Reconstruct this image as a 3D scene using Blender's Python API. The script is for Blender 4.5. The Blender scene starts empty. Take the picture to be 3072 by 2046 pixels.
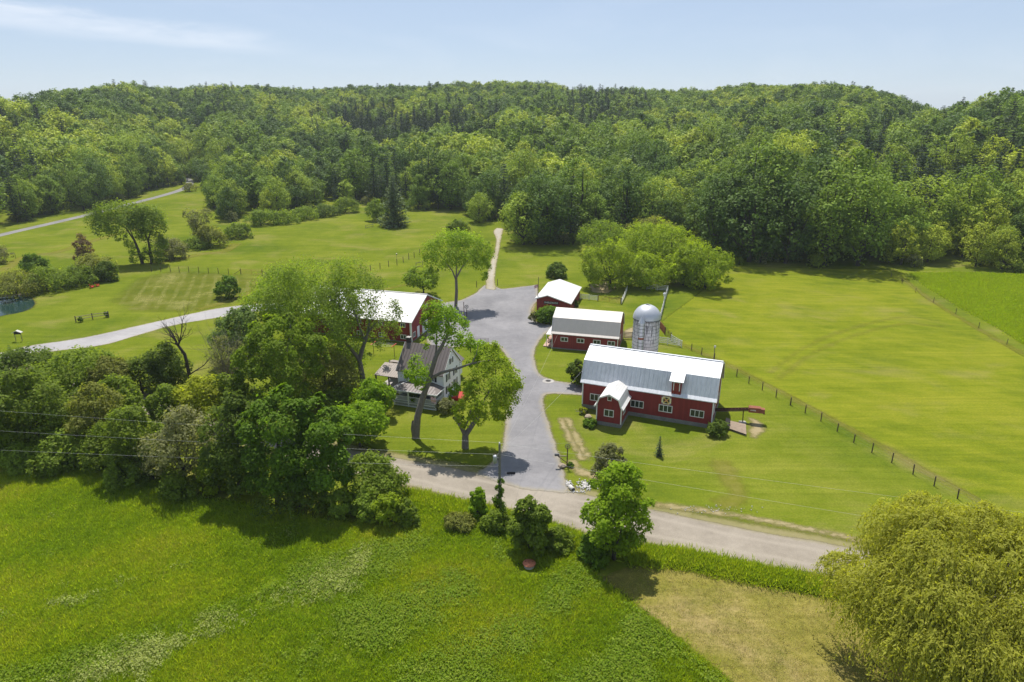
import bpy, math, random
import numpy as np
from mathutils import Vector, Matrix

# ------------------------------------------------------------------ camera, light, exposure
scn = bpy.context.scene
COL = scn.collection
CAM_H = 42.0
PITCH = math.radians(19.32)
FPX = 2048.0                      # focal length in pixels of a 3072 px wide frame
cam_d = bpy.data.cameras.new('camera')
cam = bpy.data.objects.new('camera', cam_d)
COL.objects.link(cam)
cam.location = (0, 0, CAM_H)
cam.rotation_euler = (math.pi / 2 - PITCH, 0, 0)
cam_d.sensor_width = 36.0
cam_d.lens = FPX / 3072 * 36.0
cam_d.clip_start = 0.5
cam_d.clip_end = 12000
scn.camera = cam

SUN_EL = math.radians(64)
SUN_AZ = math.atan2(-0.16, 1.0)   # seen from the camera the sun stands behind the hill, a little to the left
to_sun = Vector((math.sin(SUN_AZ) * math.cos(SUN_EL), math.cos(SUN_AZ) * math.cos(SUN_EL), math.sin(SUN_EL)))
sun_d = bpy.data.lights.new('sun', 'SUN')
sun_d.energy = 4.5
sun_d.angle = math.radians(0.53)
sun_d.color = (1.0, 0.955, 0.88)
sun = bpy.data.objects.new('sun', sun_d)
sun.rotation_euler = (-to_sun).to_track_quat('-Z', 'Y').to_euler()
sun.location = (0, 0, 300)
COL.objects.link(sun)

world = bpy.data.worlds.new('World')
scn.world = world
world.use_nodes = True
SKY_STRENGTH = 0.12

vs = scn.view_settings
vs.view_transform = 'Standard'
vs.look = 'None'
vs.gamma = 1.0
vs.use_curve_mapping = False
vs.exposure = 0.55
scn.render.engine = 'CYCLES'
cy = scn.cycles
cy.max_bounces = 6
cy.diffuse_bounces = 3
cy.glossy_bounces = 2
cy.transmission_bounces = 4
cy.transparent_max_bounces = 12
cy.volume_bounces = 1
cy.caustics_reflective = False
cy.caustics_refractive = False
cy.use_denoising = True
cy.denoiser = 'OPENIMAGEDENOISE'
cy.denoising_input_passes = 'RGB_ALBEDO_NORMAL'
cy.denoising_prefilter = 'ACCURATE'
cy.use_adaptive_sampling = False

K = 3072 / 2355                   # working coordinates of the survey -> 3072 px frame
CP, SP = math.cos(PITCH), math.sin(PITCH)


def sray(u, v):
    a = (u * K - 1536) / FPX
    b = -(v * K - 1023) / FPX
    return a, CP + b * SP, -SP + b * CP


def S(u, v, z=0.0):
    """surveyed sight line met with the level z: a real ground position"""
    a, b, c = sray(u, v)
    t = (z - CAM_H) / c
    return (a * t, b * t)


def W(u, v, y):
    """surveyed sight line met with the upright plane at depth y"""
    a, b, c = sray(u, v)
    t = y / b
    return (a * t, y, CAM_H + c * t)


def zc_of(x, y, z=0.0):
    return y * CP + (CAM_H - z) * SP


def proj(x, y, z):
    zc = y * CP - (z - CAM_H) * SP
    up = y * SP + (z - CAM_H) * CP
    return (1536 + FPX * x / zc) / K, (1023 - FPX * up / zc) / K


def zat(x, y, v):
    b = -(v * K - 1023) / FPX
    return CAM_H + (b * y * CP - y * SP) / (CP + b * SP)


# ------------------------------------------------------------------ node helpers
class NT:
    def __init__(self, tree):
        self.t = tree
        self.t.nodes.clear()

    def n(self, kind, **kw):
        nd = self.t.nodes.new(kind)
        ins = kw.pop('ins', {})
        for k, v in kw.items():
            setattr(nd, k, v)
        for k, v in ins.items():
            self.put(nd.inputs[k], v)
        return nd

    def put(self, sock, v):
        if isinstance(v, bpy.types.NodeSocket):
            self.t.links.new(v, sock)
        elif isinstance(v, bpy.types.Node):
            self.t.links.new(v.outputs[0], sock)
        else:
            if isinstance(v, (tuple, list)) and sock.type == 'RGBA' and len(v) == 3:
                v = (*v, 1.0)
            sock.default_value = v

    def math(self, op, a, b=None, c=None, clamp=False):
        nd = self.t.nodes.new('ShaderNodeMath')
        nd.operation = op
        nd.use_clamp = clamp
        self.put(nd.inputs[0], a)
        if b is not None:
            self.put(nd.inputs[1], b)
        if c is not None:
            self.put(nd.inputs[2], c)
        return nd.outputs[0]

    def mix(self, f, a, b, blend='MIX'):
        nd = self.t.nodes.new('ShaderNodeMix')
        nd.data_type = 'RGBA'
        nd.blend_type = blend
        self.put(nd.inputs[0], f)
        self.put(nd.inputs[6], a)
        self.put(nd.inputs[7], b)
        return nd.outputs[2]

    def rng(self, v, a, b, c=0.0, d=1.0, smooth=False):
        nd = self.t.nodes.new('ShaderNodeMapRange')
        nd.interpolation_type = 'SMOOTHSTEP' if smooth else 'LINEAR'
        nd.clamp = True
        self.put(nd.inputs[0], v)
        for i, x in enumerate((a, b, c, d)):
            self.put(nd.inputs[i + 1], x)
        return nd.outputs[0]

    def noise(self, vec, scale, detail=3.0, rough=0.55, dist=0.0):
        nd = self.n('ShaderNodeTexNoise', ins={'Vector': vec, 'Scale': scale, 'Detail': detail, 'Roughness': rough, 'Distortion': dist})
        return nd.outputs[0]

    def mapping(self, vec, loc=(0, 0, 0), rot=(0, 0, 0), scale=(1, 1, 1)):
        nd = self.n('ShaderNodeMapping', ins={'Vector': vec, 'Location': loc, 'Rotation': rot, 'Scale': scale})
        return nd.outputs[0]

    def attr(self, name):
        nd = self.n('ShaderNodeAttribute', attribute_name=name)
        return nd


def new_mat(name):
    m = bpy.data.materials.new(name)
    m.use_nodes = True
    nt = NT(m.node_tree)
    out = nt.n('ShaderNodeOutputMaterial')
    return m, nt, out


def principled(nt, color, rough=0.8, metal=0.0, spec=0.3, normal=None):
    p = nt.n('ShaderNodeBsdfPrincipled', ins={'Base Color': color, 'Roughness': rough, 'Metallic': metal, 'Specular IOR Level': spec})
    if normal is not None:
        nt.put(p.inputs['Normal'], normal)
    return p


def bump(nt, h, strength=0.3, dist=0.05):
    return nt.n('ShaderNodeBump', ins={'Height': h, 'Strength': strength, 'Distance': dist}).outputs[0]


def plain(name, col, rough=0.7, metal=0.0, spec=0.3, var=0.18, scale=1.5, bmp=0.0):
    """paint, wood, stone ...: one colour with uneven weathering"""
    m, nt, out = new_mat(name)
    co = nt.n('ShaderNodeTexCoord').outputs['Object']
    n1 = nt.noise(co, scale, 4)
    n2 = nt.noise(co, scale * 7, 3)
    f = nt.math('MULTIPLY_ADD', nt.math('ADD', n1, n2), 0.5, 0.0)
    f = nt.rng(f, 0.32, 0.68)
    c = nt.mix(f, tuple(x * (1 - var) for x in col), tuple(min(1, x * (1 + var)) for x in col))
    nrm = bump(nt, n2, bmp, 0.02) if bmp else None
    p = principled(nt, c, rough, metal, spec, nrm)
    nt.put(out.inputs[0], p)
    return m


# ------------------------------------------------------------------ mesh helpers
def set_tags(o, label=None, cat=None, group=None, kind=None):
    if label: o['label'] = label
    if cat: o['category'] = cat
    if group: o['group'] = group
    if kind: o['kind'] = kind
    return o


def np_mesh(name, verts, faces, mat=None, smooth=False, attrs=None):
    """verts (n,3), faces (m,k) arrays -> mesh, fast"""
    me = bpy.data.meshes.new(name)
    verts = np.asarray(verts, np.float32)
    faces = np.asarray(faces, np.int32)
    m, k = faces.shape
    me.vertices.add(len(verts))
    me.vertices.foreach_set('co', verts.ravel())
    me.loops.add(m * k)
    me.loops.foreach_set('vertex_index', faces.ravel())
    me.polygons.add(m)
    me.polygons.foreach_set('loop_start', np.arange(m, dtype=np.int32) * k)
    me.polygons.foreach_set('loop_total', np.full(m, k, np.int32))
    if smooth:
        me.polygons.foreach_set('use_smooth', np.ones(m, bool))
    for nm, arr in (attrs or {}).items():
        a = me.attributes.new(nm, 'FLOAT', 'POINT')
        a.data.foreach_set('value', np.asarray(arr, np.float32))
    me.update(calc_edges=True)
    me.validate()
    if mat: me.materials.append(mat)
    return me


def link(name, me, parent=None, loc=(0, 0, 0), rotz=0.0, scale=None):
    o = bpy.data.objects.new(name, me)
    COL.objects.link(o)
    o.parent = parent
    o.location = loc
    o.rotation_euler = (0, 0, rotz)
    if scale is not None:
        o.scale = (scale, scale, scale) if not hasattr(scale, '__len__') else scale
    return o


def thing(name, label, cat, loc=(0, 0, 0), rotz=0.0, group=None):
    o = link(name, None, None, loc, rotz)
    o.empty_display_size = 0.3
    return set_tags(o, label, cat, group)


class MB:
    """collects simple shapes, then becomes ONE mesh object"""
    def __init__(self):
        self.v, self.f, self.sm = [], [], []

    def add(self, vs, fs, smooth=False):
        b = len(self.v)
        self.v += [tuple(p) for p in vs]
        self.f += [tuple(b + i for i in f) for f in fs]
        self.sm += [smooth] * len(fs)
        return self

    def box(self, x0, y0, z0, x1, y1, z1):
        vs = [(x, y, z) for z in (z0, z1) for y in (y0, y1) for x in (x0, x1)]
        return self.add(vs, [(0, 2, 3, 1), (4, 5, 7, 6), (0, 1, 5, 4), (2, 6, 7, 3), (0, 4, 6, 2), (1, 3, 7, 5)])

    def bar(self, p, q, w, h, up=(0, 0, 1)):
        p, q = Vector(p), Vector(q)
        d = (q - p).normalized()
        u = Vector(up)
        if abs(d.dot(u)) > 0.98:
            u = Vector((0, 1, 0))
        s = d.cross(u).normalized() * w / 2
        t = s.cross(d).normalized() * h / 2
        vs = [a + b * s + c * t for a in (p, q) for b in (-1, 1) for c in (-1, 1)]
        return self.add(vs, [(0, 1, 3, 2), (4, 6, 7, 5), (0, 4, 5, 1), (2, 3, 7, 6), (0, 2, 6, 4), (1, 5, 7, 3)])

    def tube(self, pts, rad, n=7, caps=True):
        pts = [Vector(p) for p in pts]
        if not hasattr(rad, '__len__'): rad = [rad] * len(pts)
        rings = []
        ref = None
        for i, p in enumerate(pts):
            d = (pts[min(i + 1, len(pts) - 1)] - pts[max(i - 1, 0)]).normalized()
            if ref is None:
                ref = Vector((1, 0, 0)) if abs(d.x) < 0.8 else Vector((0, 1, 0))
            a = (ref - d * ref.dot(d)).normalized()
            ref = a
            b = d.cross(a)
            rings.append([p + (a * math.cos(2 * math.pi * k / n) + b * math.sin(2 * math.pi * k / n)) * rad[i] for k in range(n)])
        vs = [q for r in rings for q in r]
        fs = []
        for i in range(len(rings) - 1):
            for k in range(n):
                k2 = (k + 1) % n
                fs.append((i * n + k, i * n + k2, (i + 1) * n + k2, (i + 1) * n + k))
        self.add(vs, fs, True)
        if caps:
            self.add(rings[0], [tuple(range(n - 1, -1, -1))])
            self.add(rings[-1], [tuple(range(n))])
        return self

    def cyl(self, c, r, z0, z1, n=16, r2=None):
        r2 = r if r2 is None else r2
        return self.tube([(c[0], c[1], z0), (c[0], c[1], z1)], [r, max(r2, 1e-3)], n)

    def lathe(self, prof, n=24, c=(0, 0)):
        vs, fs = [], []
        for r, z in prof:
            for k in range(n):
                a = 2 * math.pi * k / n
                vs.append((c[0] + r * math.cos(a), c[1] + r * math.sin(a), z))
        for i in range(len(prof) - 1):
            for k in range(n):
                k2 = (k + 1) % n
                fs.append((i * n + k, i * n + k2, (i + 1) * n + k2, (i + 1) * n + k))
        return self.add(vs, fs, True)

    def prism(self, prof, x0, x1, axis='x'):
        """closed profile of (y,z) pairs pushed along x (or (x,z) along y)"""
        n = len(prof)
        if axis == 'x':
            vs = [(x, a, b) for x in (x0, x1) for a, b in prof]
        else:
            vs = [(a, y, b) for y in (x0, x1) for a, b in prof]
        fs = [tuple(range(n)), tuple(range(2 * n - 1, n - 1, -1))]
        fs += [(i, n + i, n + (i + 1) % n, (i + 1) % n) for i in range(n)]
        return self.add(vs, fs)

    def slab(self, prof, thick, x0, x1, axis='x'):
        """an open bent sheet (roof) given by its outer profile, with thickness downwards"""
        low = [(a, b - thick) for a, b in prof]
        n = len(prof)
        al = prof + low
        if axis == 'x':
            vs = [(x, a, b) for x in (x0, x1) for a, b in al]
        else:
            vs = [(a, y, b) for y in (x0, x1) for a, b in al]
        m = 2 * n
        fs = []
        for i in range(n - 1):
            fs.append((i, i + 1, m + i + 1, m + i))
            fs.append((n + i + 1, n + i, m + n + i, m + n + i + 1))
            fs.append((i, n + i, n + i + 1, i + 1))
            fs.append((m + i, m + i + 1, m + n + i + 1, m + n + i))
        fs.append((0, m, m + n, n))
        fs.append((n - 1, 2 * n - 1, m + 2 * n - 1, m + n - 1))
        return self.add(vs, fs)

    def mesh(self, name, mat=None):
        me = bpy.data.meshes.new(name)
        me.from_pydata(self.v, [], self.f)
        me.polygons.foreach_set('use_smooth', self.sm)
        me.update()
        me.validate()
        # consistent outward normals
        import bmesh
        bm = bmesh.new()
        bm.from_mesh(me)
        bmesh.ops.recalc_face_normals(bm, faces=bm.faces)
        bm.to_mesh(me)
        bm.free()
        if mat: me.materials.append(mat)
        return me

    def build(self, name, mat, parent=None, loc=(0, 0, 0), rotz=0.0):
        return link(name, self.mesh(name, mat), parent, loc, rotz)

# ------------------------------------------------------------------ sky
wt = NT(world.node_tree)
wout = wt.n('ShaderNodeOutputWorld')
sky = wt.n('ShaderNodeTexSky', sky_type='NISHITA')
sky.sun_disc = False
sky.sun_elevation = SUN_EL
sky.sun_rotation = SUN_AZ
sky.altitude = 200
sky.air_density = 0.8
sky.dust_density = 0.3
sky.ozone_density = 1.0
wdir = wt.n('ShaderNodeTexCoord').outputs['Generated']
# one thin cirrus streak (a great-circle band) and very faint high veils
d1 = Vector(sray(0, 33)).normalized()
d2 = Vector(sray(660, 108)).normalized()
nrm = d1.cross(d2).normalized()
along = (d2 - d1).normalized()
dist = wt.n('ShaderNodeVectorMath', operation='DOT_PRODUCT', ins={0: wdir, 1: tuple(nrm)}).outputs['Value']
ala = wt.n('ShaderNodeVectorMath', operation='DOT_PRODUCT', ins={0: wdir, 1: tuple(along)}).outputs['Value']
wn = wt.noise(wt.mapping(wdir, scale=(5, 5, 26)), 2.2, 5, 0.6, 0.4)
wn2 = wt.noise(wt.mapping(wdir, scale=(3, 3, 12)), 1.3, 4, 0.6, 0.6)
dwob = wt.math('ADD', wt.math('ABSOLUTE', wt.math('ADD', dist, wt.math('MULTIPLY_ADD', wn, 0.024, -0.012))), 0.0)
band = wt.rng(dwob, 0.003, 0.020, 1.0, 0.0, True)
a_end = d2.dot(along)
tail = wt.rng(ala, a_end - 0.12, a_end + 0.05, 1.0, 0.0, True)
streak = wt.math('MULTIPLY', wt.math('MULTIPLY', band, tail), wt.rng(wn, 0.3, 0.7, 0.35, 1.0))
veil = wt.math('MULTIPLY', wt.rng(wn2, 0.5, 0.85), 0.10)
cover = wt.math('MAXIMUM', wt.math('MULTIPLY', streak, 0.42), veil)
# a thin even veil of high haze lies over the whole sky
veiled = wt.mix(0.78, sky.outputs[0], (2.6, 3.15, 4.1, 1))
skyc = wt.mix(cover, veiled, (6.6, 6.6, 6.8, 1))
bg = wt.n('ShaderNodeBackground', ins={'Color': skyc, 'Strength': SKY_STRENGTH})
wt.put(wout.inputs[0], bg)


# ------------------------------------------------------------------ ground materials
def edge_opacity(nt, pos, width=0.5, rag=0.6, rag_scale=1.6):
    sd = nt.attr('sd').outputs['Fac']
    nz = nt.noise(pos, rag_scale, 4, 0.65)
    nz2 = nt.noise(pos, rag_scale * 0.22, 2)
    s = nt.math('ADD', sd, nt.math('MULTIPLY', nt.math('ADD', nz, nz2), rag))
    s = nt.math('ADD', s, -rag)
    return nt.rng(s, -width, width, 0, 1, True), sd


def finish(nt, out, shader, opacity=None):
    if opacity is None:
        nt.put(out.inputs[0], shader)
    else:
        tr = nt.n('ShaderNodeBsdfTransparent')
        ms = nt.n('ShaderNodeMixShader', ins={0: opacity})
        nt.put(ms.inputs[1], tr)
        nt.put(ms.inputs[2], shader)
        nt.put(out.inputs[0], ms)


def grass_mat(name, dark, mid, light, dry, patch=0.045, streak_rot=0.5, streak=0.35, edge=None, fine=5.0, rag_scale=1.6, dryness=0.5, stripes=None, fade=1.0):
    m, nt, out = new_mat(name)
    pos = nt.n('ShaderNodeNewGeometry').outputs['Position']
    big = nt.noise(pos, patch, 3, 0.6, 0.4)
    med = nt.noise(pos, 0.28, 4, 0.6)
    st = nt.noise(nt.mapping(pos, rot=(0, 0, streak_rot), scale=(0.025, 0.42, 1)), 1.0, 5, 0.7, 0.5)
    fin = nt.noise(pos, fine, 4, 0.7)
    fin2 = nt.noise(pos, fine * 0.32, 3, 0.65)
    a = nt.math('ADD', nt.math('MULTIPLY', big, 0.75), nt.math('MULTIPLY', med, 0.35))
    a = nt.math('ADD', a, nt.math('MULTIPLY', st, streak))
    a = nt.math('ADD', a, nt.math('MULTIPLY', fin2, 0.30))
    norm = 0.5 * (0.75 + 0.35 + streak + 0.30)
    f = nt.rng(a, norm - 0.20, norm + 0.20)
    c = nt.mix(nt.rng(f, 0.0, 0.5), dark, mid)
    c = nt.mix(nt.rng(f, 0.5, 1.0), c, light)
    dr = nt.noise(nt.mapping(pos, loc=(31, 7, 0), scale=(1, 1.25, 1)), 0.07, 4, 0.62, 0.6)
    drf = nt.math('MULTIPLY', nt.rng(nt.math('ADD', dr, nt.math('MULTIPLY', fin, 0.12)), 0.56, 0.80, 0, 1, True), dryness)
    c = nt.mix(drf, c, dry)
    if stripes:
        ang, period, amt = stripes
        sp = nt.mapping(pos, rot=(0, 0, ang))
        sx = nt.n('ShaderNodeSeparateXYZ', ins={0: sp}).outputs[0]
        sx = nt.math('ADD', sx, nt.math('MULTIPLY', nt.noise(pos, 0.15, 2), 1.2))
        w = nt.math('SINE', nt.math('MULTIPLY', sx, 2 * math.pi / period))
        w = nt.math('MULTIPLY', nt.rng(w, 0.1, 0.9, 0, 1, True), nt.rng(nt.noise(pos, 0.4, 3), 0.35, 0.65, 0.1, amt))
        c = nt.mix(w, c, light)
    v = nt.math('MULTIPLY', nt.rng(fin, 0.28, 0.72, 0.72, 1.26), nt.rng(nt.noise(nt.mapping(pos, rot=(0, 0, streak_rot), scale=(0.06, 1.6, 1)), 1.0, 3, 0.6), 0.3, 0.7, 0.90, 1.10))
    c = nt.mix(1.0, c, nt.n('ShaderNodeCombineColor', ins={0: v, 1: v, 2: v}).outputs[0], 'MULTIPLY')
    p = principled(nt, c, 0.95, 0, 0.0, bump(nt, fin, 0.55, 0.06))
    op = None
    if edge:
        op, _ = edge_opacity(nt, pos, edge[0], edge[1], rag_scale)
        if fade < 1:
            op = nt.math('MULTIPLY', op, fade)
    finish(nt, out, p, op)
    return m


def gravel_mat(name, base, light, shoulder, edge=(0.25, 0.7), tracks=None, rag_scale=1.5, rim=1.4):
    m, nt, out = new_mat(name)
    pos = nt.n('ShaderNodeNewGeometry').outputs['Position']
    big = nt.noise(pos, 0.12, 4, 0.6, 0.5)
    fin = nt.noise(pos, 9.0, 3, 0.75)
    med = nt.noise(pos, 1.1, 4, 0.65)
    f = nt.rng(nt.math('ADD', nt.math('MULTIPLY', big, 0.7), nt.math('MULTIPLY', med, 0.3)), 0.36, 0.64)
    c = nt.mix(f, base, light)
    op, sd = edge_opacity(nt, pos, edge[0], edge[1], rag_scale)
    if tracks:                    # wheel tracks running with the road: lines of equal distance from its edge
        for off, wd, amt in tracks:
            dd = nt.math('ABSOLUTE', nt.math('ADD', nt.math('ADD', sd, -off), nt.math('MULTIPLY_ADD', nt.noise(pos, 0.2, 2), 0.7, -0.35)))
            c = nt.mix(nt.math('MULTIPLY', nt.rng(dd, 0.0, wd, 1, 0, True), amt), c, light if amt > 0 else base)
    rimf = nt.rng(nt.math('ADD', sd, nt.math('MULTIPLY', med, rim)), rim * 0.2, rim * 1.3, 1, 0, True)
    c = nt.mix(nt.math('MULTIPLY', rimf, 0.85), c, shoulder)
    v = nt.rng(fin, 0.25, 0.75, 0.80, 1.2)
    c = nt.mix(1.0, c, nt.n('ShaderNodeCombineColor', ins={0: v, 1: v, 2: v}).outputs[0], 'MULTIPLY')
    p = principled(nt, c, 0.92, 0, 0.2, bump(nt, fin, 0.5, 0.03))
    finish(nt, out, p, op)
    return m


# ------------------------------------------------------------------ the lie of the land
# survey columns: where the wood begins (depth), where its ridge stands and how high (sight line)
RU = np.array([-300, 0, 25, 70, 130, 230, 330, 400, 500, 600, 780, 920, 1090, 1250, 1300, 1450, 1560, 1650, 1720, 1880, 1960, 2050, 2110, 2165, 2200, 2250, 2300, 2355, 2700], float)
RV = np.array([200, 220, 232, 236, 218, 207, 196, 201, 198, 203, 208, 200, 195, 192, 205, 212, 217, 211, 201, 195, 203, 225, 252, 262, 250, 243, 235, 223, 200], float)
RR = np.array([430, 430, 440, 470, 520, 570, 610, 640, 680, 720, 760, 760, 760, 740, 720, 700, 690, 660, 640, 620, 610, 600, 560, 440, 420, 410, 400, 390, 360], float)
EU = np.array([-300, 0, 200, 400, 440, 470, 500, 550, 700, 850, 1000, 1130, 1160, 1350, 1680, 2040, 2060, 2355, 2700], float)
EY = np.array([215, 245, 300, 400, 430, 380, 290, 262, 280, 292, 275, 245, 212, 212, 184, 176, 184, 172, 165], float)


def col_of(x, y):
    k = x / np.maximum(y, 1.0)
    return np.clip((1536 + 2048 * k / 0.965) / K, -300, 2700)


RZ = np.array([zat(0, r, v) - 16.0 for r, v in zip(RR, RV)])


def terrain(x, y):
    x = np.asarray(x, float); y = np.asarray(y, float)
    u = col_of(x, y)
    e = np.interp(u, EU, EY) + 14
    r = np.interp(u, RU, RR)
    zr = np.interp(u, RU, RZ)
    t = np.clip((y - e) / np.maximum(r - e, 60), 0, 1)
    z = zr * (0.25 * t + 0.75 * t * t * (3 - 2 * t)) * np.clip(t * 12, 0, 1)
    # beyond the ridge the ground drops gently to the far plain
    b = np.clip((y - r) / 420, 0, 1)
    z = z - (zr - 4) * b * b * (3 - 2 * b)
    t0 = np.clip((y - e) / 25, 0, 1)
    bumps = 1.6 * np.sin(x * 0.021 + 1.3) * np.sin(y * 0.017) + 1.0 * np.sin(x * 0.05 + y * 0.03)
    z = z + bumps * t0 * np.clip((r + 250 - y) / 100, 0, 1)
    return np.where(y > e, np.maximum(z, 0), 0.0)


def tz(x, y):
    return float(terrain(np.array([x]), np.array([y]))[0])


gx = np.concatenate([np.arange(-1740, -720, 60), np.arange(-720, 721, 9), np.arange(780, 1741, 60)]).astype(float)
gy = np.concatenate([np.arange(-900, 150, 75), np.arange(150, 1250, 9), np.arange(1300, 1801, 50)]).astype(float)
X, Y = np.meshgrid(gx, gy)
Z = terrain(X, Y)
nx, ny = len(gx), len(gy)
idx = np.arange(nx * ny).reshape(ny, nx)
F = np.stack([idx[:-1, :-1], idx[:-1, 1:], idx[1:, 1:], idx[1:, :-1]], -1).reshape(-1, 4)
LAWN_D, LAWN_M, LAWN_L, LAWN_Y = (0.073, 0.108, 0.009), (0.115, 0.144, 0.012), (0.160, 0.176, 0.022), (0.205, 0.182, 0.058)
m_lawn = grass_mat('lawn_grass', LAWN_D, LAWN_M, LAWN_L, LAWN_Y, dryness=0.6)
ground = link('ground', np_mesh('ground', np.stack([X, Y, Z], -1).reshape(-1, 3), F, m_lawn, True))
set_tags(ground, kind='structure')

# a far blue hill beyond the gap at the left
hx = np.linspace(-1420, -900, 60)
hy = np.linspace(1440, 1760, 24)
HX, HY = np.meshgrid(hx, hy)
HZ = 50 * np.exp(-((HX + 1168) / 60) ** 2 - ((HY - 1600) / 70) ** 2) + 20 * np.exp(-((HX + 1280) / 70) ** 2 - ((HY - 1610) / 70) ** 2) - 1.0
hi = np.arange(60 * 24).reshape(24, 60)
m_far = plain('far_wood', (0.035, 0.06, 0.035), 1.0, 0, 0.0, 0.3, 0.03)
far = link('distant_hill', np_mesh('distant_hill', np.stack([HX, HY, HZ], -1).reshape(-1, 3),
           np.stack([hi[:-1, :-1], hi[:-1, 1:], hi[1:, 1:], hi[1:, :-1]], -1).reshape(-1, 4), m_far, True))
set_tags(far, kind='structure')


# ------------------------------------------------------------------ sheets on the ground
def sdf(px, py, poly):
    n = len(poly)
    d = np.full(px.shape, 1e9)
    inside = np.zeros(px.shape, bool)
    for i in range(n):
        ax, ay = poly[i]
        bx, by = poly[(i + 1) % n]
        ex, ey = bx - ax, by - ay
        wx, wy = px - ax, py - ay
        t = np.clip((wx * ex + wy * ey) / (ex * ex + ey * ey + 1e-12), 0, 1)
        d = np.minimum(d, np.hypot(wx - ex * t, wy - ey * t))
        c = (ay > py) != (by > py)
        xi = ax + (py - ay) * (bx - ax) / (by - ay + 1e-12)
        inside ^= c & (px < xi)
    return np.where(inside, d, -d)


def sheet(name, poly, cell, level, mat, margin=1.2, kind='structure'):
    poly = [tuple(p) for p in poly]
    xs = [p[0] for p in poly]; ys = [p[1] for p in poly]
    ax = np.arange(min(xs) - margin - cell, max(xs) + margin + 2 * cell, cell)
    ay = np.arange(min(ys) - margin - cell, max(ys) + margin + 2 * cell, cell)
    X, Y = np.meshgrid(ax, ay)
    sd = sdf(X, Y, poly)
    keep = sd > -margin
    q = keep[:-1, :-1] | keep[:-1, 1:] | keep[1:, 1:] | keep[1:, :-1]
    idx = np.arange(X.size).reshape(X.shape)
    F = np.stack([idx[:-1, :-1], idx[:-1, 1:], idx[1:, 1:], idx[1:, :-1]], -1)[q]
    used = np.unique(F)
    remap = np.full(X.size, -1); remap[used] = np.arange(len(used))
    V = np.stack([X.ravel()[used], Y.ravel()[used], np.full(len(used), 0.004 * level)], -1)
    o = link(name, np_mesh(name, V, remap[F], mat, False, {'sd': sd.ravel()[used]}))
    return set_tags(o, kind=kind)


def smooth_line(pts, n=8):
    """Catmull-Rom through surveyed points"""
    p = [np.array(q, float) for q in pts]
    p = [2 * p[0] - p[1]] + p + [2 * p[-1] - p[-2]]
    out = []
    for i in range(1, len(p) - 2):
        for k in range(n):
            t = k / n
            a, b, c, d = p[i - 1], p[i], p[i + 1], p[i + 2]
            out.append(0.5 * ((2 * b) + (c - a) * t + (2 * a - 5 * b + 4 * c - d) * t * t + (3 * b - a - 3 * c + d) * t ** 3))
    out.append(p[-2])
    return [tuple(q) for q in out]


def SS(*uv):
    return [S(u, v) for u, v in uv]


def ribbon(center, width):
    c = [np.array(p) for p in smooth_line(center)]
    L, R = [], []
    for i in range(len(c)):
        d = c[min(i + 1, len(c) - 1)] - c[max(i - 1, 0)]
        d = d / np.linalg.norm(d)
        nn = np.array([-d[1], d[0]])
        w = width if not callable(width) else width(i / (len(c) - 1))
        L.append(tuple(c[i] + nn * w / 2)); R.append(tuple(c[i] - nn * w / 2))
    return L + R[::-1]


# public road, farm drive, tracks
road_up = smooth_line(SS((-600, 655), (-250, 757), (0, 832), (275, 897), (500, 960), (700, 1008), (820, 1036), (950, 1060), (1090, 1086), (1310, 1130), (1480, 1167), (1700, 1214), (1935, 1256), (2200, 1312), (2355, 1345), (2700, 1420)))
road_lo = smooth_line(SS((-600, 685), (-250, 788), (0, 866), (275, 935), (500, 1003), (700, 1062), (925, 1113), (1060, 1147), (1180, 1172), (1340, 1222), (1480, 1248), (1700, 1290), (1890, 1324), (2200, 1392), (2355, 1428), (2700, 1510)))
m_road = gravel_mat('dirt_road', (0.200, 0.172, 0.136), (0.292, 0.255, 0.206), (0.20, 0.175, 0.09), (0.2, 0.5), tracks=[(1.5, 0.55, 0.7), (3.2, 0.5, 0.6)], rim=0.8)
sheet('road', road_up + road_lo[::-1], 0.6, 4, m_road)

drive = smooth_line(SS((1092, 1092), (1150, 1045), (1163, 975), (1168, 930), (1185, 890), (1180, 850), (1150, 800), (1110, 792), (1020, 800), (985, 790), (985, 735), (1010, 700), (1060, 690), (1095, 673), (1117, 655), (1140, 660), (1160, 664), (1235, 655))) \
    + smooth_line(SS((1240, 690), (1226, 703), (1222, 725), (1240, 742), (1270, 748))) \
    + smooth_line(SS((1268, 760), (1256, 765), (1240, 785), (1229, 808), (1230, 832), (1240, 858), (1262, 872), (1300, 879), (1345, 886))) \
    + smooth_line(SS((1345, 909), (1270, 905), (1252, 912), (1251, 935), (1262, 975), (1278, 1025), (1293, 1070), (1300, 1100), (1312, 1136))) + SS((1200, 1125))
m_drive = gravel_mat('drive_gravel', (0.150, 0.146, 0.152), (0.228, 0.220, 0.224), (0.28, 0.240, 0.155), (0.22, 0.6), rim=1.3)
shoulder_m = gravel_mat('worn_verge', (0.215, 0.175, 0.085), (0.26, 0.22, 0.115), (0.16, 0.16, 0.03), (0.7, 1.1), rim=1.0)
sheet('worn_verge', drive, 0.7, 1, shoulder_m, margin=2.6)
sheet('driveway', drive, 0.55, 5, m_drive)
# verge strips of the public road
sheet('road_verge', [(x, y + 1.3) for x, y in road_up] + [(x, y - 0.7) for x, y in road_lo[::-1]], 0.8, 2, gravel_mat('road_verge_soil', (0.16, 0.15, 0.05), (0.22, 0.19, 0.09), (0.14, 0.14, 0.025), (0.6, 1.0), rim=0.9), margin=2.0)

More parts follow.
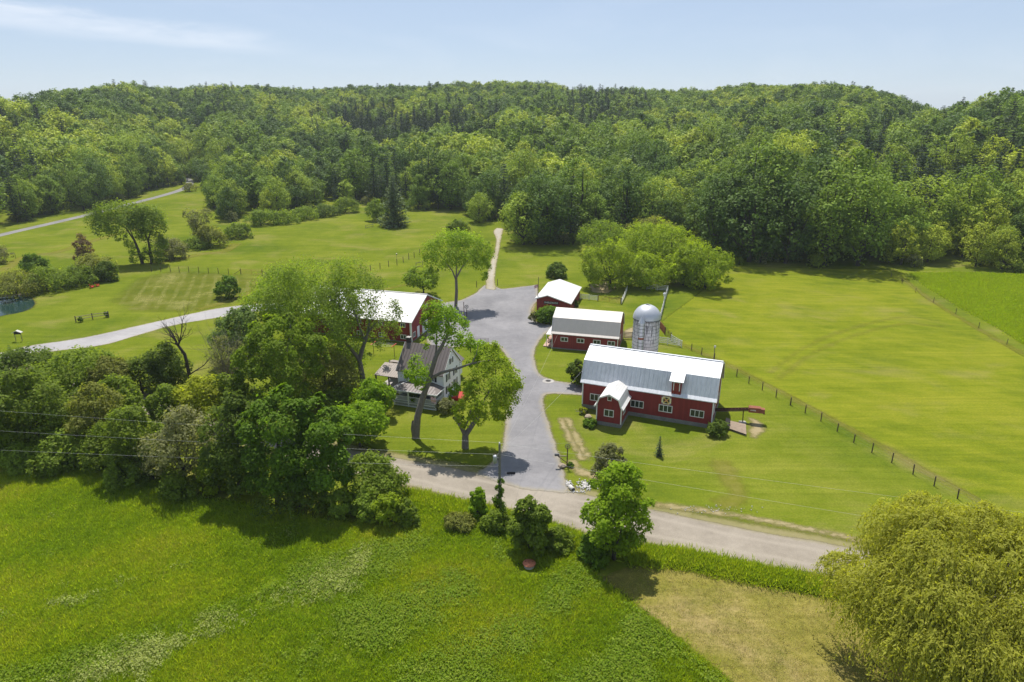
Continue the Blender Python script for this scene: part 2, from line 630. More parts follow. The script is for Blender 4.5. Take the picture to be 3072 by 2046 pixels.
m_track = gravel_mat('farm_track', (0.27, 0.235, 0.185), (0.36, 0.325, 0.27), (0.23, 0.20, 0.07), (0.3, 0.6), rim=1.2)
sheet('farm_track', smooth_line(SS((1117, 664), (1119, 640), (1126, 610), (1138, 575), (1141, 550), (1135, 533), (1142, 524))) + smooth_line(SS((1158, 526), (1153, 545), (1148, 575), (1141, 610), (1138, 640), (1140, 668))), 0.8, 6, m_track)
m_lane = gravel_mat('lane_gravel', (0.245, 0.235, 0.235), (0.33, 0.315, 0.31), (0.27, 0.23, 0.13), (0.25, 0.7), rim=1.0)
lane_up = SS((-60, 828), (60, 797), (200, 775), (340, 744), (470, 715), (540, 704), (615, 697), (665, 703))
lane_lo = SS((-60, 850), (60, 815), (140, 806), (240, 793), (320, 770), (400, 748), (500, 731), (600, 715), (665, 716))
sheet('lane', smooth_line(lane_up) + smooth_line(lane_lo)[::-1], 0.7, 5, m_lane)
m_fartrack = gravel_mat('far_road_gravel', (0.16, 0.155, 0.15), (0.21, 0.20, 0.19), (0.15, 0.15, 0.06), (0.3, 0.6), rim=0.8)
sheet('far_road', ribbon(SS((-200, 592), (0, 541), (130, 511), (210, 492), (300, 469), (380, 448), (415, 437), (432, 428), (436, 416), (424, 409)), 4.2), 1.5, 5, m_fartrack)

# meadow of tall grass in front, cut dry corner, hay field beyond the far fence
meadow_poly = smooth_line(SS((-500, 960), (-200, 1010), (0, 1040), (150, 1075), (330, 1100), (450, 1140), (620, 1170), (780, 1200), (940, 1205), (960, 1152), (1060, 1162), (1180, 1186), (1330, 1238), (1345, 1255))) + smooth_line(SS((1345, 1290), (1380, 1335), (1455, 1385), (1560, 1470), (1670, 1562), (1760, 1640), (1900, 1800))) + SS((-900, 1800), (-900, 1300))
MEAD = [(0.066, 0.104, 0.006), (0.102, 0.138, 0.007), (0.142, 0.166, 0.013), (0.165, 0.158, 0.028)]
m_meadow = grass_mat('meadow_grass_floor', *MEAD, patch=0.10, streak_rot=0.9, streak=0.5, edge=(0.5, 0.7), fine=3.5, dryness=0.35)
sheet('meadow', meadow_poly, 1.0, 3, m_meadow)
dry_poly = smooth_line(SS((1385, 1330), (1440, 1308), (1500, 1296), (1600, 1310), (1700, 1334), (1880, 1368), (2100, 1420), (2355, 1480), (2700, 1560))) + SS((2700, 2000), (1900, 1790)) + smooth_line(SS((1670, 1562), (1560, 1470), (1455, 1385)))
m_dry = grass_mat('mown_dry_grass', (0.135, 0.132, 0.022), (0.190, 0.168, 0.038), (0.240, 0.200, 0.062), (0.265, 0.200, 0.095), patch=0.2, streak=0.3, streak_rot=0.2, edge=(0.5, 0.9), fine=2.4, dryness=0.8)
sheet('dry_field', dry_poly, 0.9, 2, m_dry)
hay_poly = SS((2092, 629), (2200, 627), (2345, 631), (2600, 645), (2900, 700), (3000, 900), (2700, 860), (2480, 830), (2355, 793)) + smooth_line(SS((2355, 793), (2290, 752), (2215, 712), (2150, 672), (2110, 645)))
m_hay = grass_mat('hay_grass', (0.078, 0.120, 0.004), (0.110, 0.155, 0.006), (0.145, 0.180, 0.009), (0.17, 0.18, 0.03), patch=0.06, streak=0.4, edge=(0.3, 0.4), fine=3.0, dryness=0.3)
sheet('hay_field', hay_poly, 1.2, 3, m_hay)
# yellower grazed pasture right of the barn
past_poly = smooth_line(SS((1560, 790), (1660, 832), (1800, 900), (1920, 965), (2060, 1040), (2150, 1092), (2330, 1190), (2500, 1285))) + SS((2900, 1300), (2900, 900)) + smooth_line(SS((2355, 820), (2230, 745), (2120, 678), (2085, 640), (2060, 620))) + SS((1680, 612), (1600, 680), (1520, 740))
m_past = grass_mat('pasture_grass', (0.092, 0.124, 0.009), (0.139, 0.163, 0.011), (0.184, 0.193, 0.018), (0.210, 0.186, 0.054), patch=0.05, streak_rot=-0.5, streak=0.6, edge=(0.5, 0.6), dryness=0.55, stripes=(-0.95, 4.6, 0.42))
sheet('pasture', past_poly, 1.2, 1, m_past)
m_strip = grass_mat('mown_strip_grass', (0.085, 0.112, 0.012), (0.125, 0.140, 0.018), (0.235, 0.225, 0.070), (0.21, 0.19, 0.06), patch=0.12, streak=0.1, edge=(3.0, 3.5), stripes=(-0.32, 2.6, 0.55), fade=0.7)
sheet('mown_lawn', SS((330, 640), (400, 625), (520, 632), (600, 645), (560, 680), (520, 702), (430, 715), (320, 712), (270, 690)), 1.2, 2, m_strip)
# bare, dry traces
m_bare = gravel_mat('bare_soil', (0.235, 0.185, 0.085), (0.30, 0.245, 0.145), (0.19, 0.17, 0.05), (0.5, 1.3), rim=0.8, rag_scale=1.1)
m_faint = grass_mat('thin_dry_grass', (0.150, 0.160, 0.018), (0.190, 0.185, 0.030), (0.225, 0.205, 0.050), (0.24, 0.205, 0.075), patch=0.3, edge=(0.7, 1.5), dryness=0.7, rag_scale=0.9, fade=0.6)
m_track_faint = grass_mat('wheel_mark_grass', (0.150, 0.160, 0.018), (0.190, 0.185, 0.030), (0.225, 0.205, 0.050), (0.24, 0.205, 0.075), patch=0.3, edge=(0.7, 1.5), dryness=0.5, rag_scale=0.9, fade=0.28)
tlev = [3.1]
def trace(name, pts, w, level=3, cell=0.5, mat=None):
    tlev[0] += 0.13
    level = tlev[0] + 3.1           # every trace a hair above the last, none in one plane
    sheet(name, ribbon(SS(*pts), w), cell, level, mat or (m_faint if name == 'dry_trace' else m_bare), margin=1.3)
trace('bare_trace', [(1290, 962), (1305, 995), (1325, 1028), (1342, 1058)], 1.0)
trace('bare_trace', [(1303, 960), (1322, 998), (1338, 1030), (1352, 1050)], 0.8)
trace('bare_trace', [(1312, 1060), (1335, 1085), (1365, 1092), (1372, 1110)], 1.3)
trace('dry_trace', [(640, 655), (590, 668), (545, 685), (500, 700), (455, 712)], 2.2)
trace('dry_trace', [(0, 625), (60, 590), (130, 580), (200, 558), (270, 538), (350, 520), (372, 516)], 3.0, cell=1.0)
trace('dry_trace', [(365, 604), (420, 594), (470, 583), (515, 578), (545, 560)], 3.2, cell=1.0)
trace('dry_trace', [(1560, 788), (1680, 842), (1800, 905), (1920, 968), (2060, 1045), (2150, 1096), (2330, 1195)], 1.1, cell=0.6)
trace('dry_trace', [(2075, 640), (2130, 682), (2230, 745), (2355, 815)], 1.3, cell=0.8)
trace('dry_trace', [(1770, 858), (1850, 800), (1950, 758), (2070, 730), (2160, 738)], 0.9, cell=0.6, mat=m_track_faint)
trace('dry_trace', [(1790, 872), (1865, 815), (1960, 774), (2075, 745), (2170, 752)], 0.9, cell=0.6, mat=m_track_faint)
trace('ditch', [(1500, 1160), (1600, 1172), (1700, 1187), (1800, 1205), (1930, 1232), (2050, 1262)], 0.9, cell=0.5)
trace('dry_trace', [(860, 676), (900, 662), (960, 650), (1000, 640)], 1.5)
sheet('bare_soil', SS((1720, 960), (1750, 968), (1758, 990), (1735, 1010), (1722, 995), (1728, 975)), 0.4, 3.3, m_bare)
sheet('bare_soil', SS((1355, 655), (1390, 648), (1420, 660), (1400, 675), (1360, 672)), 0.5, 3.4, m_bare)
sheet('bare_soil', SS((1432, 762), (1458, 750), (1462, 772), (1440, 778)), 0.4, 3.5, m_bare)
sheet('bare_soil', SS((1225, 672), (1236, 666), (1232, 700), (1228, 720), (1218, 712)), 0.4, 4.5, m_bare)
m_arc = m_faint
trace('dry_trace', [(1660, 1060), (1675, 1100), (1695, 1125), (1690, 1148), (1650, 1160)], 2.2, mat=m_arc)

# pond with a weedy rim
m_water, wn_, wo_ = new_mat('pond_water')
wpos = wn_.n('ShaderNodeNewGeometry').outputs['Position']
weed = wn_.rng(wn_.noise(wn_.mapping(wpos, scale=(0.5, 1, 1)), 0.7, 4, 0.6, 0.5), 0.60, 0.66, 0, 1, True)
wcol = wn_.mix(weed, (0.010, 0.030, 0.028), (0.13, 0.14, 0.07))
wop, _ = edge_opacity(wn_, wpos, 0.15, 0.5, 1.0)
wp = principled(wn_, wcol, 0.12, 0, 0.2, bump(wn_, wn_.noise(wpos, 3.0, 2), 0.03, 0.02))
finish(wn_, wo_, wp, wop)
px = lambda x, y: (x * 0.16985 / K, (820 + y * 0.16985) / K)
pond = [S(*px(a, b)) for a, b in ((-900, 900), (-300, 830), (0, 755), (200, 720), (380, 685), (480, 650), (570, 600), (610, 550), (590, 490), (540, 430), (470, 395), (300, 385), (0, 400), (-600, 420))]
sheet('pond', smooth_line(pond + pond[:1])[:-1], 0.7, 5, m_water)
sheet('pond_bank', smooth_line(pond + pond[:1])[:-1], 0.9, 3, grass_mat('reed_bank', (0.045, 0.060, 0.012), (0.085, 0.080, 0.025), (0.13, 0.125, 0.03), (0.16, 0.10, 0.05), patch=0.3, edge=(0.8, 1.6), dryness=0.8), margin=3.5)

# ------------------------------------------------------------------ building materials
def siding(name, col, period=0.24, var=0.14, depth=0.35, horiz=False):
    m, nt, out = new_mat(name)
    tc = nt.n('ShaderNodeTexCoord').outputs['Object']
    sx = nt.n('ShaderNodeSeparateXYZ', ins={0: tc})
    x, y, z = sx.outputs
    q = z if horiz else nt.math('ADD', x, y)
    ph = nt.math('FRACT', nt.math('DIVIDE', q, period))
    groove = nt.rng(nt.math('ABSOLUTE', nt.math('ADD', ph, -0.5)), 0.40, 0.49, 1.0, 0.0, True)
    board = nt.n('ShaderNodeTexWhiteNoise', noise_dimensions='1D')
    nt.put(board.inputs['W'], nt.math('FLOOR', nt.math('DIVIDE', q, period)))
    n1 = nt.noise(nt.mapping(tc, scale=(1, 1, 0.25)), 2.5, 4)
    f = nt.math('ADD', nt.math('MULTIPLY', board.outputs['Value'], 0.45), nt.math('MULTIPLY', n1, 0.6))
    c = nt.mix(nt.rng(f, 0.2, 0.85), tuple(v * (1 - var) for v in col), tuple(v * (1 + var) for v in col))
    p = principled(nt, c, 0.62, 0, 0.35, bump(nt, groove, depth, 0.03))
    nt.put(out.inputs[0], p)
    return m


def metal_roof(name, col, period=0.3, mottled=0.1, rough=0.42, metal=0.0, spec=0.5, rust=0.0):
    m, nt, out = new_mat(name)
    tc = nt.n('ShaderNodeTexCoord').outputs['Object']
    sx = nt.n('ShaderNodeSeparateXYZ', ins={0: tc})
    ph = nt.math('FRACT', nt.math('DIVIDE', sx.outputs[0], period))
    rib = nt.rng(nt.math('ABSOLUTE', nt.math('ADD', ph, -0.5)), 0.0, 0.16, 1.0, 0.0, True)
    n1 = nt.noise(nt.mapping(tc, scale=(2.2, 0.7, 0.7)), 1.6, 4, 0.6)
    n2 = nt.noise(tc, 0.25, 3)
    f = nt.math('ADD', nt.math('MULTIPLY', n1, 0.6), nt.math('MULTIPLY', n2, 0.4))
    c = nt.mix(nt.rng(f, 0.35, 0.65), tuple(v * (1 - mottled) for v in col), tuple(min(0.85, v * (1 + mottled)) for v in col))
    c = nt.mix(nt.math('MULTIPLY', nt.math('SUBTRACT', 1.0, rib), 0.08), c, (0.1, 0.1, 0.1))
    if rust:
        r = nt.rng(nt.noise(nt.mapping(tc, scale=(3, 0.4, 0.4)), 2.0, 4, 0.7), 0.60, 0.72, 0, rust)
        c = nt.mix(r, c, (0.22, 0.10, 0.05))
    p = principled(nt, c, rough, metal, spec, bump(nt, rib, 0.5, 0.03))
    nt.put(out.inputs[0], p)
    return m


M = {}
M['red'] = siding('red_siding', (0.215, 0.024, 0.024), 0.23)
M['red2'] = siding('red_boards', (0.23, 0.030, 0.030), 0.19)
M['redtrim'] = plain('red_door', (0.24, 0.035, 0.03), 0.6, var=0.1)
M['white'] = plain('white_trim', (0.74, 0.74, 0.72), 0.55, var=0.06)
M['clap'] = siding('white_clapboard', (0.80, 0.80, 0.80), 0.14, 0.04, 0.25, True)
M['block'] = plain('concrete_block', (0.20, 0.195, 0.18), 0.9, var=0.25, scale=1.2, bmp=0.3)
M['roof_silver'] = metal_roof('silver_painted_roof', (0.62, 0.63, 0.655), 0.3, 0.16, 0.45, rust=0.12)
M['roof_white'] = metal_roof('white_ribbed_roof', (0.60, 0.585, 0.565), 0.28, 0.07, 0.5)
M['roof_tan'] = metal_roof('tan_grey_ribbed_roof', (0.50, 0.455, 0.41), 0.23, 0.05, 0.5)
M['roof_brown'] = metal_roof('brown_standing_seam', (0.125, 0.100, 0.092), 0.5, 0.10, 0.5)
M['roof_lean'] = metal_roof('brown_ribbed_tin', (0.24, 0.195, 0.165), 0.25, 0.10, 0.55)
m, nt, out = new_mat('window_glass')
gp = nt.n('ShaderNodeTexCoord').outputs['Object']
gc = nt.mix(nt.noise(gp, 2.0, 3), (0.012, 0.018, 0.016), (0.045, 0.058, 0.045))
nt.put(out.inputs[0], principled(nt, gc, 0.06, 0, 0.6))
M['glass'] = m
M['dark'] = plain('dark_timber', (0.03, 0.027, 0.025), 0.8)  # one near black tone shared by posts, board, grate and trough
M['wood'] = plain('weathered_wood', (0.20, 0.165, 0.13), 0.85, var=0.3, scale=3, bmp=0.3)
M['post'] = plain('brown_fence_post', (0.085, 0.06, 0.045), 0.9, var=0.3, scale=4)
M['deck'] = plain('deck_plank', (0.27, 0.205, 0.15), 0.8, var=0.25, scale=2.5, bmp=0.2)
M['fence'] = plain('white_fence_board', (0.62, 0.61, 0.58), 0.7, var=0.12, scale=2)
M['rust'] = plain('rusty_steel', (0.25, 0.085, 0.045), 0.75, var=0.3, scale=2.5, bmp=0.2)
M['rustdark'] = plain('dark_rusty_steel', (0.07, 0.028, 0.022), 0.75, var=0.3, scale=2.5)
M['galv'] = plain('galvanised_steel', (0.46, 0.47, 0.50), 0.45, 0.35, 0.5, 0.1, 1.2)
M['galv_dark'] = plain('dark_steel', (0.09, 0.09, 0.095), 0.5, 0.4, 0.5, 0.2, 2)
M['shutter'] = plain('dark_shutter', (0.03, 0.03, 0.035), 0.6)
M['redpaint'] = plain('bright_red_paint', (0.50, 0.035, 0.025), 0.5, var=0.12)
M['stone'] = plain('white_stone', (0.50, 0.48, 0.45), 0.9, var=0.2, scale=4)
M['rock'] = plain('tan_rock', (0.30, 0.24, 0.18), 0.9, var=0.25, scale=3, bmp=0.4)
M['concrete'] = plain('concrete', (0.33, 0.31, 0.29), 0.9, var=0.2, scale=2, bmp=0.2)
M['pole'] = plain('grey_utility_pole', (0.17, 0.16, 0.13), 0.9, var=0.2, scale=4)
M['wire'] = plain('pale_aluminium_wire', (0.42, 0.42, 0.40), 0.5, 0.3, 0.4, 0.05)


# ------------------------------------------------------------------ building parts
def window(parent, x, y, z, w, h, panes, face=0.0, frame='white', grid=False, fw=0.09):
    """a window whose outer face looks along local -y, turned by face (radians); frame is the part, panes its sub-parts"""
    b = MB()
    d = 0.05
    b.box(-w / 2, -d, -h / 2, w / 2, 0.0, -h / 2 + fw)
    b.box(-w / 2, -d, h / 2 - fw, w / 2, 0.0, h / 2)
    b.box(-w / 2, -d, -h / 2 + fw, -w / 2 + fw, 0.0, h / 2 - fw)
    b.box(w / 2 - fw, -d, -h / 2 + fw, w / 2, 0.0, h / 2 - fw)
    iw = w - 2 * fw
    pw = iw / panes
    for i in range(1, panes):
        xx = -w / 2 + fw + pw * i
        b.box(xx - 0.04, -d + 0.008, -h / 2 + fw, xx + 0.04, 0.0, h / 2 - fw)
    o = b.build('window', M[frame], parent, (x, y, z), face)
    for i in range(panes):
        xa = -w / 2 + fw + pw * i + (0.04 if i else 0)
        xb = -w / 2 + fw + pw * (i + 1) - (0.04 if i < panes - 1 else 0)
        MB().box(xa, -0.022, -h / 2 + fw, xb, -0.004, h / 2 - fw).build('pane', M['glass'], o)
    return o


def seams(roof, prof, xs, mat, w=0.05, h=0.05):
    """raised roof seams up the slope: sub-parts of the roof sharing one mesh"""
    b = MB()
    for (a, c), (a2, c2) in zip(prof[:-1], prof[1:]):
        b.bar((0, a, c + h * 0.4), (0, a2, c2 + h * 0.4), w, h)
    me = b.mesh('seam', mat)
    for x in xs:
        link('seam', me, roof, (x, 0, 0))


def corner_boards(parent, pts, z0, z1, w=0.16):
    for x, y in pts:
        MB().box(x - w / 2, y - w / 2, z0, x + w / 2, y + w / 2, z1).build('corner_board', M['white'], parent)


# ---- big gambrel barn
barn = thing('red_barn', 'long red gambrel barn with white metal roof, dormer, quilt square and front vestibule', 'barn', (10.22, 90.66, 0), math.radians(-22.18))
L, Wd = 18.22, 9.13
zf = 0.55
MB().box(-0.06, -0.06, -0.3, L + 0.06, Wd + 0.06, zf).build('foundation', M['block'], barn)
prof = [(0, zf), (0, 3.84), (0.36, 4.20), (1.47, 6.70), (Wd / 2, 8.03), (Wd - 1.47, 6.70), (Wd - 0.36, 4.20), (Wd, 3.84), (Wd, zf)]
MB().prism(prof, 0, L).build('wall', M['red'], barn)
rp = [(-0.14, 3.95), (0.28, 4.33), (1.44, 6.86), (Wd / 2, 8.2), (Wd - 1.44, 6.86), (Wd - 0.28, 4.33), (Wd + 0.14, 3.95)]
roof = MB().slab(rp, 0.10, -0.35, L + 0.35).build('roof', M['roof_silver'], barn)
seams(roof, rp[1:3], np.arange(-0.2, 12.2, 0.62), M['roof_silver'], 0.035, 0.03)
seams(roof, rp[1:3], np.arange(14.4, L + 0.3, 0.62), M['roof_silver'], 0.035, 0.03)
seams(roof, rp[2:4], np.arange(-0.2, L + 0.3, 0.62), M['roof_silver'], 0.035, 0.03)
MB().bar((-0.37, Wd / 2, 8.22), (L + 0.37, Wd / 2, 8.22), 0.34, 0.05).build('ridge_cap', M['roof_silver'], roof)
for xe in (-0.37, L + 0.37):
    b = MB()
    for p, q in zip(rp[:-1], rp[1:]):
        b.bar((xe, p[0], p[1] - 0.08), (xe, q[0], q[1] - 0.08), 0.03, 0.2)
    b.build('rake_board', M['white'], roof)
corner_boards(barn, [(0, 0), (L, 0), (0, Wd), (L, Wd)], zf + 0.01, 3.86)
for xw, pn in ((2.05, 3), (7.95, 3), (11.93, 3), (16.2, 3)):
    window(barn, xw, -0.003, 1.88, 1.87, 1.07, pn)
for yw in (2.2, 6.6):
    window(barn, L + 0.003, yw, 1.9, 1.2, 1.05, 2, math.pi / 2)
window(barn, L + 0.003, Wd / 2, 5.6, 1.0, 1.0, 2, math.pi / 2)
MB().box(-0.05, 3.2, zf, 0.02, 6.2, 3.2).build('sliding_door', M['redtrim'], barn)
b = MB()
for z0 in (zf, 3.1):
    b.box(-0.09, 3.15, z0, -0.05, 6.25, z0 + 0.12)
for y0 in (3.15, 4.64, 6.13):
    b.box(-0.09, y0, zf + 0.12, -0.05, y0 + 0.12, 3.1)
b.build('door_trim', M['white'], barn)
# dormer: the upper slope carried forward over a small loading door
dk = (8.2 - 6.86) / (Wd / 2 - 1.44)
MB().prism([(0.12, 4.05), (0.12, 6.20), (1.6, 6.84), (1.5, 6.6), (0.3, 4.3)], 12.52, 13.78).build('dormer', M['red'], barn)
dorm = [(-0.25, 6.86 - dk * 1.69 + 0.03), (1.75, 6.86 + dk * 0.31 + 0.03)]
MB().slab(dorm, 0.08, 12.18, 14.08).build('dormer_roof', M['roof_silver'], barn)
df = MB()
df.box(12.72, 0.06, 4.72, 12.82, 0.118, 6.0).box(13.52, 0.06, 4.72, 13.62, 0.118, 6.0).box(12.82, 0.06, 5.90, 13.52, 0.118, 6.0)
dd = MB().box(12.82, 0.09, 4.72, 13.52, 0.119, 5.9).build('dormer_door', M['redtrim'], barn)
df.build('door_frame', M['white'], dd)
# quilt square: eight-pointed star, each patch flat print raised a few millimetres
q = MB().box(11.3, -0.03, 2.55, 12.62, -0.004, 3.68).build('quilt_square', plain('quilt_cream', (0.80, 0.70, 0.44), 0.6, var=0.05), barn)
qc, qr = (11.96, 3.115), 0.54
cols = {'black': (0.012, 0.012, 0.014), 'orange': (0.55, 0.12, 0.02), 'gold': (0.62, 0.40, 0.08), 'purple': (0.18, 0.12, 0.3)}
qm = {k: plain('quilt_' + k, v, 0.6, var=0.05) for k, v in cols.items()}
def diamond(a, r0, r1, hw):
    ca, sa = math.cos(a), math.sin(a)
    f = lambda r, s: (qc[0] + r * ca - s * sa, -0.034, qc[1] + r * sa + s * ca)
    return [f(r0, 0), f((r0 + r1) / 2, hw), f(r1, 0), f((r0 + r1) / 2, -hw)]
for key, offs in (('black', 0), ('gold', 1)):
    b = MB()
    for k in range(4):
        a = math.pi / 2 * k + offs * math.pi / 4
        b.add(diamond(a, 0.08, qr * (0.98 if offs == 0 else 1.1), 0.125), [(0, 1, 2, 3)])
        if offs == 0:
            for s in (-1, 1):
                b.add(diamond(a + s * 0.42, 0.22, qr * 0.98, 0.07), [(0, 1, 2, 3)])
    b.build('quilt_star', qm[key], q)
b = MB()
for k in range(4):
    a = math.pi / 2 * k + 0.25
    b.add([(x, -0.038, z) for x, _, z in diamond(a, 0.0, 0.3, 0.06)], [(0, 1, 2, 3)])
b.build('quilt_star', qm['orange'], q)
for sx in (-1, 1):
    for sz in (-1, 1):
        cx, cz = qc[0] + sx * 0.56, qc[1] + sz * 0.47
        MB().add([(cx - 0.09, -0.034, cz - 0.09), (cx + 0.09, -0.034, cz - 0.09), (cx + 0.09, -0.034, cz + 0.09), (cx - 0.09, -0.034, cz + 0.09)], [(0, 1, 2, 3)]).build('quilt_corner', qm['purple'], q)
# vestibule with its own little gambrel, part of the barn
vx, vw, vd = 5.07, 3.41, 4.55
hw = vw / 2
MB().box(vx - hw - 0.05, -vd - 0.05, -0.3, vx + hw + 0.05, -0.07, zf - 0.003).build('foundation', M['block'], barn)
vp = [(vx - hw, zf), (vx - hw, 2.98), (vx - 1.33, 4.09), (vx, 4.73), (vx + 1.33, 4.09), (vx + hw, 2.98), (vx + hw, zf)]
MB().prism(vp, -vd, -0.01, 'y').build('vestibule', M['red'], barn)
vr = [(vx - hw - 0.36, 2.86), (vx - hw - 0.02, 3.12), (vx - 1.36, 4.22), (vx, 4.87), (vx + 1.36, 4.22), (vx + hw + 0.02, 3.12), (vx + hw + 0.36, 2.86)]
vroof = MB().slab(vr, 0.09, -vd - 0.32, 0.45, 'y').build('vestibule_roof', M['roof_white'], barn)
b = MB()
for p_, q_ in zip(vr[:-1], vr[1:]):
    b.bar((p_[0], -vd - 0.335, p_[1] - 0.09), (q_[0], -vd - 0.335, q_[1] - 0.09), 0.03, 0.18)
b.build('rake_board', M['white'], vroof)
corner_boards(barn, [(vx - hw, -vd), (vx + hw, -vd)], zf + 0.01, 2.95, 0.14)
window(barn, vx, -vd - 0.003, 1.95, 1.36, 1.06, 2)
window(barn, vx, -vd - 0.003, 4.12, 0.56, 0.66, 1, fw=0.07)
window(barn, vx + hw + 0.003, -vd + 1.7, 1.95, 1.3, 1.0, 2, math.pi / 2)
window(barn, vx - hw - 0.003, -vd + 2.0, 1.95, 1.1, 1.0, 2, -math.pi / 2)

# ---- middle gambrel shed
shed = thing('red_shed', 'red gambrel shed with tan ribbed roof and a row of small windows', 'shed', (7.22, 115.92, 0), math.radians(-15.06))
L2, W2 = 11.71, 8.59
MB().box(-0.04, -0.04, -0.3, L2 + 0.04, W2 + 0.04, 0.2).build('foundation', M['block'], shed)
prof = [(0, 0.2), (0, 2.73), (0.3, 3.05), (1.44, 5.24), (W2 / 2, 6.32), (W2 - 1.44, 5.24), (W2 - 0.3, 3.05), (W2, 2.73), (W2, 0.2)]
MB().prism(prof, 0, L2).build('wall', M['red2'], shed)
rp2 = [(-0.22, 2.86), (0.19, 3.14), (1.39, 5.39), (W2 / 2, 6.49), (W2 - 1.39, 5.39), (W2 - 0.19, 3.14), (W2 + 0.22, 2.86)]
roof2 = MB().slab(rp2, 0.09, -0.2, L2 + 0.2).build('roof', M['roof_tan'], shed)
for xe in (-0.215, L2 + 0.215):
    b = MB()
    for p, q_ in zip(rp2[:-1], rp2[1:]):
        b.bar((xe, p[0], p[1] - 0.08), (xe, q_[0], q_[1] - 0.08), 0.03, 0.18)
    b.build('rake_board', M['white'], roof2)
seams(roof2, rp2[1:3], np.arange(0.0, L2 + 0.1, 0.46), M['roof_tan'], 0.03, 0.025)
corner_boards(shed, [(0, 0), (L2, 0), (L2, W2)], 0.21, 2.75, 0.12)
for xw in (2.22, 5.14, 8.05, 10.6):
    window(shed, xw, -0.003, 1.89, 1.34, 0.82, 2, fw=0.11)
window(shed, L2 + 0.003, W2 / 2, 1.7, 1.3, 1.0, 2, math.pi / 2)
# porch at its left end
MB().box(-1.75, 0.4, 0.0, -0.03, 6.6, 0.16).build('porch_floor', plain('pink_paving', (0.40, 0.27, 0.21), 0.85, var=0.15), shed)
MB().slab([(0.6, 2.35), (6.2, 2.35)], 0.06, -1.3, -0.02).build('porch_roof', M['roof_white'], shed)
for yy in (0.75, 6.05):
    MB().box(-1.25, yy - 0.05, 0.16, -1.15, yy + 0.05, 2.29).build('porch_post', M['white'], shed)

# ---- garage with the name board
gar = thing('red_garage', 'low red garage with white gable roof and a dark name board', 'garage', (5.21, 138.78, 0), math.radians(-14.32))
Wg, Lg = 7.22, 12.8
gw = [(0, 0), (0, 2.98), (2.45, 3.78), (Wg, 2.38), (Wg, 0)]
MB().prism(gw, 0, Lg, 'y').build('wall', M['red2'], gar)
gr = [(-0.3, 3.02), (2.45, 3.94), (Wg + 0.3, 2.40)]
groof = MB().slab(gr, 0.10, -0.75, Lg + 0.6, 'y').build('roof', M['roof_white'], gar)
b = MB()
for p, q_ in zip(gr[:-1], gr[1:]):
    b.bar((p[0], -0.77, p[1] - 0.08), (q_[0], -0.77, q_[1] - 0.08), 0.03, 0.16)
b.build('rake_board', M['white'], groof)
board = MB().box(1.55, -0.06, 1.84, 4.72, -0.003, 2.42).build('name_board', plain('black_sign', (0.018, 0.018, 0.022), 0.5, var=0.1), gar)
fc = bpy.data.curves.new('lettering', 'FONT')
fc.body = 'SHELDRICK'
fc.size = 0.50
fc.align_x = 'CENTER'
fc.align_y = 'CENTER'
fc.extrude = 0.006
fc.space_character = 1.16
fc.offset = 0.008
ft = bpy.data.objects.new('lettering', fc)
dg = bpy.context.evaluated_depsgraph_get()
COL.objects.link(ft)
bpy.context.view_layer.update()
fme = bpy.data.meshes.new_from_object(ft.evaluated_get(bpy.context.evaluated_depsgraph_get()))
bpy.data.objects.remove(ft)
fme.materials.clear(); fme.materials.append(M['white'])
lo = link('lettering', fme, board, (3.135, -0.068, 2.13))
lo.rotation_euler = (math.pi / 2, 0, 0)
MB().box(0.5, -0.03, 0.0, 3.0, -0.003, 1.72).build('garage_door', M['redtrim'], gar)
MB().box(4.4, -0.03, 0.0, 6.7, -0.003, 1.72).build('garage_door', M['redtrim'], gar)
MB().box(Wg + 0.003, 3.0, 0.9, Wg + 0.05, 4.1, 1.8).build('side_window', M['glass'], gar)

# ---- barn on the left
lb = thing('left_red_barn', 'tall red barn with plain white gable roof half hidden by trees behind the house', 'barn', (-18.55, 118.85, 0), math.radians(-16.18))
lb.name = 'red_barn'
LL, LW, le, lr = 22.5, 14.83, 3.95, 7.15
MB().box(-LL - 0.03, -0.03, -0.3, 0.03, LW + 0.03, 0.15).build('foundation', M['block'], lb)
MB().prism([(0, 0.15), (0, le), (LW / 2, lr), (LW, le), (LW, 0.15)], -LL, 0).build('wall', M['red'], lb)
lrp = [(-0.3, 3.98), (LW / 2, 7.32), (LW + 0.3, 3.98)]
lroof = MB().slab(lrp, 0.10, -LL - 0.33, 0.33).build('roof', M['roof_white'], lb)
b = MB()
for p, q_ in zip(lrp[:-1], lrp[1:]):
    b.bar((0.345, p[0], p[1] - 0.08), (0.345, q_[0], q_[1] - 0.08), 0.03, 0.2)
b.build('rake_board', M['white'], lroof)
MB().bar((-LL - 0.35, LW / 2, 7.335), (0.35, LW / 2, 7.335), 0.3, 0.04).build('ridge_cap', M['roof_white'], lroof)
corner_boards(lb, [(0, 0)], 0.16, 3.9, 0.3)
corner_boards(lb, [(-LL, 0), (0, LW)], 0.16, 3.9, 0.2)
for xw in (-1.55, -6.0, -10.5, -15):
    window(lb, xw, -0.003, 3.25, 0.95, 0.85, 2)
    window(lb, xw, -0.003, 1.0, 1.2, 0.85, 2)
window(lb, 0.003, 1.35, 1.2, 1.1, 1.0, 2, math.pi / 2)
for yd, dw in ((3.2, 1.0), (6.4, 2.6)):
    d_ = MB().box(0.003, yd - dw / 2, 0.16, 0.06, yd + dw / 2, 2.25).build('door', M['white'], lb)
window(lb, 0.003, 10.5, 1.4, 1.2, 1.0, 2, math.pi / 2)
window(lb, 0.003, LW / 2, 5.0, 1.2, 1.0, 2, math.pi / 2)

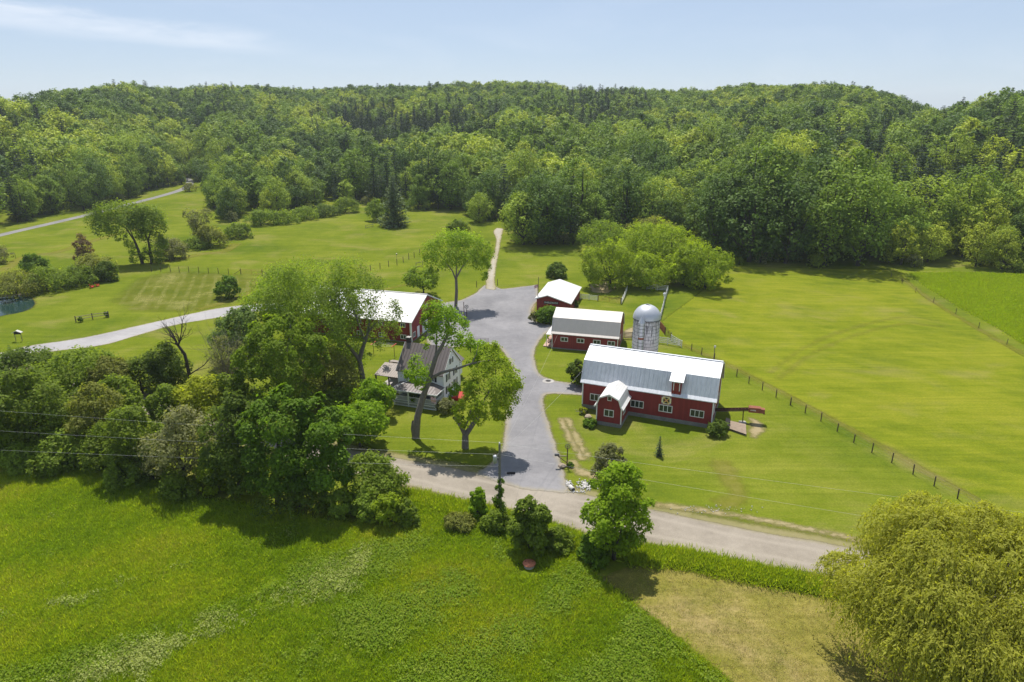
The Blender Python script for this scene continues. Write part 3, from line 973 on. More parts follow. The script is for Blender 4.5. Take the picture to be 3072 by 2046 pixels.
# ---- farmhouse
hs = thing('farmhouse', 'white clapboard farmhouse with brown standing seam roof and railed front porch', 'house', (-16.93, 94.33, 0), math.radians(-18.4))
HL, HW, he, hr = 7.28, 6.17, 4.62, 7.6
MB().box(-0.04, -0.04, -0.3, HL + 0.04, HW + 0.04, 0.5).build('foundation', M['concrete'], hs)
MB().prism([(0, 0.5), (0, he), (HW / 2, hr), (HW, he), (HW, 0.5)], 0, HL).build('wall', M['clap'], hs)
hp = [(-0.38, 4.72), (HW / 2, 7.78), (HW + 0.38, 4.72)]
hp = [(-0.38, 4.45), (HW / 2, 7.78), (HW + 0.38, 4.45)]
hroof = MB().slab(hp, 0.10, -0.18, HL + 0.2).build('roof', M['roof_brown'], hs)
seams(hroof, hp[:2], np.arange(0.05, HL + 0.2, 0.5), M['roof_brown'], 0.05, 0.06)
for xe in (-0.195, HL + 0.215):
    b = MB()
    for p, q_ in zip(hp[:-1], hp[1:]):
        b.bar((xe, p[0], p[1] - 0.09), (xe, q_[0], q_[1] - 0.09), 0.03, 0.24)
    b.build('rake_board', M['white'], hroof)
ch = MB().box(0.05, HW / 2 - 0.1, 6.6, 0.62, HW / 2 + 0.5, 8.45).build('chimney', plain('dark_brick', (0.06, 0.04, 0.036), 0.9, var=0.3), hs)
MB().box(0.0, HW / 2 - 0.15, 8.45, 0.67, HW / 2 + 0.55, 8.55).build('chimney_cap', M['concrete'], ch)
corner_boards(hs, [(0, 0), (HL, 0), (HL, HW)], 0.51, 4.4, 0.16)
def shuttered(x, y, z, w, h, face=0.0):
    o = window(hs, x, y, z, w, h, 2, face)
    for s in (-1, 1):
        MB().box(s * (w / 2 + 0.19) - 0.17, -0.045, -h / 2, s * (w / 2 + 0.19) + 0.17, -0.002, h / 2).build('shutter', M['shutter'], o)
for xw in (2.0, 5.5):
    shuttered(xw, -0.003, 3.72, 0.72, 1.05)
for xw in (1.5, 5.7):
    shuttered(xw, -0.003, 1.75, 0.8, 1.35)
fd = MB().box(3.3, -0.05, 0.62, 4.2, -0.003, 2.5).build('front_door', M['shutter'], hs)
for yw, zz in ((1.7, 3.55), (4.4, 3.55), (1.5, 1.7), (4.4, 1.7)):
    shuttered(HL + 0.003, yw, zz, 0.75, 1.15, math.pi / 2)
shuttered(HL + 0.003, HW / 2, 5.65, 0.6, 0.85, math.pi / 2)
# porch
pf = MB().box(0.5, -2.72, 0.62, 7.2, -0.03, 0.76).build('porch_floor', plain('grey_porch_floor', (0.36, 0.37, 0.38), 0.7), hs)
px0, px1, py0 = 0.55, 7.15, -2.66
b = MB()                                                                   # hipped porch roof, a closed solid
e = 0.38
zt, zb = 3.08, 2.56
b.add([(px0 - e, py0 - e, zb), (px1 + e, py0 - e, zb), (px1 + e, -0.01, zb), (px0 - e, -0.01, zb),
       (px0 + 1.5, -0.01, zt), (px1 - 1.5, -0.01, zt)],
      [(0, 1, 5, 4), (1, 2, 5), (3, 0, 4), (2, 3, 4, 5), (3, 2, 1, 0)])
proof = b.build('porch_roof', M['roof_brown'], hs)
for k in range(14):
    xs_ = px0 + 0.05 + k * 0.5
    f = 1.0
    if xs_ < px0 + 1.5: f = (xs_ - (px0 - e)) / (1.5 + e)
    if xs_ > px1 - 1.5: f = ((px1 + e) - xs_) / (1.5 + e)
    y1 = py0 - e + (-0.03 - (py0 - e)) * min(1, f)
    z1 = zb + (zt - zb) * min(1, f)
    MB().bar((xs_, py0 - e, zb + 0.02), (xs_, y1, z1 + 0.02), 0.05, 0.05).build('seam', M['roof_brown'], proof)
MB().bar((px0 - e, py0 - e - 0.01, zb - 0.06), (px1 + e, py0 - e - 0.01, zb - 0.06), 0.04, 0.16).build('fascia', M['white'], proof)
MB().bar((px1 + e + 0.01, py0 - e, zb - 0.06), (px1 + e + 0.01, -0.02, zb - 0.06), 0.04, 0.16).build('fascia', M['white'], proof)
MB().bar((px0 - e, py0 - e, zb + 0.03), (px0 + 1.5, -0.02, zt + 0.03), 0.09, 0.05).build('hip_cap', M['white'], proof)
pposts = [(px0, py0), (2.85, py0), (5.0, py0), (px1, py0), (px1, -0.2), (px0, -0.2)]
for x, y in pposts:
    MB().box(x - 0.08, y - 0.08, 0.0, x + 0.08, y + 0.08, zb - 0.01).build('porch_post', M['white'], hs)
def railing(p, q_):
    n = max(4, int(math.hypot(q_[0] - p[0], q_[1] - p[1]) / 0.13))
    b = MB()
    for zz in (0.88, 1.53):
        b.bar((*p, zz), (*q_, zz), 0.06, 0.06)
    o = b.build('railing', M['white'], hs)
    b = MB()
    for i in range(1, n):
        t = i / n
        x, y = p[0] + (q_[0] - p[0]) * t, p[1] + (q_[1] - p[1]) * t
        b.box(x - 0.018, y - 0.018, 0.91, x + 0.018, y + 0.018, 1.5)
    b.build('balusters', M['white'], o)
for p, q_ in ((pposts[0], pposts[1]), (pposts[1], pposts[2]), (pposts[2], pposts[3]), (pposts[3], pposts[4])):
    railing(p, q_)
    o = MB().bar((*p, 0.55), (*q_, 0.55), 0.05, 0.13).build('skirt_board', M['white'], hs)
    MB().bar((*p, 0.06), (*q_, 0.06), 0.05, 0.12).build('skirt_board', M['white'], hs)
    n = int(math.hypot(q_[0] - p[0], q_[1] - p[1]) / 0.17)
    b = MB()
    dx, dy = (q_[0] - p[0]) / n, (q_[1] - p[1]) / n
    for i in range(n):
        for a, c in (((0.12, 0.49)), ((0.49, 0.12))):
            b.bar((p[0] + dx * i, p[1] + dy * i, a), (p[0] + dx * (i + 1) * 1.0, p[1] + dy * (i + 1), c), 0.015, 0.03)
    b.build('lattice', M['white'], hs)
b = MB()
b.box(-0.35, -1.9, 0.0, 0.48, -0.9, 0.30)
b.box(-0.0, -1.9, 0.30, 0.48, -0.9, 0.58)
b.build('porch_steps', M['concrete'], hs)
# rear wing and side shelter
MB().prism([(0.6, 0.4), (0.6, 2.9), (3.1, 4.6), (5.6, 2.9), (5.6, 0.4)], HW + 0.01, HW + 5.0, 'y').build('rear_wing', M['clap'], hs)
MB().slab([(0.25, 2.75), (3.1, 4.75), (5.95, 2.75)], 0.08, HW + 0.45, HW + 5.3, 'y').build('rear_roof', M['roof_brown'], hs)
sr = MB().slab([(1.3, 2.5), (4.9, 3.25)], 0.08, -4.9, -0.2).build('shelter_roof', M['roof_lean'], hs)
seams(sr, [(1.3, 2.5), (4.9, 3.25)], np.arange(-4.7, -0.3, 0.36), M['roof_lean'], 0.04, 0.04)
MB().slab([(5.0, 3.42), (6.3, 3.2)], 0.08, -4.3, -0.2).build('shelter_roof', M['roof_lean'], hs)
for x, y in ((-4.7, 1.5), (-2.5, 1.5), (-4.7, 6.0), (-2.5, 6.0)):
    MB().box(x - 0.09, y - 0.09, 0, x + 0.09, y + 0.09, 2.5 + (y - 1.3) * 0.15).build('shelter_post', M['dark'], hs)
MB().box(-4.6, 5.9, 0.1, -0.1, 6.0, 2.9).build('shelter_wall', plain('tan_boards', (0.30, 0.22, 0.16), 0.8), hs)
MB().box(-4.9, 1.2, 0.0, -0.1, 6.1, 0.06).build('shelter_floor', M['concrete'], hs)

# ---- silo
sx_, sy_, sr_ = 21.27, 102.75, 2.07
silo = thing('silo', 'white stained concrete silo with round metal dome beside the long red barn', 'silo', (sx_, sy_, 0))
m, nt, out = new_mat('streaked_staves')
tc = nt.n('ShaderNodeTexCoord').outputs['Object']
sep = nt.n('ShaderNodeSeparateXYZ', ins={0: tc})
ang = nt.math('ARCTAN2', sep.outputs[1], sep.outputs[0])
cyl = nt.n('ShaderNodeCombineXYZ', ins={0: nt.math('MULTIPLY', ang, 2.07), 1: sep.outputs[2], 2: 0.0}).outputs[0]
st1 = nt.noise(nt.mapping(cyl, scale=(4.5, 0.55, 1)), 1.0, 5, 0.7, 0.3)
st2 = nt.noise(nt.mapping(cyl, scale=(8.0, 0.9, 1)), 1.0, 4, 0.7)
hgt = nt.rng(sep.outputs[2], 3.0, 9.9, -0.05, 0.10)
f = nt.math('ADD', nt.math('ADD', nt.math('MULTIPLY', st1, 0.6), nt.math('MULTIPLY', st2, 0.4)), hgt)
c = nt.mix(nt.rng(f, 0.535, 0.64), (0.66, 0.63, 0.63), (0.10, 0.10, 0.105))
c = nt.mix(nt.rng(nt.noise(cyl, 0.6, 3), 0.45, 0.7, 0, 0.35), c, (0.52, 0.46, 0.44))
ph = nt.math('FRACT', nt.math('DIVIDE', nt.math('MULTIPLY', ang, 2.07), 0.26))
groove = nt.rng(nt.math('ABSOLUTE', nt.math('ADD', ph, -0.5)), 0.42, 0.5, 1, 0)
c = nt.mix(nt.math('MULTIPLY', nt.math('SUBTRACT', 1.0, groove), 0.55), c, (0.09, 0.085, 0.085))
nt.put(out.inputs[0], principled(nt, c, 0.85, 0, 0.2, bump(nt, groove, 0.6, 0.03)))
MB().lathe([(sr_, -0.2), (sr_, 9.9)], 48).build('stave_wall', m, silo)
hoop = MB().lathe([(sr_ + 0.004, -0.02), (sr_ + 0.028, -0.02), (sr_ + 0.028, 0.02), (sr_ + 0.004, 0.02)], 48).mesh('hoop', M['galv_dark'])
for k in range(17):
    link('hoop', hoop, silo, (0, 0, 0.5 + k * 0.57))
dv, dfc = [], []
ndm = 72
rings = 14
for i in range(rings + 1):
    t = i / rings
    a = t * (math.pi / 2) * 0.90
    for k in range(ndm):
        r = (sr_ + 0.10) * math.cos(a) * (1 + (0.010 if k % 3 == 0 else 0.0))
        dv.append((r * math.cos(2 * math.pi * k / ndm), r * math.sin(2 * math.pi * k / ndm), 9.86 + 2.15 * math.sin(a)))
for i in range(rings):
    for k in range(ndm):
        k2 = (k + 1) % ndm
        dfc.append((i * ndm + k, i * ndm + k2, (i + 1) * ndm + k2, (i + 1) * ndm + k))
dome = MB().add(dv, dfc, True).build('dome', M['galv'], silo)
MB().lathe([(0.38, 11.93), (0.38, 12.02), (0.30, 12.02), (0.30, 11.90)], 20).build('dome_collar', M['galv'], dome)
MB().lathe([(0.31, 11.96), (0.0, 11.96)], 20).build('dome_opening', M['dark'], dome)
MB().lathe([(sr_ + 0.12, 9.78), (sr_ + 0.14, 9.9), (sr_ + 0.02, 9.92)], 48).build('dome_rim', M['galv_dark'], dome)
# unloading chute with cone cap on the side towards the yard
va = math.atan2(-sy_, -sx_) - 0.30
cx_, cy_ = (sr_ + 0.36) * math.cos(va), (sr_ + 0.36) * math.sin(va)
chu = MB().lathe([(0.44, 0.4), (0.44, 9.75)], 20, (cx_, cy_)).build('chute', M['galv'], silo)
MB().lathe([(0.52, 9.70), (0.50, 9.76), (0.02, 10.95)], 20, (cx_, cy_)).build('chute_cap', M['galv'], chu)
band = MB().lathe([(0.445, -0.03), (0.475, -0.03), (0.475, 0.03), (0.445, 0.03)], 20, (cx_, cy_)).mesh('chute_band', M['galv_dark'])
for k in range(16):
    link('chute_band', band, chu, (0, 0, 0.9 + k * 0.56))
MB().lathe([(0.447, 7.0), (0.452, 7.01), (0.452, 7.35), (0.447, 7.36)], 20, (cx_, cy_)).build('rusted_band', M['rust'], chu)

# ------------------------------------------------------------------ fences
rnd = random.Random(5)


def wire_fence(label, bases, height, group=None, wires=3, r=0.055, wr=0.006, wires_on=True, lean=0.03):
    o = bases[len(bases) // 2]
    f = thing('wire_fence', label, 'fence', (o[0], o[1], 0), 0, group)
    pm = MB().tube([(0, 0, -0.1), (0, 0, height)], [r, r * 0.92], 7).mesh('post', M['post'])
    for x, y in bases:
        p = link('post', pm, f, (x - o[0], y - o[1], 0))
        p.scale[2] = rnd.uniform(0.93, 1.07)
        p.rotation_euler = (rnd.uniform(-lean, lean), rnd.uniform(-lean, lean), rnd.uniform(0, 6))
    if wires_on:
        for k in range(wires):
            z = height * (0.35 + 0.58 * k / max(1, wires - 1))
            MB().tube([(x - o[0], y - o[1], z) for x, y in bases], wr, 4).build('wire', M['galv_dark'], f)
    return f


def crp(x0, y0, s):
    return lambda pts: [S((x0 + x * s) / K, (y0 + y * s) / K) for x, y in pts]


cA = crp(2050, 780, 1022 / 2355)
cB = crp(1900, 1180, 1172 / 2355)
right_posts = [S(1590, 806), S(1613, 816), S(1642, 830)] + cA([(368, 805), (452, 853), (545, 900), (640, 950), (738, 1003)]) + \
    cB([(948, 70), (1035, 118), (1130, 168), (1228, 230), (1328, 297), (1437, 357), (1557, 418), (1685, 488), (1812, 558), (1953, 635), (2107, 715), (2272, 795), (2450, 885)])
wire_fence('long wire fence on brown posts from the silo down past the barn to the willow', right_posts, 1.3, r=0.075)
far_posts = cA([(1435, 118), (1511, 165), (1605, 225), (1728, 295), (1882, 375), (2040, 472), (2235, 585), (2440, 700)])
wire_fence('wire fence with slim posts along the edge of the bright hay field', far_posts, 1.25, r=0.06)
cC = crp(440, 780, 460 / 2355)
left_posts = cC([(75, 180), (220, 180), (368, 182), (503, 190), (650, 188), (803, 198), (952, 203), (1105, 208), (1262, 222)])
wire_fence('short row of thin posts across the left meadow ending near a tube gate', left_posts, 1.55, r=0.075)
cD = crp(1060, 630, 280 / 1626)
mid_posts = cD([(135, 1070), (302, 1055), (467, 1022), (618, 985), (762, 955), (872, 912), (968, 860), (1062, 828), (1157, 780)])
wire_fence('post fence climbing across the field behind the white roofed barn', mid_posts, 1.65, r=0.085)
cE = crp(0, 600, 900 / 2355)
wire_fence('few grey posts standing at the far left edge of the meadow', cE([(125, 460), (185, 468)]), 1.5, wires_on=False)
wire_fence('two posts flanking the pale track where it leaves the yard', cD([]) or [S(1096, 660), S(1144, 656)], 1.6, wires_on=False, r=0.08)

# tube gates
def tube_gate(label, a, b, h, mat, group=None, posts=True, brace=False, bars=5):
    a = Vector((*a, 0)); b = Vector((*b, 0))
    g = thing('tube_gate', label, 'gate', tuple(a), 0, group)
    d = b - a
    n = d.normalized()
    pa = MB()
    for i in range(3):
        p = d * (0.03 + 0.94 * i / 2)
        pa.tube([p + Vector((0, 0, 0.18)), p + Vector((0, 0, h))], 0.025, 6)
    pa.build('gate_frame', mat, g)
    for k in range(bars):
        z = 0.2 + (h - 0.22) * k / (bars - 1)
        MB().tube([d * 0.03 + Vector((0, 0, z)), d * 0.97 + Vector((0, 0, z))], 0.022, 6).build('gate_bar', mat, g)
    if posts:
        for p in (Vector((0, 0, 0)), d):
            MB().tube([p + Vector((0, 0, -0.1)), p + Vector((0, 0, h + 0.2))], 0.09, 8).build('gate_post', M['post'], g)
    if brace:
        for p, s in ((Vector((0, 0, 0)), -1), (d, 1)):
            MB().tube([p + Vector((0, 0, h * 0.85)), p + n * s * 1.9], 0.06, 6).build('brace', M['post'], g)
    return g

ga, gb = cC([(1447, 220), (1780, 235)])
tube_gate('rusty tube gate with two braced posts in the left meadow', ga, gb, 1.35, M['rust'], brace=True)
cF = crp(1360, 880, 240 / 1711)
ga, gb = cF([(400, 1085), (760, 1085)])
tube_gate('dark tube gate standing in the gravel yard behind the house tree', ga, gb, 1.15, M['rustdark'], posts=False)

def board_fence(label, runs, mat, group=None, height=1.25, boards=4, cat='fence', name='board_fence', caps=True):
    """runs: list of ground polylines; posts and every board are parts"""
    o = runs[0][0]
    f = thing(name, label, cat, (o[0], o[1], 0), 0, group)
    for pts in runs:
        pts = [Vector((x - o[0], y - o[1], 0)) for x, y in pts]
        for a, b in zip(pts[:-1], pts[1:]):
            n = max(1, round((b - a).length / 2.5))
            side = (b - a).normalized().cross(Vector((0, 0, 1))) * 0.075
            for i in range(n):
                p, q = a.lerp(b, i / n), a.lerp(b, (i + 1) / n)
                for k in range(boards):
                    z = Vector((0, 0, 0.28 + (height - 0.36) * k / (boards - 1)))
                    MB().bar(p + z + side, q + z + side, 0.03, 0.14).build('board', mat, f)
        done = []
        for a, b in zip(pts[:-1], pts[1:]):
            n = max(1, round((b - a).length / 2.5))
            for i in range(n + 1):
                p = a.lerp(b, i / n)
                if all((p - d).length > 0.2 for d in done):
                    done.append(p)
                    MB().box(p.x - 0.06, p.y - 0.06, -0.1, p.x + 0.06, p.y + 0.06, height + 0.06).build('post', mat, f)
    return f

cG = crp(1720, 820, 340 / 2221)
a0, a1, a2 = cG([(135, 505), (480, 542), (932, 603)])
board_fence('white board fence running from the garage corner to a rusty gate', [[a0, a1]], M['fence'], boards=4)
tube_gate('rusty tube gate between the white garage fence and the bushes', a1, a2, 1.25, M['rust'], bars=5)
board_fence('short white fence section leading back into the bushes', [cG([(940, 595), (1000, 470), (1050, 350)])], M['fence'])
board_fence('white paddock fence with a corner under the trees behind the silo', [cG([(1440, 312), (1850, 350), (1790, 560), (1745, 760), (1705, 905)])], M['fence'], height=1.35)
# rust-brown panel and mesh panel leaning in the paddock line
r0, r1, r2 = cG([(1690, 1075), (1795, 1205), (1908, 1312)])
pn = thing('panel_fence', 'rusty brown vertical board panel behind the silo', 'fence', (*r0, 0))
d = Vector((r1[0] - r0[0], r1[1] - r0[1], 0))
for i in range(9):
    p = d * (i + 0.06) / 9; q = d * (i + 0.94) / 9
    MB().bar(p + Vector((0, 0, 0.75)), q + Vector((0, 0, 0.75)), 0.03, 1.4 + 0.05 * (i % 3)).build('board', M['rust'], pn)
MB().bar((0, 0.05, 0.4), d + Vector((0, 0.05, 0.4)), 0.05, 0.1).build('rail', M['rustdark'], pn)
tube_gate('dark wire mesh gate next to the rusty board panel', r1, r2, 1.35, M['rustdark'], bars=7)
w0, w1, w2, w3 = cG([(1915, 1330), (2118, 1450), (1845, 1400), (1660, 1372)])
board_fence('white fence corner with crossed braces at the start of the long post fence', [[w0, w1, w2, w3]], M['fence'], boards=4, height=1.3)
board_fence('pale board fence closing the gap between red shed and silo', [cG([(965, 1275), (1150, 1290)])], M['wood'], boards=5, height=1.4)
# rail fence with planting on the left lawn
cH = crp(0, 820, 400 / 2355)
ra, rb, rc = cH([(1345, 868), (1640, 815), (1925, 778)])
rf = thing('rail_fence', 'ornamental two rail fence standing alone on the left lawn', 'fence', (*ra, 0))
pv = [Vector((x - ra[0], y - ra[1], 0)) for x, y in (ra, rb, rc)]
for p in pv:
    MB().tube([p, p + Vector((0, 0, 1.35))], 0.09, 7).build('post', M['post'], rf)
for p, q_ in zip(pv[:-1], pv[1:]):
    for z in (0.6, 1.1):
        MB().tube([p + Vector((0, 0, z)), q_ + Vector((0, 0, z))], 0.06, 6).build('rail', M['wood'], rf)
for lab, (a, b) in (('low rail bench fence in front of the lone field pine', ((665, 290), (815, 290))), ('low grey rail left of the lone field pine', ((215, 320), (345, 300)))):
    a, b = cD([a, b])
    board_fence(lab, [[a, b]], M['wood'], boards=2, height=1.1, name='rail_fence')
a, b = cD([(1095, 1010), (1210, 985)])
board_fence('small white rail beside the vase shaped tree in the field', [[a, b]], M['wood'], boards=2, height=1.4, name='rail_fence')

# ------------------------------------------------------------------ utility pole, wires
pole_xy = S(1149, 1192)
up = thing('utility_pole', 'grey utility pole with transformer rising from vines beside the road', 'utility pole', (*pole_xy, 0))
PH = zat(*pole_xy, 1021)
MB().tube([(0, 0, -0.3), (0.05, 0.02, PH)], [0.17, 0.11], 10).build('pole', M['pole'], up)
tx = MB().lathe([(0.0, -0.42), (0.21, -0.42), (0.23, 0.36), (0.20, 0.42), (0.0, 0.45)], 16, (-0.42, 0)).build('transformer', M['galv'], up, (0, 0, PH - 1.75))
for s in (-0.1, 0.1):
    MB().cyl((-0.42 + s, 0), 0.035, 0.43, 0.72, 8).build('bushing', M['rustdark'], tx)
MB().box(-0.24, -0.05, PH - 1.85, -0.05, 0.05, PH - 1.6).build('bracket', M['galv_dark'], up)
MB().cyl((0.04, 0), 0.06, PH - 0.02, PH + 0.2, 8).build('insulator', M['white'], up)
for z in (PH - 1.2, PH - 2.6, PH - 3.4):
    MB().box(-0.16, -0.06, z - 0.05, -0.06, 0.06, z + 0.05).build('insulator', M['galv_dark'], up)

def wire(label, a, b, sag, r=0.007, group=None, cat='wire'):
    a, b = Vector(a), Vector(b)
    pts = []
    for i in range(25):
        t = i / 24
        p = a.lerp(b, t)
        p.z -= sag * 4 * t * (1 - t)
        pts.append(p)
    o = MB().tube(pts, r, 5).build('overhead_wire', M['wire'])
    return set_tags(o, label, cat, group)

P0 = (*pole_xy, 0)
for (vL, vR, zt_, lab) in ((940, 1022, PH + 0.15, 'top power wire running left from the utility pole'),
                           (986, 1052, PH - 1.2, 'second power wire running left from the utility pole'),
                           (1030, 1084, PH - 2.6, 'third power wire running left from the utility pole'),):
    lx, ly = S(0, vL, zt_)
    ax, ay = pole_xy
    k = 1.35
    wire(lab, (ax, ay, zt_), (ax + (lx - ax) * k, ay + (ly - ay) * k, zt_), 0.35)
for (uR, vR, zt_, lab) in ((2000, 1128, PH + 0.1, 'upper power wire running right over the lawn'), (2000, 1182, PH - 1.2, 'lower power wire running right over the lawn')):
    lx, ly = S(uR, vR, zt_)
    ax, ay = pole_xy
    wire(lab, (ax, ay, zt_), (ax + (lx - ax) * 1.8, ay + (ly - ay) * 1.8, zt_), 0.3, 0.007)
wire('service wire from the utility pole to the long barn corner', (*pole_xy, PH - 0.9), (10.6, 91.2, 6.2), 0.5, 0.01)
wire('service wire from the utility pole over the drive to the red shed', (*pole_xy, PH - 1.0), (8.2, 116.0, 2.6), 0.5, 0.008)
wire('guy wire from the utility pole down to the lawn', (*pole_xy, PH - 0.3), (*S(1342, 1015), 0.0), 0.1, 0.009)

# ------------------------------------------------------------------ small things of the yard
def at(o):
    return o

# mailbox on a cantilever arm
mx, my = S(1304, 1073)
mb = thing('mailbox', 'black mailbox hung on a long cantilever arm with a round ornament on its post', 'mailbox', (mx, my, 0))
MB().box(-0.06, -0.06, -0.1, 0.06, 0.06, 2.55).build('post', M['rustdark'], mb)
MB().bar((0, 0, 1.45), (-1.15, 0, 1.45), 0.09, 0.09).build('arm', M['wood'], mb)
MB().bar((0, 0, 0.5), (-1.1, 0, 1.4), 0.07, 0.07).build('brace', M['rustdark'], mb)
b = MB()
pr = [(-0.13, 0.0), (0.13, 0.0), (0.13, 0.17)] + [(0.13 * math.cos(a), 0.17 + 0.13 * math.sin(a)) for a in np.linspace(0.3, math.pi - 0.3, 6)] + [(-0.13, 0.17)]
b.prism(pr, -1.55, -0.98)
b.build('box', M['galv_dark'], mb, (0, 0, 1.5))
b = MB()
for k in range(12):
    a, a2 = 2 * math.pi * k / 12, 2 * math.pi * (k + 1) / 12
    b.bar((0.3 * math.cos(a), 0, 2.75 + 0.3 * math.sin(a)), (0.3 * math.cos(a2), 0, 2.75 + 0.3 * math.sin(a2)), 0.05, 0.06)
for k in range(4):
    a = math.pi / 4 * k
    b.bar((-0.28 * math.cos(a), 0, 2.75 - 0.28 * math.sin(a)), (0.28 * math.cos(a), 0, 2.75 + 0.28 * math.sin(a)), 0.03, 0.03)
b.build('wheel_ornament', M['galv_dark'], mb)

def blob(r, seed, mat, name, loc, label=None, cat=None, squash=0.6, group=None):
    rs = np.random.RandomState(seed)
    import bmesh
    bm = bmesh.new()
    bmesh.ops.create_icosphere(bm, subdivisions=2, radius=1.0)
    for v in bm.verts:
        n = v.co.normalized()
        k = 1 + 0.18 * math.sin(3.1 * n.x + seed) + 0.15 * math.sin(4.3 * n.y + 2 * seed) + 0.05 * rs.randn()
        v.co = Vector((n.x * r * k * 1.2, n.y * r * k, n.z * r * k * squash))
    me = bpy.data.meshes.new(name)
    bm.to_mesh(me); bm.free()
    me.materials.append(mat)
    o = link(name, me, None, loc)
    return set_tags(o, label, cat, group)

blob(0.42, 3, M['rock'], 'boulder', (mx - 0.55, my - 0.1, 0.15), 'rounded tan rock at the foot of the mailbox post', 'rock')
vv = S(1349, 960)
blob(0.55, 8, M['rock'], 'boulder', (*S(1353, 962), 0.2), 'tan boulder against the corner of the barn vestibule', 'rock')
rk = MB()
import bmesh
rs = np.random.RandomState(4)
rocks_v, rocks_f = [], []
def rock_heap(cu, cv, du, dv, n, smin, smax):
    for _ in range(n):
        x, y = S(cu + rs.randn() * du, cv + rs.randn() * dv)
        s = rs.uniform(smin, smax)
        base = len(rocks_v)
        pts = np.array([(1, 0, 0), (-1, 0, 0), (0, 1, 0), (0, -1, 0), (0, 0, 1), (0, 0, -.6), (.6, .6, .5), (-.6, -.6, .5)], float) * (s * (0.8 + 0.4 * rs.rand(8, 1)))
        a = rs.rand() * 6
        for p in pts[:6]:
            rocks_v.append((x + p[0] * math.cos(a) - p[1] * math.sin(a), y + p[0] * math.sin(a) + p[1] * math.cos(a), 0.05 + p[2] * 0.8))
        for f in ((0, 2, 4), (2, 1, 4), (1, 3, 4), (3, 0, 4), (2, 0, 5), (1, 2, 5), (3, 1, 5), (0, 3, 5)):
            rocks_f.append(tuple(base + i for i in f))
rock_heap(1350, 1117, 14, 5, 170, 0.06, 0.17)
rock_heap(1308, 1112, 4, 3, 40, 0.06, 0.16)
rock_heap(1330, 1131, 16, 2, 40, 0.05, 0.13)
rock_heap(1640, 1172, 55, 5, 60, 0.04, 0.10)
set_tags(link('rocks', np_mesh('rocks', rocks_v, rocks_f, M['stone'])), 'white broken stones heaped in the ditch by the drive mouth', None, None, 'stuff')
cu = thing('culvert_pipe', 'white end of a drain pipe at the drive mouth', 'pipe', (*S(1311, 1122), 0))
o = MB().lathe([(0.22, 0.0), (0.25, 0.0), (0.25, 0.8), (0.22, 0.8)], 14).build('pipe', M['stone'], cu, (0, 0, 0.2))
o.rotation_euler = (math.pi / 2, 0, 0.4)

# rusty well cover on a concrete ring in the meadow
wx, wy = S(1217, 1303)
we = thing('well_cover', 'round rust red lid on a concrete ring in the tall grass', 'well', (wx, wy, 0))
MB().lathe([(0.50, -0.2), (0.50, 0.36), (0.0, 0.36)], 28).build('ring', M['concrete'], we)
m_lid = plain('rust_red_lid', (0.42, 0.15, 0.08), 0.8, var=0.12)
MB().lathe([(0.0, 0.361), (0.62, 0.361), (0.62, 0.42), (0.0, 0.45)], 28).build('lid', m_lid, we)
for a in (0.4, 2.6):
    MB().box(0.4 * math.cos(a) - 0.05, 0.4 * math.sin(a) - 0.02, 0.43, 0.4 * math.cos(a) + 0.05, 0.4 * math.sin(a) + 0.02, 0.47).build('handle', M['rustdark'], we)
MB().bar((0.0, -0.1, 0.46), (-0.12, 0.25, 0.46), 0.02, 0.02).build('rod', M['rustdark'], we)

# stone drain cover in the drive
fx, fy = S(1261, 877)
dr = thing('drain_cover', 'dark drain grate in a pale ring at the edge of the drive', 'drain', (fx, fy, 0))
MB().lathe([(0.42, 0.0), (0.42, 0.09), (0.85, 0.09), (0.95, 0.03)], 24).build('ring', M['concrete'], dr)
MB().lathe([(0.41, 0.06), (0.0, 0.06)], 24).build('grate', M['dark'], dr)

# hay elevator and timber platforms right of the barn
c4 = lambda x, y: ((1960 + x * 360 / 2352) / K, (1080 + y * 360 / 2352) / K)
bx, by = S(*c4(1750, 1225))
el = thing('hay_elevator', 'rusty hay elevator with a hooded red head beside the barn end', 'elevator', (bx, by, 0))
hx_, hy_ = bx + 0.35, by + 0.35
p_lo = Vector((-4.9, 1.9, 1.05)); p_hi = Vector((0.9, 0.25, 1.95))
dv_ = (p_hi - p_lo).normalized()
sd_ = dv_.cross(Vector((0, 0, 1))).normalized()
for s in (-1, 1):
    MB().bar(p_lo + sd_ * 0.24 * s, p_hi + sd_ * 0.24 * s, 0.05, 0.24).build('side_rail', M['rustdark'], el)
MB().bar(p_lo + Vector((0, 0, -0.08)), p_hi + Vector((0, 0, -0.08)), 0.44, 0.03).build('trough', M['rustdark'], el)
for k in range(14):
    c_ = p_lo.lerp(p_hi, (k + 0.5) / 14)
    MB().bar(c_ - sd_ * 0.22, c_ + sd_ * 0.22, 0.04, 0.06).build('flight', M['rust'], el)
MB().bar(p_lo + Vector((0.3, -0.05, -0.28)), p_hi + Vector((0, -0.05, -0.28)), 0.06, 0.06).build('truss', M['wood'], el)
hd = MB()
hd.prism([(-0.42, -0.35), (0.42, -0.35), (0.42, 0.36), (0.0, 0.52), (-0.42, 0.36)], -0.2, 1.35)
hd.prism([(-0.42, -0.35), (0.42, -0.35), (0.34, 0.2), (0.0, 0.3), (-0.34, 0.2)], 1.36, 1.9)
head = hd.build('head_hood', M['rust'], el, p_hi)
head.rotation_euler = (0, -0.02, math.atan2(dv_.y, dv_.x))
b = MB()
for k in range(5):
    b.box(0.05 + k * 0.15, -0.436, -0.08, 0.13 + k * 0.15, -0.428, 0.10)
b.build('stencil_marks', M['white'], head)
MB().box(1.7, -0.3, -0.5, 1.95, 0.3, -0.36).build('spout', M['rustdark'], head)
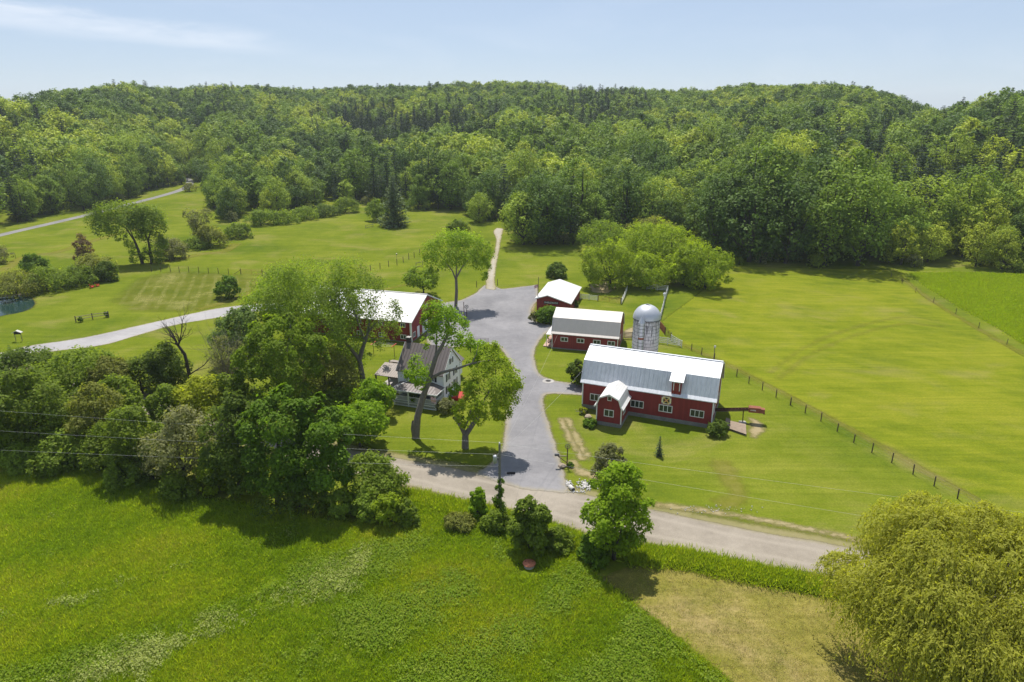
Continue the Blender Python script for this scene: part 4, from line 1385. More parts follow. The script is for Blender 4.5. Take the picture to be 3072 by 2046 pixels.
MB().tube([(0, 0, 0), (0.03, 0.35, 1.75)], 0.07, 8).build('support_post', M['rustdark'], el)
MB().box(-0.45, -0.35, 0.0, 0.45, 0.35, 0.10).build('footing', M['concrete'], el)

def platform(label, quad, z, n, along=0):
    q_ = [Vector((*S(*c4(*p), z), z)) for p in quad]
    o = q_[0]
    t = thing('timber_platform', label, 'platform', (o.x, o.y, 0))
    q_ = [p - Vector((o.x, o.y, 0)) for p in q_]
    for i in range(n):
        a, b2 = q_[0].lerp(q_[1], (i + 0.5) / n), q_[3].lerp(q_[2], (i + 0.5) / n)
        wdt = (q_[1] - q_[0]).length / n * 0.86
        MB().bar(a, b2, wdt, 0.05).build('plank', M['deck'], t)
    for f in (0.1, 0.5, 0.9):
        a, b2 = q_[0].lerp(q_[3], f), q_[1].lerp(q_[2], f)
        MB().bar(a - Vector((0, 0, z / 2 + 0.03)), b2 - Vector((0, 0, z / 2 + 0.03)), 0.12, z - 0.02).build('bearer', M['wood'], t)
    return t
platform('small timber platform close to the barn wall', [(1425, 1130), (1505, 1155), (1475, 1335), (1400, 1300)], 0.35, 5)
platform('large timber platform of many planks under the hay elevator', [(1510, 1190), (1815, 1260), (1825, 1460), (1480, 1340)], 0.3, 14)

# flagpole by the garage
c2 = lambda x, y: ((1590 + x * 310 / 1870) / K, (800 + y * 310 / 1870) / K)
fx, fy = S(*c2(128, 800))
fl = thing('flagpole', 'dark flagpole with a small limp flag at the garage corner', 'flagpole', (fx, fy, 0))
fh = zat(fx, fy, c2(178, 185)[1])
MB().tube([(0, 0, -0.1), (0.25, 0, fh)], [0.09, 0.05], 8).build('pole', M['post'], fl)
m, nt, out = new_mat('striped_flag')
tcx = nt.n('ShaderNodeSeparateXYZ', ins={0: nt.n('ShaderNodeTexCoord').outputs['Object']})
stp = nt.math('GREATER_THAN', nt.math('FRACT', nt.math('MULTIPLY', tcx.outputs[2], 6.0)), 0.5)
nt.put(out.inputs[0], principled(nt, nt.mix(stp, (0.65, 0.62, 0.63), (0.45, 0.09, 0.10)), 0.8))
M['flag'] = m
fv, ff = [], []
for i in range(9):
    for j in range(5):
        fv.append((-0.05 - i * 0.10, 0.06 * math.sin(i * 1.1 + j * 0.4), -j * 0.17 - 0.02 * i * i * 0.25))
for i in range(8):
    for j in range(4):
        ff.append((i * 5 + j, i * 5 + j + 1, (i + 1) * 5 + j + 1, (i + 1) * 5 + j))
MB().add(fv, ff, True).build('flag', M['flag'], fl, (0.18, 0, fh * 0.78))
pf2 = thing('porch_flag', 'striped flag drooping on a slanted staff from the house porch post', 'flag', (*S(*((1090 + 1250 * .1658) / K, (1000 + 1390 * .1658) / K)), 0))
pf2.location = Vector((-16.93, 94.33, 0)) + Matrix.Rotation(math.radians(-18.4), 3, 'Z') @ Vector((6.95, -2.85, 0))
MB().tube([(0, 0, 2.2), (-0.25, -0.9, 2.75)], 0.02, 6).build('staff', M['wood'], pf2)
fm = MB().add([(x * 0.9, y, z * 1.5) for x, y, z in fv], ff, True).build('flag', M['flag'], pf2, (-0.2, -0.85, 2.65))
fm.rotation_euler = (0, -1.0, 0.6)

# wheel sign, posts and gate near the left barn
x0, y0 = S(*((1360 + 287 * 240 / 1711) / K, (880 + 515 * 240 / 1711) / K))
ws = thing('wheel_post', 'dark post carrying an old wagon wheel at the lawn tip by the yard', 'post', (x0, y0, 0))
MB().box(-0.07, -0.07, -0.1, 0.07, 0.07, 1.75).build('post', M['rustdark'], ws)
b = MB()
for k in range(14):
    a, a2 = 2 * math.pi * k / 14, 2 * math.pi * (k + 1) / 14
    b.bar((0.36 * math.cos(a), 0, 2.3 + 0.36 * math.sin(a)), (0.36 * math.cos(a2), 0, 2.3 + 0.36 * math.sin(a2)), 0.07, 0.10)
for k in range(4):
    a = math.pi / 4 * k
    b.bar((-0.34 * math.cos(a), 0, 2.3 - 0.34 * math.sin(a)), (0.34 * math.cos(a), 0, 2.3 + 0.34 * math.sin(a)), 0.03, 0.04)
b.build('wheel', M['galv_dark'], ws)
MB().box(-0.02, -0.02, 1.75, 0.02, 0.02, 2.0).build('bracket', M['rustdark'], ws)
x0, y0 = S(*((1360 + 232 * 240 / 1711) / K, (880 + 600 * 240 / 1711) / K))
lp = thing('tall_post', 'tall thin dark post with pale arms beside the wagon wheel post', 'post', (x0, y0, 0))
MB().box(-0.06, -0.06, -0.1, 0.06, 0.06, 4.1).build('post', M['rustdark'], lp)
for k in range(4):
    MB().bar((0, 0, 1.0 + k * 0.13), (-1.4 + k * 0.12, -0.2, 0.85 + k * 0.15), 0.04, 0.05).build('arm', M['stone'], lp)
for (a, b_, lab) in ((960, 1250, 'dark post with white cap at the inner edge of the drive'), (370, 1250, 'dark post half hidden by leaves in the yard')):
    x0, y0 = S(*((1360 + a * 240 / 1711) / K, (880 + b_ * 240 / 1711) / K))
    t = thing('marker_post', lab, 'post', (x0, y0, 0))
    MB().box(-0.08, -0.08, -0.1, 0.08, 0.08, 1.35).build('post', M['rustdark'], t)
    if a > 500:
        MB().box(-0.1, -0.1, 1.35, 0.1, 0.1, 1.48).build('cap', M['white'], t)

# clothes line behind the house
c5 = lambda x, y: ((1090 + x * 360 / 2171) / K, (1000 + y * 360 / 2171) / K)
ca, cb = S(*c5(565, 420)), S(*c5(190, 380))
cl = thing('clothes_line', 'clothes line of five cords with a red cross arm behind the house', 'clothes line', (*ca, 0))
dvec = Vector((cb[0] - ca[0], cb[1] - ca[1], 0))
sdv = dvec.normalized().cross(Vector((0, 0, 1)))
for p in (Vector((0, 0, 0)), dvec):
    MB().tube([p, p + Vector((0, 0, 2.1))], 0.045, 7).build('post', M['rustdark'], cl)
    MB().bar(p + sdv * 1.0 + Vector((0, 0, 2.1)), p - sdv * 1.0 + Vector((0, 0, 2.1)), 0.09, 0.09).build('cross_arm', M['redpaint'], cl)
for k in range(5):
    s = sdv * (-0.9 + 0.45 * k)
    MB().tube([s + Vector((0, 0, 2.14)), dvec * 0.5 + s + Vector((0, 0, 2.05)), dvec + s + Vector((0, 0, 2.14))], 0.012, 4).build('cord', M['wire'], cl)

# red hatch and box beside the house
x0, y0 = S(*c5(1720, 1190))
ht = thing('cellar_hatch', 'low red sloping hatch cover beside the right wall of the farmhouse', 'hatch', (x0, y0, 0), math.radians(-18.4))
MB().prism([(-0.6, 0.0), (-0.6, 0.45), (0.35, 1.05), (1.1, 0.8), (1.1, 0.0)], -1.0, 1.1).build('cover', M['redpaint'], ht)
MB().prism([(-0.62, 0.47), (0.36, 1.09), (0.36, 1.12), (-0.64, 0.50)], -0.02, 0.02).build('seam', M['rustdark'], ht)
x0, y0 = S(*c5(1590, 1190))
ac = thing('heat_pump', 'pale grey appliance box at the right wall of the farmhouse', 'appliance', (x0, y0, 0), math.radians(-18.4))
MB().box(-0.4, -0.2, 0.05, 0.4, 0.2, 0.85).build('casing', M['stone'], ac)
MB().lathe([(0.0, 0.0), (0.28, 0.0), (0.28, 0.02), (0.0, 0.02)], 16).build('grille', M['galv_dark'], ac, (0, -0.205, 0.47)).rotation_euler = (math.pi / 2, 0, 0)

# planted wheelbarrow
c3 = lambda x, y: ((1720 + x * 280 / 2195) / K, (1100 + y * 280 / 2195) / K)
wbx, wby = S(*c3(215, 1110))
wb = thing('wheelbarrow', 'old wheelbarrow planted with yellow flowers on the lawn by the barn', 'wheelbarrow', (wbx, wby, 0), 0.2)
b = MB()
b.add([(-0.45, -0.32, 0.65), (0.5, -0.32, 0.65), (0.5, 0.32, 0.65), (-0.45, 0.32, 0.65), (-0.25, -0.2, 0.3), (0.35, -0.2, 0.3), (0.35, 0.2, 0.3), (-0.25, 0.2, 0.3)],
      [(4, 5, 6, 7), (0, 1, 5, 4), (1, 2, 6, 5), (2, 3, 7, 6), (3, 0, 4, 7)])
b.build('tray', M['galv'], wb)
MB().lathe([(0.16, -0.04), (0.22, -0.04), (0.22, 0.04), (0.16, 0.04)], 14).build('wheel', M['dark'], wb, (0.62, 0, 0.2)).rotation_euler = (math.pi / 2, 0, 0)
for s in (-1, 1):
    MB().bar((0.6, 0.1 * s, 0.22), (-1.1, 0.3 * s, 0.62), 0.05, 0.05).build('handle', M['wood'], wb)
    MB().bar((-0.3, 0.25 * s, 0.45), (-0.35, 0.25 * s, 0.0), 0.04, 0.04).build('leg', M['rustdark'], wb)

# chair on the shed porch, red garden chairs by the pond, roofed board, dock
def garden_chair(label, x, y, rz, mat, group=None):
    t = thing('garden_chair', label, 'chair', (x, y, 0), rz, group)
    MB().bar((0, -0.28, 0.36), (0, 0.28, 0.27), 0.55, 0.04).build('seat', mat, t)
    bb = MB()
    for k in range(5):
        bb.bar((-0.22 + k * 0.11, 0.25, 0.27), (-0.25 + k * 0.125, 0.55, 1.0 + 0.05 * (2 - abs(k - 2))), 0.095, 0.025, (0, 1, 0))
    bb.build('backrest', mat, t)
    for s in (-1, 1):
        MB().bar((0.32 * s, -0.35, 0.56), (0.32 * s, 0.4, 0.56), 0.13, 0.03).build('armrest', mat, t)
        MB().bar((0.30 * s, -0.3, 0.0), (0.30 * s, -0.3, 0.545), 0.09, 0.04).build('leg', mat, t)
        MB().bar((0.28 * s, -0.3, 0.34), (0.28 * s, 0.55, 0.02), 0.04, 0.1).build('leg', mat, t)
    return t
x0, y0 = S(*((1632 * 0.16985) / K, (820 + 258 * 0.16985) / K))
garden_chair('bright red garden chair alone on the left lawn', x0, y0, 2.6, M['redpaint'])
garden_chair('second red garden chair close behind the first on the left lawn', x0 + 0.6, y0 + 1.3, 2.2, M['redpaint'])
x0, y0 = S(*c2(368, 1370))
garden_chair('dark chair on the porch at the left end of the red shed', x0, y0, 1.9, M['rustdark'])
for o_ in bpy.data.objects:
    if o_.get('label', '').startswith('dark chair on the porch'):
        o_.location.z = 0.165
x0, y0 = S(*((340 * 0.16985) / K, (820 + 1195 * 0.16985) / K))
kb = thing('roofed_board', 'small roofed notice board on two thin legs on the far left lawn', 'notice board', (x0, y0, 0), 0.1)
for s in (-0.55, 0.55):
    MB().box(s - 0.04, -0.04, -0.1, s + 0.04, 0.04, 1.6).build('leg', M['wood'], kb)
MB().box(-0.62, -0.05, 1.3, 0.62, -0.041, 1.85).build('board', M['dark'], kb)
MB().prism([(-0.85, 1.62), (0, 2.02), (0.85, 1.62), (0.85, 1.70), (0, 2.12), (-0.85, 1.70)], -0.35, 0.3, 'y').build('roof', M['stone'], kb)
da, db = S(*((-700 * 0.16985) / K, (820 + 505 * 0.16985) / K)), S(*((545 * 0.16985) / K, (820 + 382 * 0.16985) / K))
dk_ = thing('dock', 'narrow grey plank dock reaching into the pond', 'dock', (*db, 0))
dvv = Vector((da[0] - db[0], da[1] - db[1], 0))
n = 40
for i in range(n):
    c_ = dvv * (i + 0.5) / n
    s_ = dvv.normalized().cross(Vector((0, 0, 1))) * 0.55
    MB().bar(c_ - s_ + Vector((0, 0, 0.42)), c_ + s_ + Vector((0, 0, 0.42)), dvv.length / n * 0.9, 0.05).build('plank', M['wood'], dk_)
for s in (-0.45, 0.45):
    s_ = dvv.normalized().cross(Vector((0, 0, 1))) * s
    MB().bar(s_ + Vector((0, 0, 0.33)), dvv + s_ + Vector((0, 0, 0.33)), 0.08, 0.12).build('stringer', M['wood'], dk_)
# bird house on a post in the long fence, lantern behind silo
x0, y0 = cA([(209, 690)])[0]
bh = thing('bird_house', 'tall grey post with a bird house behind the barn roof', 'bird house', (x0, y0, 0))
MB().box(-0.05, -0.05, -0.1, 0.05, 0.05, 2.2).build('post', M['wood'], bh)
MB().prism([(-0.14, 2.2), (0.14, 2.2), (0.14, 2.5), (0, 2.65), (-0.14, 2.5)], -0.14, 0.14).build('box', M['stone'], bh)
x0, y0 = cG([(1768, 640)])[0]
bh = thing('bird_house', 'white bird house with a pointed roof on a post behind the silo', 'bird house', (x0, y0, 0))
MB().box(-0.06, -0.06, -0.1, 0.06, 0.06, 2.3).build('post', M['fence'], bh)
MB().box(-0.2, -0.2, 2.3, 0.2, 0.2, 2.75).build('box', M['fence'], bh)
MB().lathe([(0.34, 2.75), (0.0, 3.2)], 4).build('roof', M['galv'], bh)
x0, y0 = cD([(760, 955)])[0]
bh = thing('bird_house', 'tiny bird house on a thin pole in the field behind the white roof', 'bird house', (x0, y0 + 0.3, 0))
MB().box(-0.035, -0.035, -0.1, 0.035, 0.035, 2.7).build('post', M['wood'], bh)
MB().box(-0.13, -0.13, 2.7, 0.13, 0.13, 3.0).build('box', M['post'], bh)
MB().lathe([(0.22, 3.0), (0.0, 3.16)], 4).build('roof', M['stone'], bh)
# dark newspaper box lying at the drive mouth
x0, y0 = S(*((1450 + 325 * 200 / 784) / K, (1320 + 398 * 200 / 784) / K))
tr = thing('trough', 'small black trough lying on the gravel beside the utility pole', 'trough', (x0, y0, 0), 0.0)
MB().add([(-0.5, -0.15, 0.16), (0.5, -0.15, 0.16), (0.5, 0.15, 0.16), (-0.5, 0.15, 0.16), (-0.42, -0.1, 0.0), (0.42, -0.1, 0.0), (0.42, 0.1, 0.0), (-0.42, 0.1, 0.0)],
        [(4, 5, 6, 7), (0, 1, 5, 4), (1, 2, 6, 5), (2, 3, 7, 6), (3, 0, 4, 7)]).build('tray', M['dark'], tr)

# ------------------------------------------------------------------ foliage
def leaf_mat(name, trans=0.35, rough=0.55, tone=None, upright=0.0, gain=(1.45, 3.2)):
    m, nt, out = new_mat(name)
    oi = nt.n('ShaderNodeObjectInfo')
    tint = nt.attr('tint').outputs['Fac']
    rndv = oi.outputs['Random']
    base = oi.outputs['Color'] if tone is None else nt.n('ShaderNodeRGB').outputs[0]
    if tone is not None:
        base.default_value = (*tone, 1)
    v = nt.math('MULTIPLY', nt.rng(tint, 0, 1, *gain), nt.rng(rndv, 0, 1, 0.86, 1.14))
    c = nt.mix(1.0, base, nt.n('ShaderNodeCombineColor', ins={0: v, 1: v, 2: v}).outputs[0], 'MULTIPLY')
    c = nt.mix(nt.math('MULTIPLY', nt.rng(tint, 0.72, 1.0), 0.35), c, nt.mix(1.0, base, (1.75, 1.35, 0.9, 1), 'MULTIPLY'))
    nrm = None
    if upright:
        gn = nt.n('ShaderNodeNewGeometry').outputs['Normal']
        mx = nt.n('ShaderNodeVectorMath', operation='MULTIPLY_ADD', ins={0: gn, 1: (1 - upright,) * 3, 2: (0, 0, upright)})
        nrm = nt.n('ShaderNodeVectorMath', operation='NORMALIZE', ins={0: mx}).outputs[0]
    d = principled(nt, c, rough, 0, 0.1, nrm)
    t = nt.n('ShaderNodeBsdfTranslucent', ins={'Color': nt.mix(1.0, c, (1.35, 1.35, 0.55, 1), 'MULTIPLY')})
    ms = nt.n('ShaderNodeMixShader', ins={0: trans})
    nt.put(ms.inputs[1], d); nt.put(ms.inputs[2], t)
    nt.put(out.inputs[0], ms)
    return m


M['leaf'] = leaf_mat('leaves', 0.56)
M['blade'] = leaf_mat('blades', 0.5, 0.6, gain=(1.7, 3.9))
M['wood_leaf'] = leaf_mat('woodleaves', 0.27, 0.6, gain=(1.9, 4.1))
M['needle'] = leaf_mat('needles', 0.18, 0.6)
M['bark'] = plain('grey_bark', (0.165, 0.145, 0.122), 0.9, var=0.35, scale=3.5, bmp=0.6)
M['bark_dark'] = plain('dark_bark', (0.055, 0.045, 0.036), 0.9, var=0.35, scale=3.5, bmp=0.6)
M['twig'] = plain('grey_twig', (0.19, 0.165, 0.13), 0.9, var=0.25, scale=3)

CLR = dict(mid=(0.082, 0.112, 0.012), bright=(0.094, 0.135, 0.009), vivid=(0.086, 0.134, 0.006), dark=(0.060, 0.086, 0.012), deep=(0.058, 0.098, 0.008),
           yellow=(0.135, 0.150, 0.010), lime=(0.114, 0.150, 0.008), olive=(0.100, 0.108, 0.022), grey=(0.100, 0.104, 0.044), pine=(0.032, 0.048, 0.018), spruce=(0.026, 0.046, 0.024),
           gold=(0.170, 0.138, 0.018), willow=(0.178, 0.182, 0.026), copper=(0.080, 0.055, 0.03), fresh=(0.088, 0.122, 0.014), bluegreen=(0.062, 0.090, 0.022))


def unit(v):
    return v / np.maximum(np.linalg.norm(v, axis=-1, keepdims=True), 1e-9)


def cards(P, N, size, aspect, rs, tangent=None):
    n = len(P)
    T = unit(np.cross(N, unit(rs.randn(n, 3)))) if tangent is None else unit(tangent)
    B = unit(np.cross(N, T))
    l = (size * 0.5)[:, None]
    w = l * aspect
    k = rs.uniform(-0.25, 0.25, (n, 1))
    V = np.stack([P + T * l, P + B * w + T * l * k, P - T * l, P - B * w + T * l * k], 1).reshape(-1, 3)
    F = np.arange(4 * n).reshape(n, 4)
    return V, F


def lobes_env(rs, h, w, cb, k, shape, lr=(0.30, 0.46)):
    out = []
    z0, z1 = cb * h, h
    k = int(k * 1.5)
    sx, sy = rs.uniform(-0.12, 0.12, 2) * w
    for i in range(k):
        t = (i + 0.5) / k + rs.uniform(-1.5, 1.5) / k
        t = min(max(t, 0.02), 0.98)
        if shape == 'round': p = max(0.15, (1 - (2 * t - 0.95) ** 2)) ** 0.55
        elif shape == 'shrub': p = max(0.2, (1 - max(0, (t - 0.25) / 0.8) ** 2)) ** 0.6
        elif shape == 'vase': p = 0.28 + 0.72 * math.sin(min(1, t / 0.85) * math.pi / 2) ** 1.6 if t < 0.85 else 0.85
        elif shape == 'column': p = max(0.3, 1 - (2 * t - 0.9) ** 4)
        elif shape == 'umbrella': p = max(0.2, 1 - ((t - 0.55) / 0.55) ** 2) ** 0.5
        else: p = 1 - t * 0.85
        r = rs.uniform(lr[0] * 0.62, lr[1] * 0.95) * w / 2
        r = min(r, 0.36 * (z1 - z0), max(0.55 * p * w / 2, 0.25 * w / 2))
        rad = max(0, p * w / 2 - 0.8 * r) * (0.30 + 0.82 * math.sqrt(rs.rand()))
        a = i * 2.39996 + rs.uniform(-0.5, 0.5)
        z = z0 + r * 0.7 + t * (z1 - z0 - 1.5 * r)
        out.append((rad * math.cos(a) + sx * t, rad * math.sin(a) + sy * t, z, r))
    out.append((0, 0, (z0 + z1) / 2, 0.26 * w))
    return np.array(out)


def crown_arrays(lobes, n, leaf, seed, aspect=0.62, up=0.75, flat=0.85, clump=30, spread=0.25, droop=0.0):
    rs = np.random.RandomState(seed)
    lobes = np.asarray(lobes, float)
    wts = lobes[:, 3] ** 2
    wts = wts / wts.sum()
    ncl = max(30, int(len(lobes) * clump))
    li = rs.choice(len(lobes), ncl, p=wts)
    d = unit(rs.randn(ncl, 3))
    cen = lobes[:, :3].mean(0)
    outw = unit(lobes[li, :3] - cen + 1e-3)
    flip = (np.sum(d * outw, 1) < -0.25) & (rs.rand(ncl) < 0.75)
    d[flip] *= -1
    down = (d[:, 2] < -0.35) & (rs.rand(ncl) < 0.55)
    d[down, 2] *= -1
    R = lobes[li, 3]
    C = lobes[li, :3] + d * (R * rs.uniform(0.72, 1.0, ncl))[:, None] * np.array([1, 1, flat])
    ctint = rs.uniform(-0.34, 0.34, ncl)
    ci = rs.randint(0, ncl, n)
    # some sprays reach out past the rest: an uneven outline
    spray = rs.rand(ncl) < 0.13
    C[spray] += d[spray] * (R[spray] * rs.uniform(0.18, 0.5, spray.sum()))[:, None]
    off = rs.randn(n, 3) * (R[ci] * spread * np.where(spray[ci], 0.6, 1.0))[:, None]
    dd = d[ci]
    off -= dd * np.sum(off * dd, 1, keepdims=True) * 0.45
    P = C[ci] + off
    if droop:
        P[:, 2] -= droop * np.sum(off[:, :2] ** 2, 1)
    N = unit(dd * 0.75 + np.array([0, 0, up * 0.8]) + rs.randn(n, 3) * 0.36)
    size = leaf * rs.uniform(0.65, 1.35, n)
    V, F = cards(P, N, size, aspect, rs)
    tint = np.clip(0.45 + ctint[ci] + rs.uniform(-0.24, 0.24, n), 0, 1)
    V[:, 2] = np.maximum(V[:, 2], 0.02)
    return V, F, np.repeat(tint, 4)


def limb_mesh(name, limbs, mat):
    b = MB()
    for pts, r0, r1 in limbs:
        m = len(pts)
        b.tube(pts, [r0 + (r1 - r0) * i / (m - 1) for i in range(m)], 6, False)
    me = bpy.data.meshes.new(name)
    me.from_pydata(b.v, [], b.f)
    me.polygons.foreach_set('use_smooth', [True] * len(b.f))
    me.update()
    me.materials.append(mat)
    return me


def auto_limbs(rs, lobes, h, w, cb, r):
    hub = np.array([rs.uniform(-.03, .03) * w, rs.uniform(-.03, .03) * w, max(cb, 0.16) * h * 1.05])
    topz = lobes[:, 2].max()
    out = [([(0, 0, -0.2), tuple(hub * [0.5, 0.5, 0.5]), tuple(hub)], r, r * 0.72),
           ([tuple(hub), (hub[0] * 1.4, hub[1], (hub[2] + topz) / 2), (0.02 * w, 0.02 * w, topz * 0.97)], r * 0.7, r * 0.12)]
    for i in rs.permutation(len(lobes))[:9]:
        c = lobes[i, :3]
        mid = hub * 0.5 + c * 0.5 + np.array([0, 0, -0.12 * np.linalg.norm(c - hub)])
        s = hub * (0.7 + 0.3 * rs.rand())
        s[:2] = hub[:2]
        out.append(([tuple(s), tuple(mid), tuple(c)], r * 0.45, r * 0.08))
    return out


def broadleaf(seed, h, w, cb, k, shape, n, leaf, mat_bark, lr=(0.30, 0.46), mat=None, **kw):
    rs = np.random.RandomState(seed)
    lobes = lobes_env(rs, h, w, cb, k, shape, lr)
    V, F, t = crown_arrays(lobes, n, leaf, seed + 7, **kw)
    cm = np_mesh('crown', V, F, mat or M['leaf'], False, {'tint': t})
    tm = limb_mesh('trunk', auto_limbs(rs, lobes, h, w, cb, max(0.06, 0.018 * h + 0.012 * w)), mat_bark)
    return tm, cm


def conifer(seed, h, w, n_whorl, leaf, cb=0.06, sweep=0.25, power=0.9, per=7, dens=1.0, flat_top=0.0):
    rs = np.random.RandomState(seed)
    P, N, T, S_ = [], [], [], []
    limbs = [([(0, 0, -0.2), (0, 0, h * 0.5), (0, 0, h * 0.99)], 0.016 * h, 0.02)]
    for i in range(n_whorl):
        t = i / (n_whorl - 1)
        z = h * (cb + (1 - cb) * t)
        reach = w / 2 * max(0.06, (1 - t) ** power * (1 - flat_top) + flat_top * max(0, 1 - t ** 3)) * rs.uniform(0.78, 1.1)
        m = max(4, int(per * (1 - 0.4 * t)))
        a0 = rs.uniform(0, 6.28)
        for j in range(m):
            a = a0 + 2 * math.pi * j / m + rs.uniform(-0.3, 0.3)
            L_ = reach * rs.uniform(0.7, 1.15)
            dirv = np.array([math.cos(a), math.sin(a), 0])
            ns = max(3, int(L_ / leaf * 1.6 * dens))
            for s in range(ns):
                f = (s + 0.6) / ns
                p = dirv * L_ * f + np.array([0, 0, z + sweep * L_ * (f * f - 0.75 * f)])
                for _ in range(2):
                    q = p + rs.randn(3) * np.array([1, 1, 0.35]) * leaf * 0.38
                    P.append(q)
                    N.append(np.array([0, 0, 1.0]) + rs.randn(3) * 0.38)
                    T.append(dirv + rs.randn(3) * 0.5)
                    S_.append(leaf * rs.uniform(0.8, 1.4) * (1 - 0.3 * t))
            if i % 2 == 0 and j % 2 == 0:
                limbs.append(([(0, 0, z), tuple(dirv * L_ * 0.9 + np.array([0, 0, z + sweep * L_ * 0.05]))], 0.05, 0.015))
    P, N, T, S_ = map(np.array, (P, N, T, S_))
    V, F = cards(P, unit(N), S_, 0.42, rs, T)
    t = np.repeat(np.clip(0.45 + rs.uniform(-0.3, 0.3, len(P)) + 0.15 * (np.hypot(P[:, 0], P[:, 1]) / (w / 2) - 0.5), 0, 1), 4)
    cm = np_mesh('crown', V, F, M['needle'], False, {'tint': t})
    return limb_mesh('trunk', limbs, M['bark_dark']), cm


def plant_it(name, label, cat, loc, tm, cm, color, rotz=0.0, scale=1.0, group=None):
    t = thing(name, label, cat, loc, rotz, group)
    t.scale = (scale, scale, scale) if not hasattr(scale, '__len__') else scale
    if tm: link('trunk', tm, t)
    if cm:
        c = link('crown', cm, t)
        c.color = (*color, 1)
    return t


seedc = [100]


def tree_at(name, label, cat, base, top, width, color, n=5000, leaf=0.27, cb=0.14, k=18, shape='round', bark='bark_dark', group=None, lr=(0.30, 0.46), depth=1.0, **kw):
    """a free-standing plant with its foot on the surveyed spot, as tall and wide as it was measured"""
    seedc[0] += 13
    x, y = S(*base)
    z0 = tz(x, y)
    h = max(0.5, zat(x, y, top) - z0)
    w = width * 1.26 * K * zc_of(x, y, h / 2) / FPX
    tm, cm = broadleaf(seedc[0], h, w, cb, k, shape, int(n * 1.5), leaf * 1.35, M[bark], lr, **kw)
    c = CLR[color] if isinstance(color, str) else color
    return plant_it(name, label, cat, (x, y, z0), tm, cm, c, 0, (1, depth, 1), group)


def custom_tree(name, label, base, lobes, limbs, color, n, leaf, bark='bark', group=None, seed=1, dead=None, cat='tree', rk=1.2, **kw):
    """a tree whose limbs and leaf masses were measured one by one; y offsets give it its depth"""
    x, y = S(*base)
    org = np.array([x, y, 0.0])
    LB = []
    for (u, v, r, dy) in lobes:
        p = np.array(W(u, v, y + dy)) - org
        LB.append((*p, r * rk * K * zc_of(x, y + dy, p[2]) / FPX))
    LM = []
    for pts, r0, r1 in limbs:
        LM.append(([tuple(np.array(W(u, v, y + dy)) - org) for u, v, dy in pts], r0, r1))
    t = thing(name, label, cat, (x, y, 0), 0, group)
    link('trunk', limb_mesh('trunk', LM, M[bark]), t)
    if LB:
        V, F, tt = crown_arrays(np.array(LB), int(n * 1.6), leaf * 1.1, seed, **kw)
        c = link('crown', np_mesh('crown', V, F, M['leaf'], False, {'tint': tt}), t)
        c.color = (*CLR[color], 1)
    return t


def twigs(rs, start, direction, length, r, level, out, spread=0.55):
    p = np.array(start, float); d = np.array(direction, float)
    pts = [tuple(p)]
    for _ in range(3):
        d = unit(d + rs.randn(3) * 0.14 + np.array([0, 0, 0.05]))
        p = p + d * length / 3
        pts.append(tuple(p))
    out.append((pts, r, r * 0.5))
    if level > 0:
        for i in range(3):
            q = np.array(pts[1 + i % 3])
            nd = unit(d + rs.randn(3) * spread)
            twigs(rs, q, nd, length * rs.uniform(0.5, 0.75), r * 0.5, level - 1, out, spread)


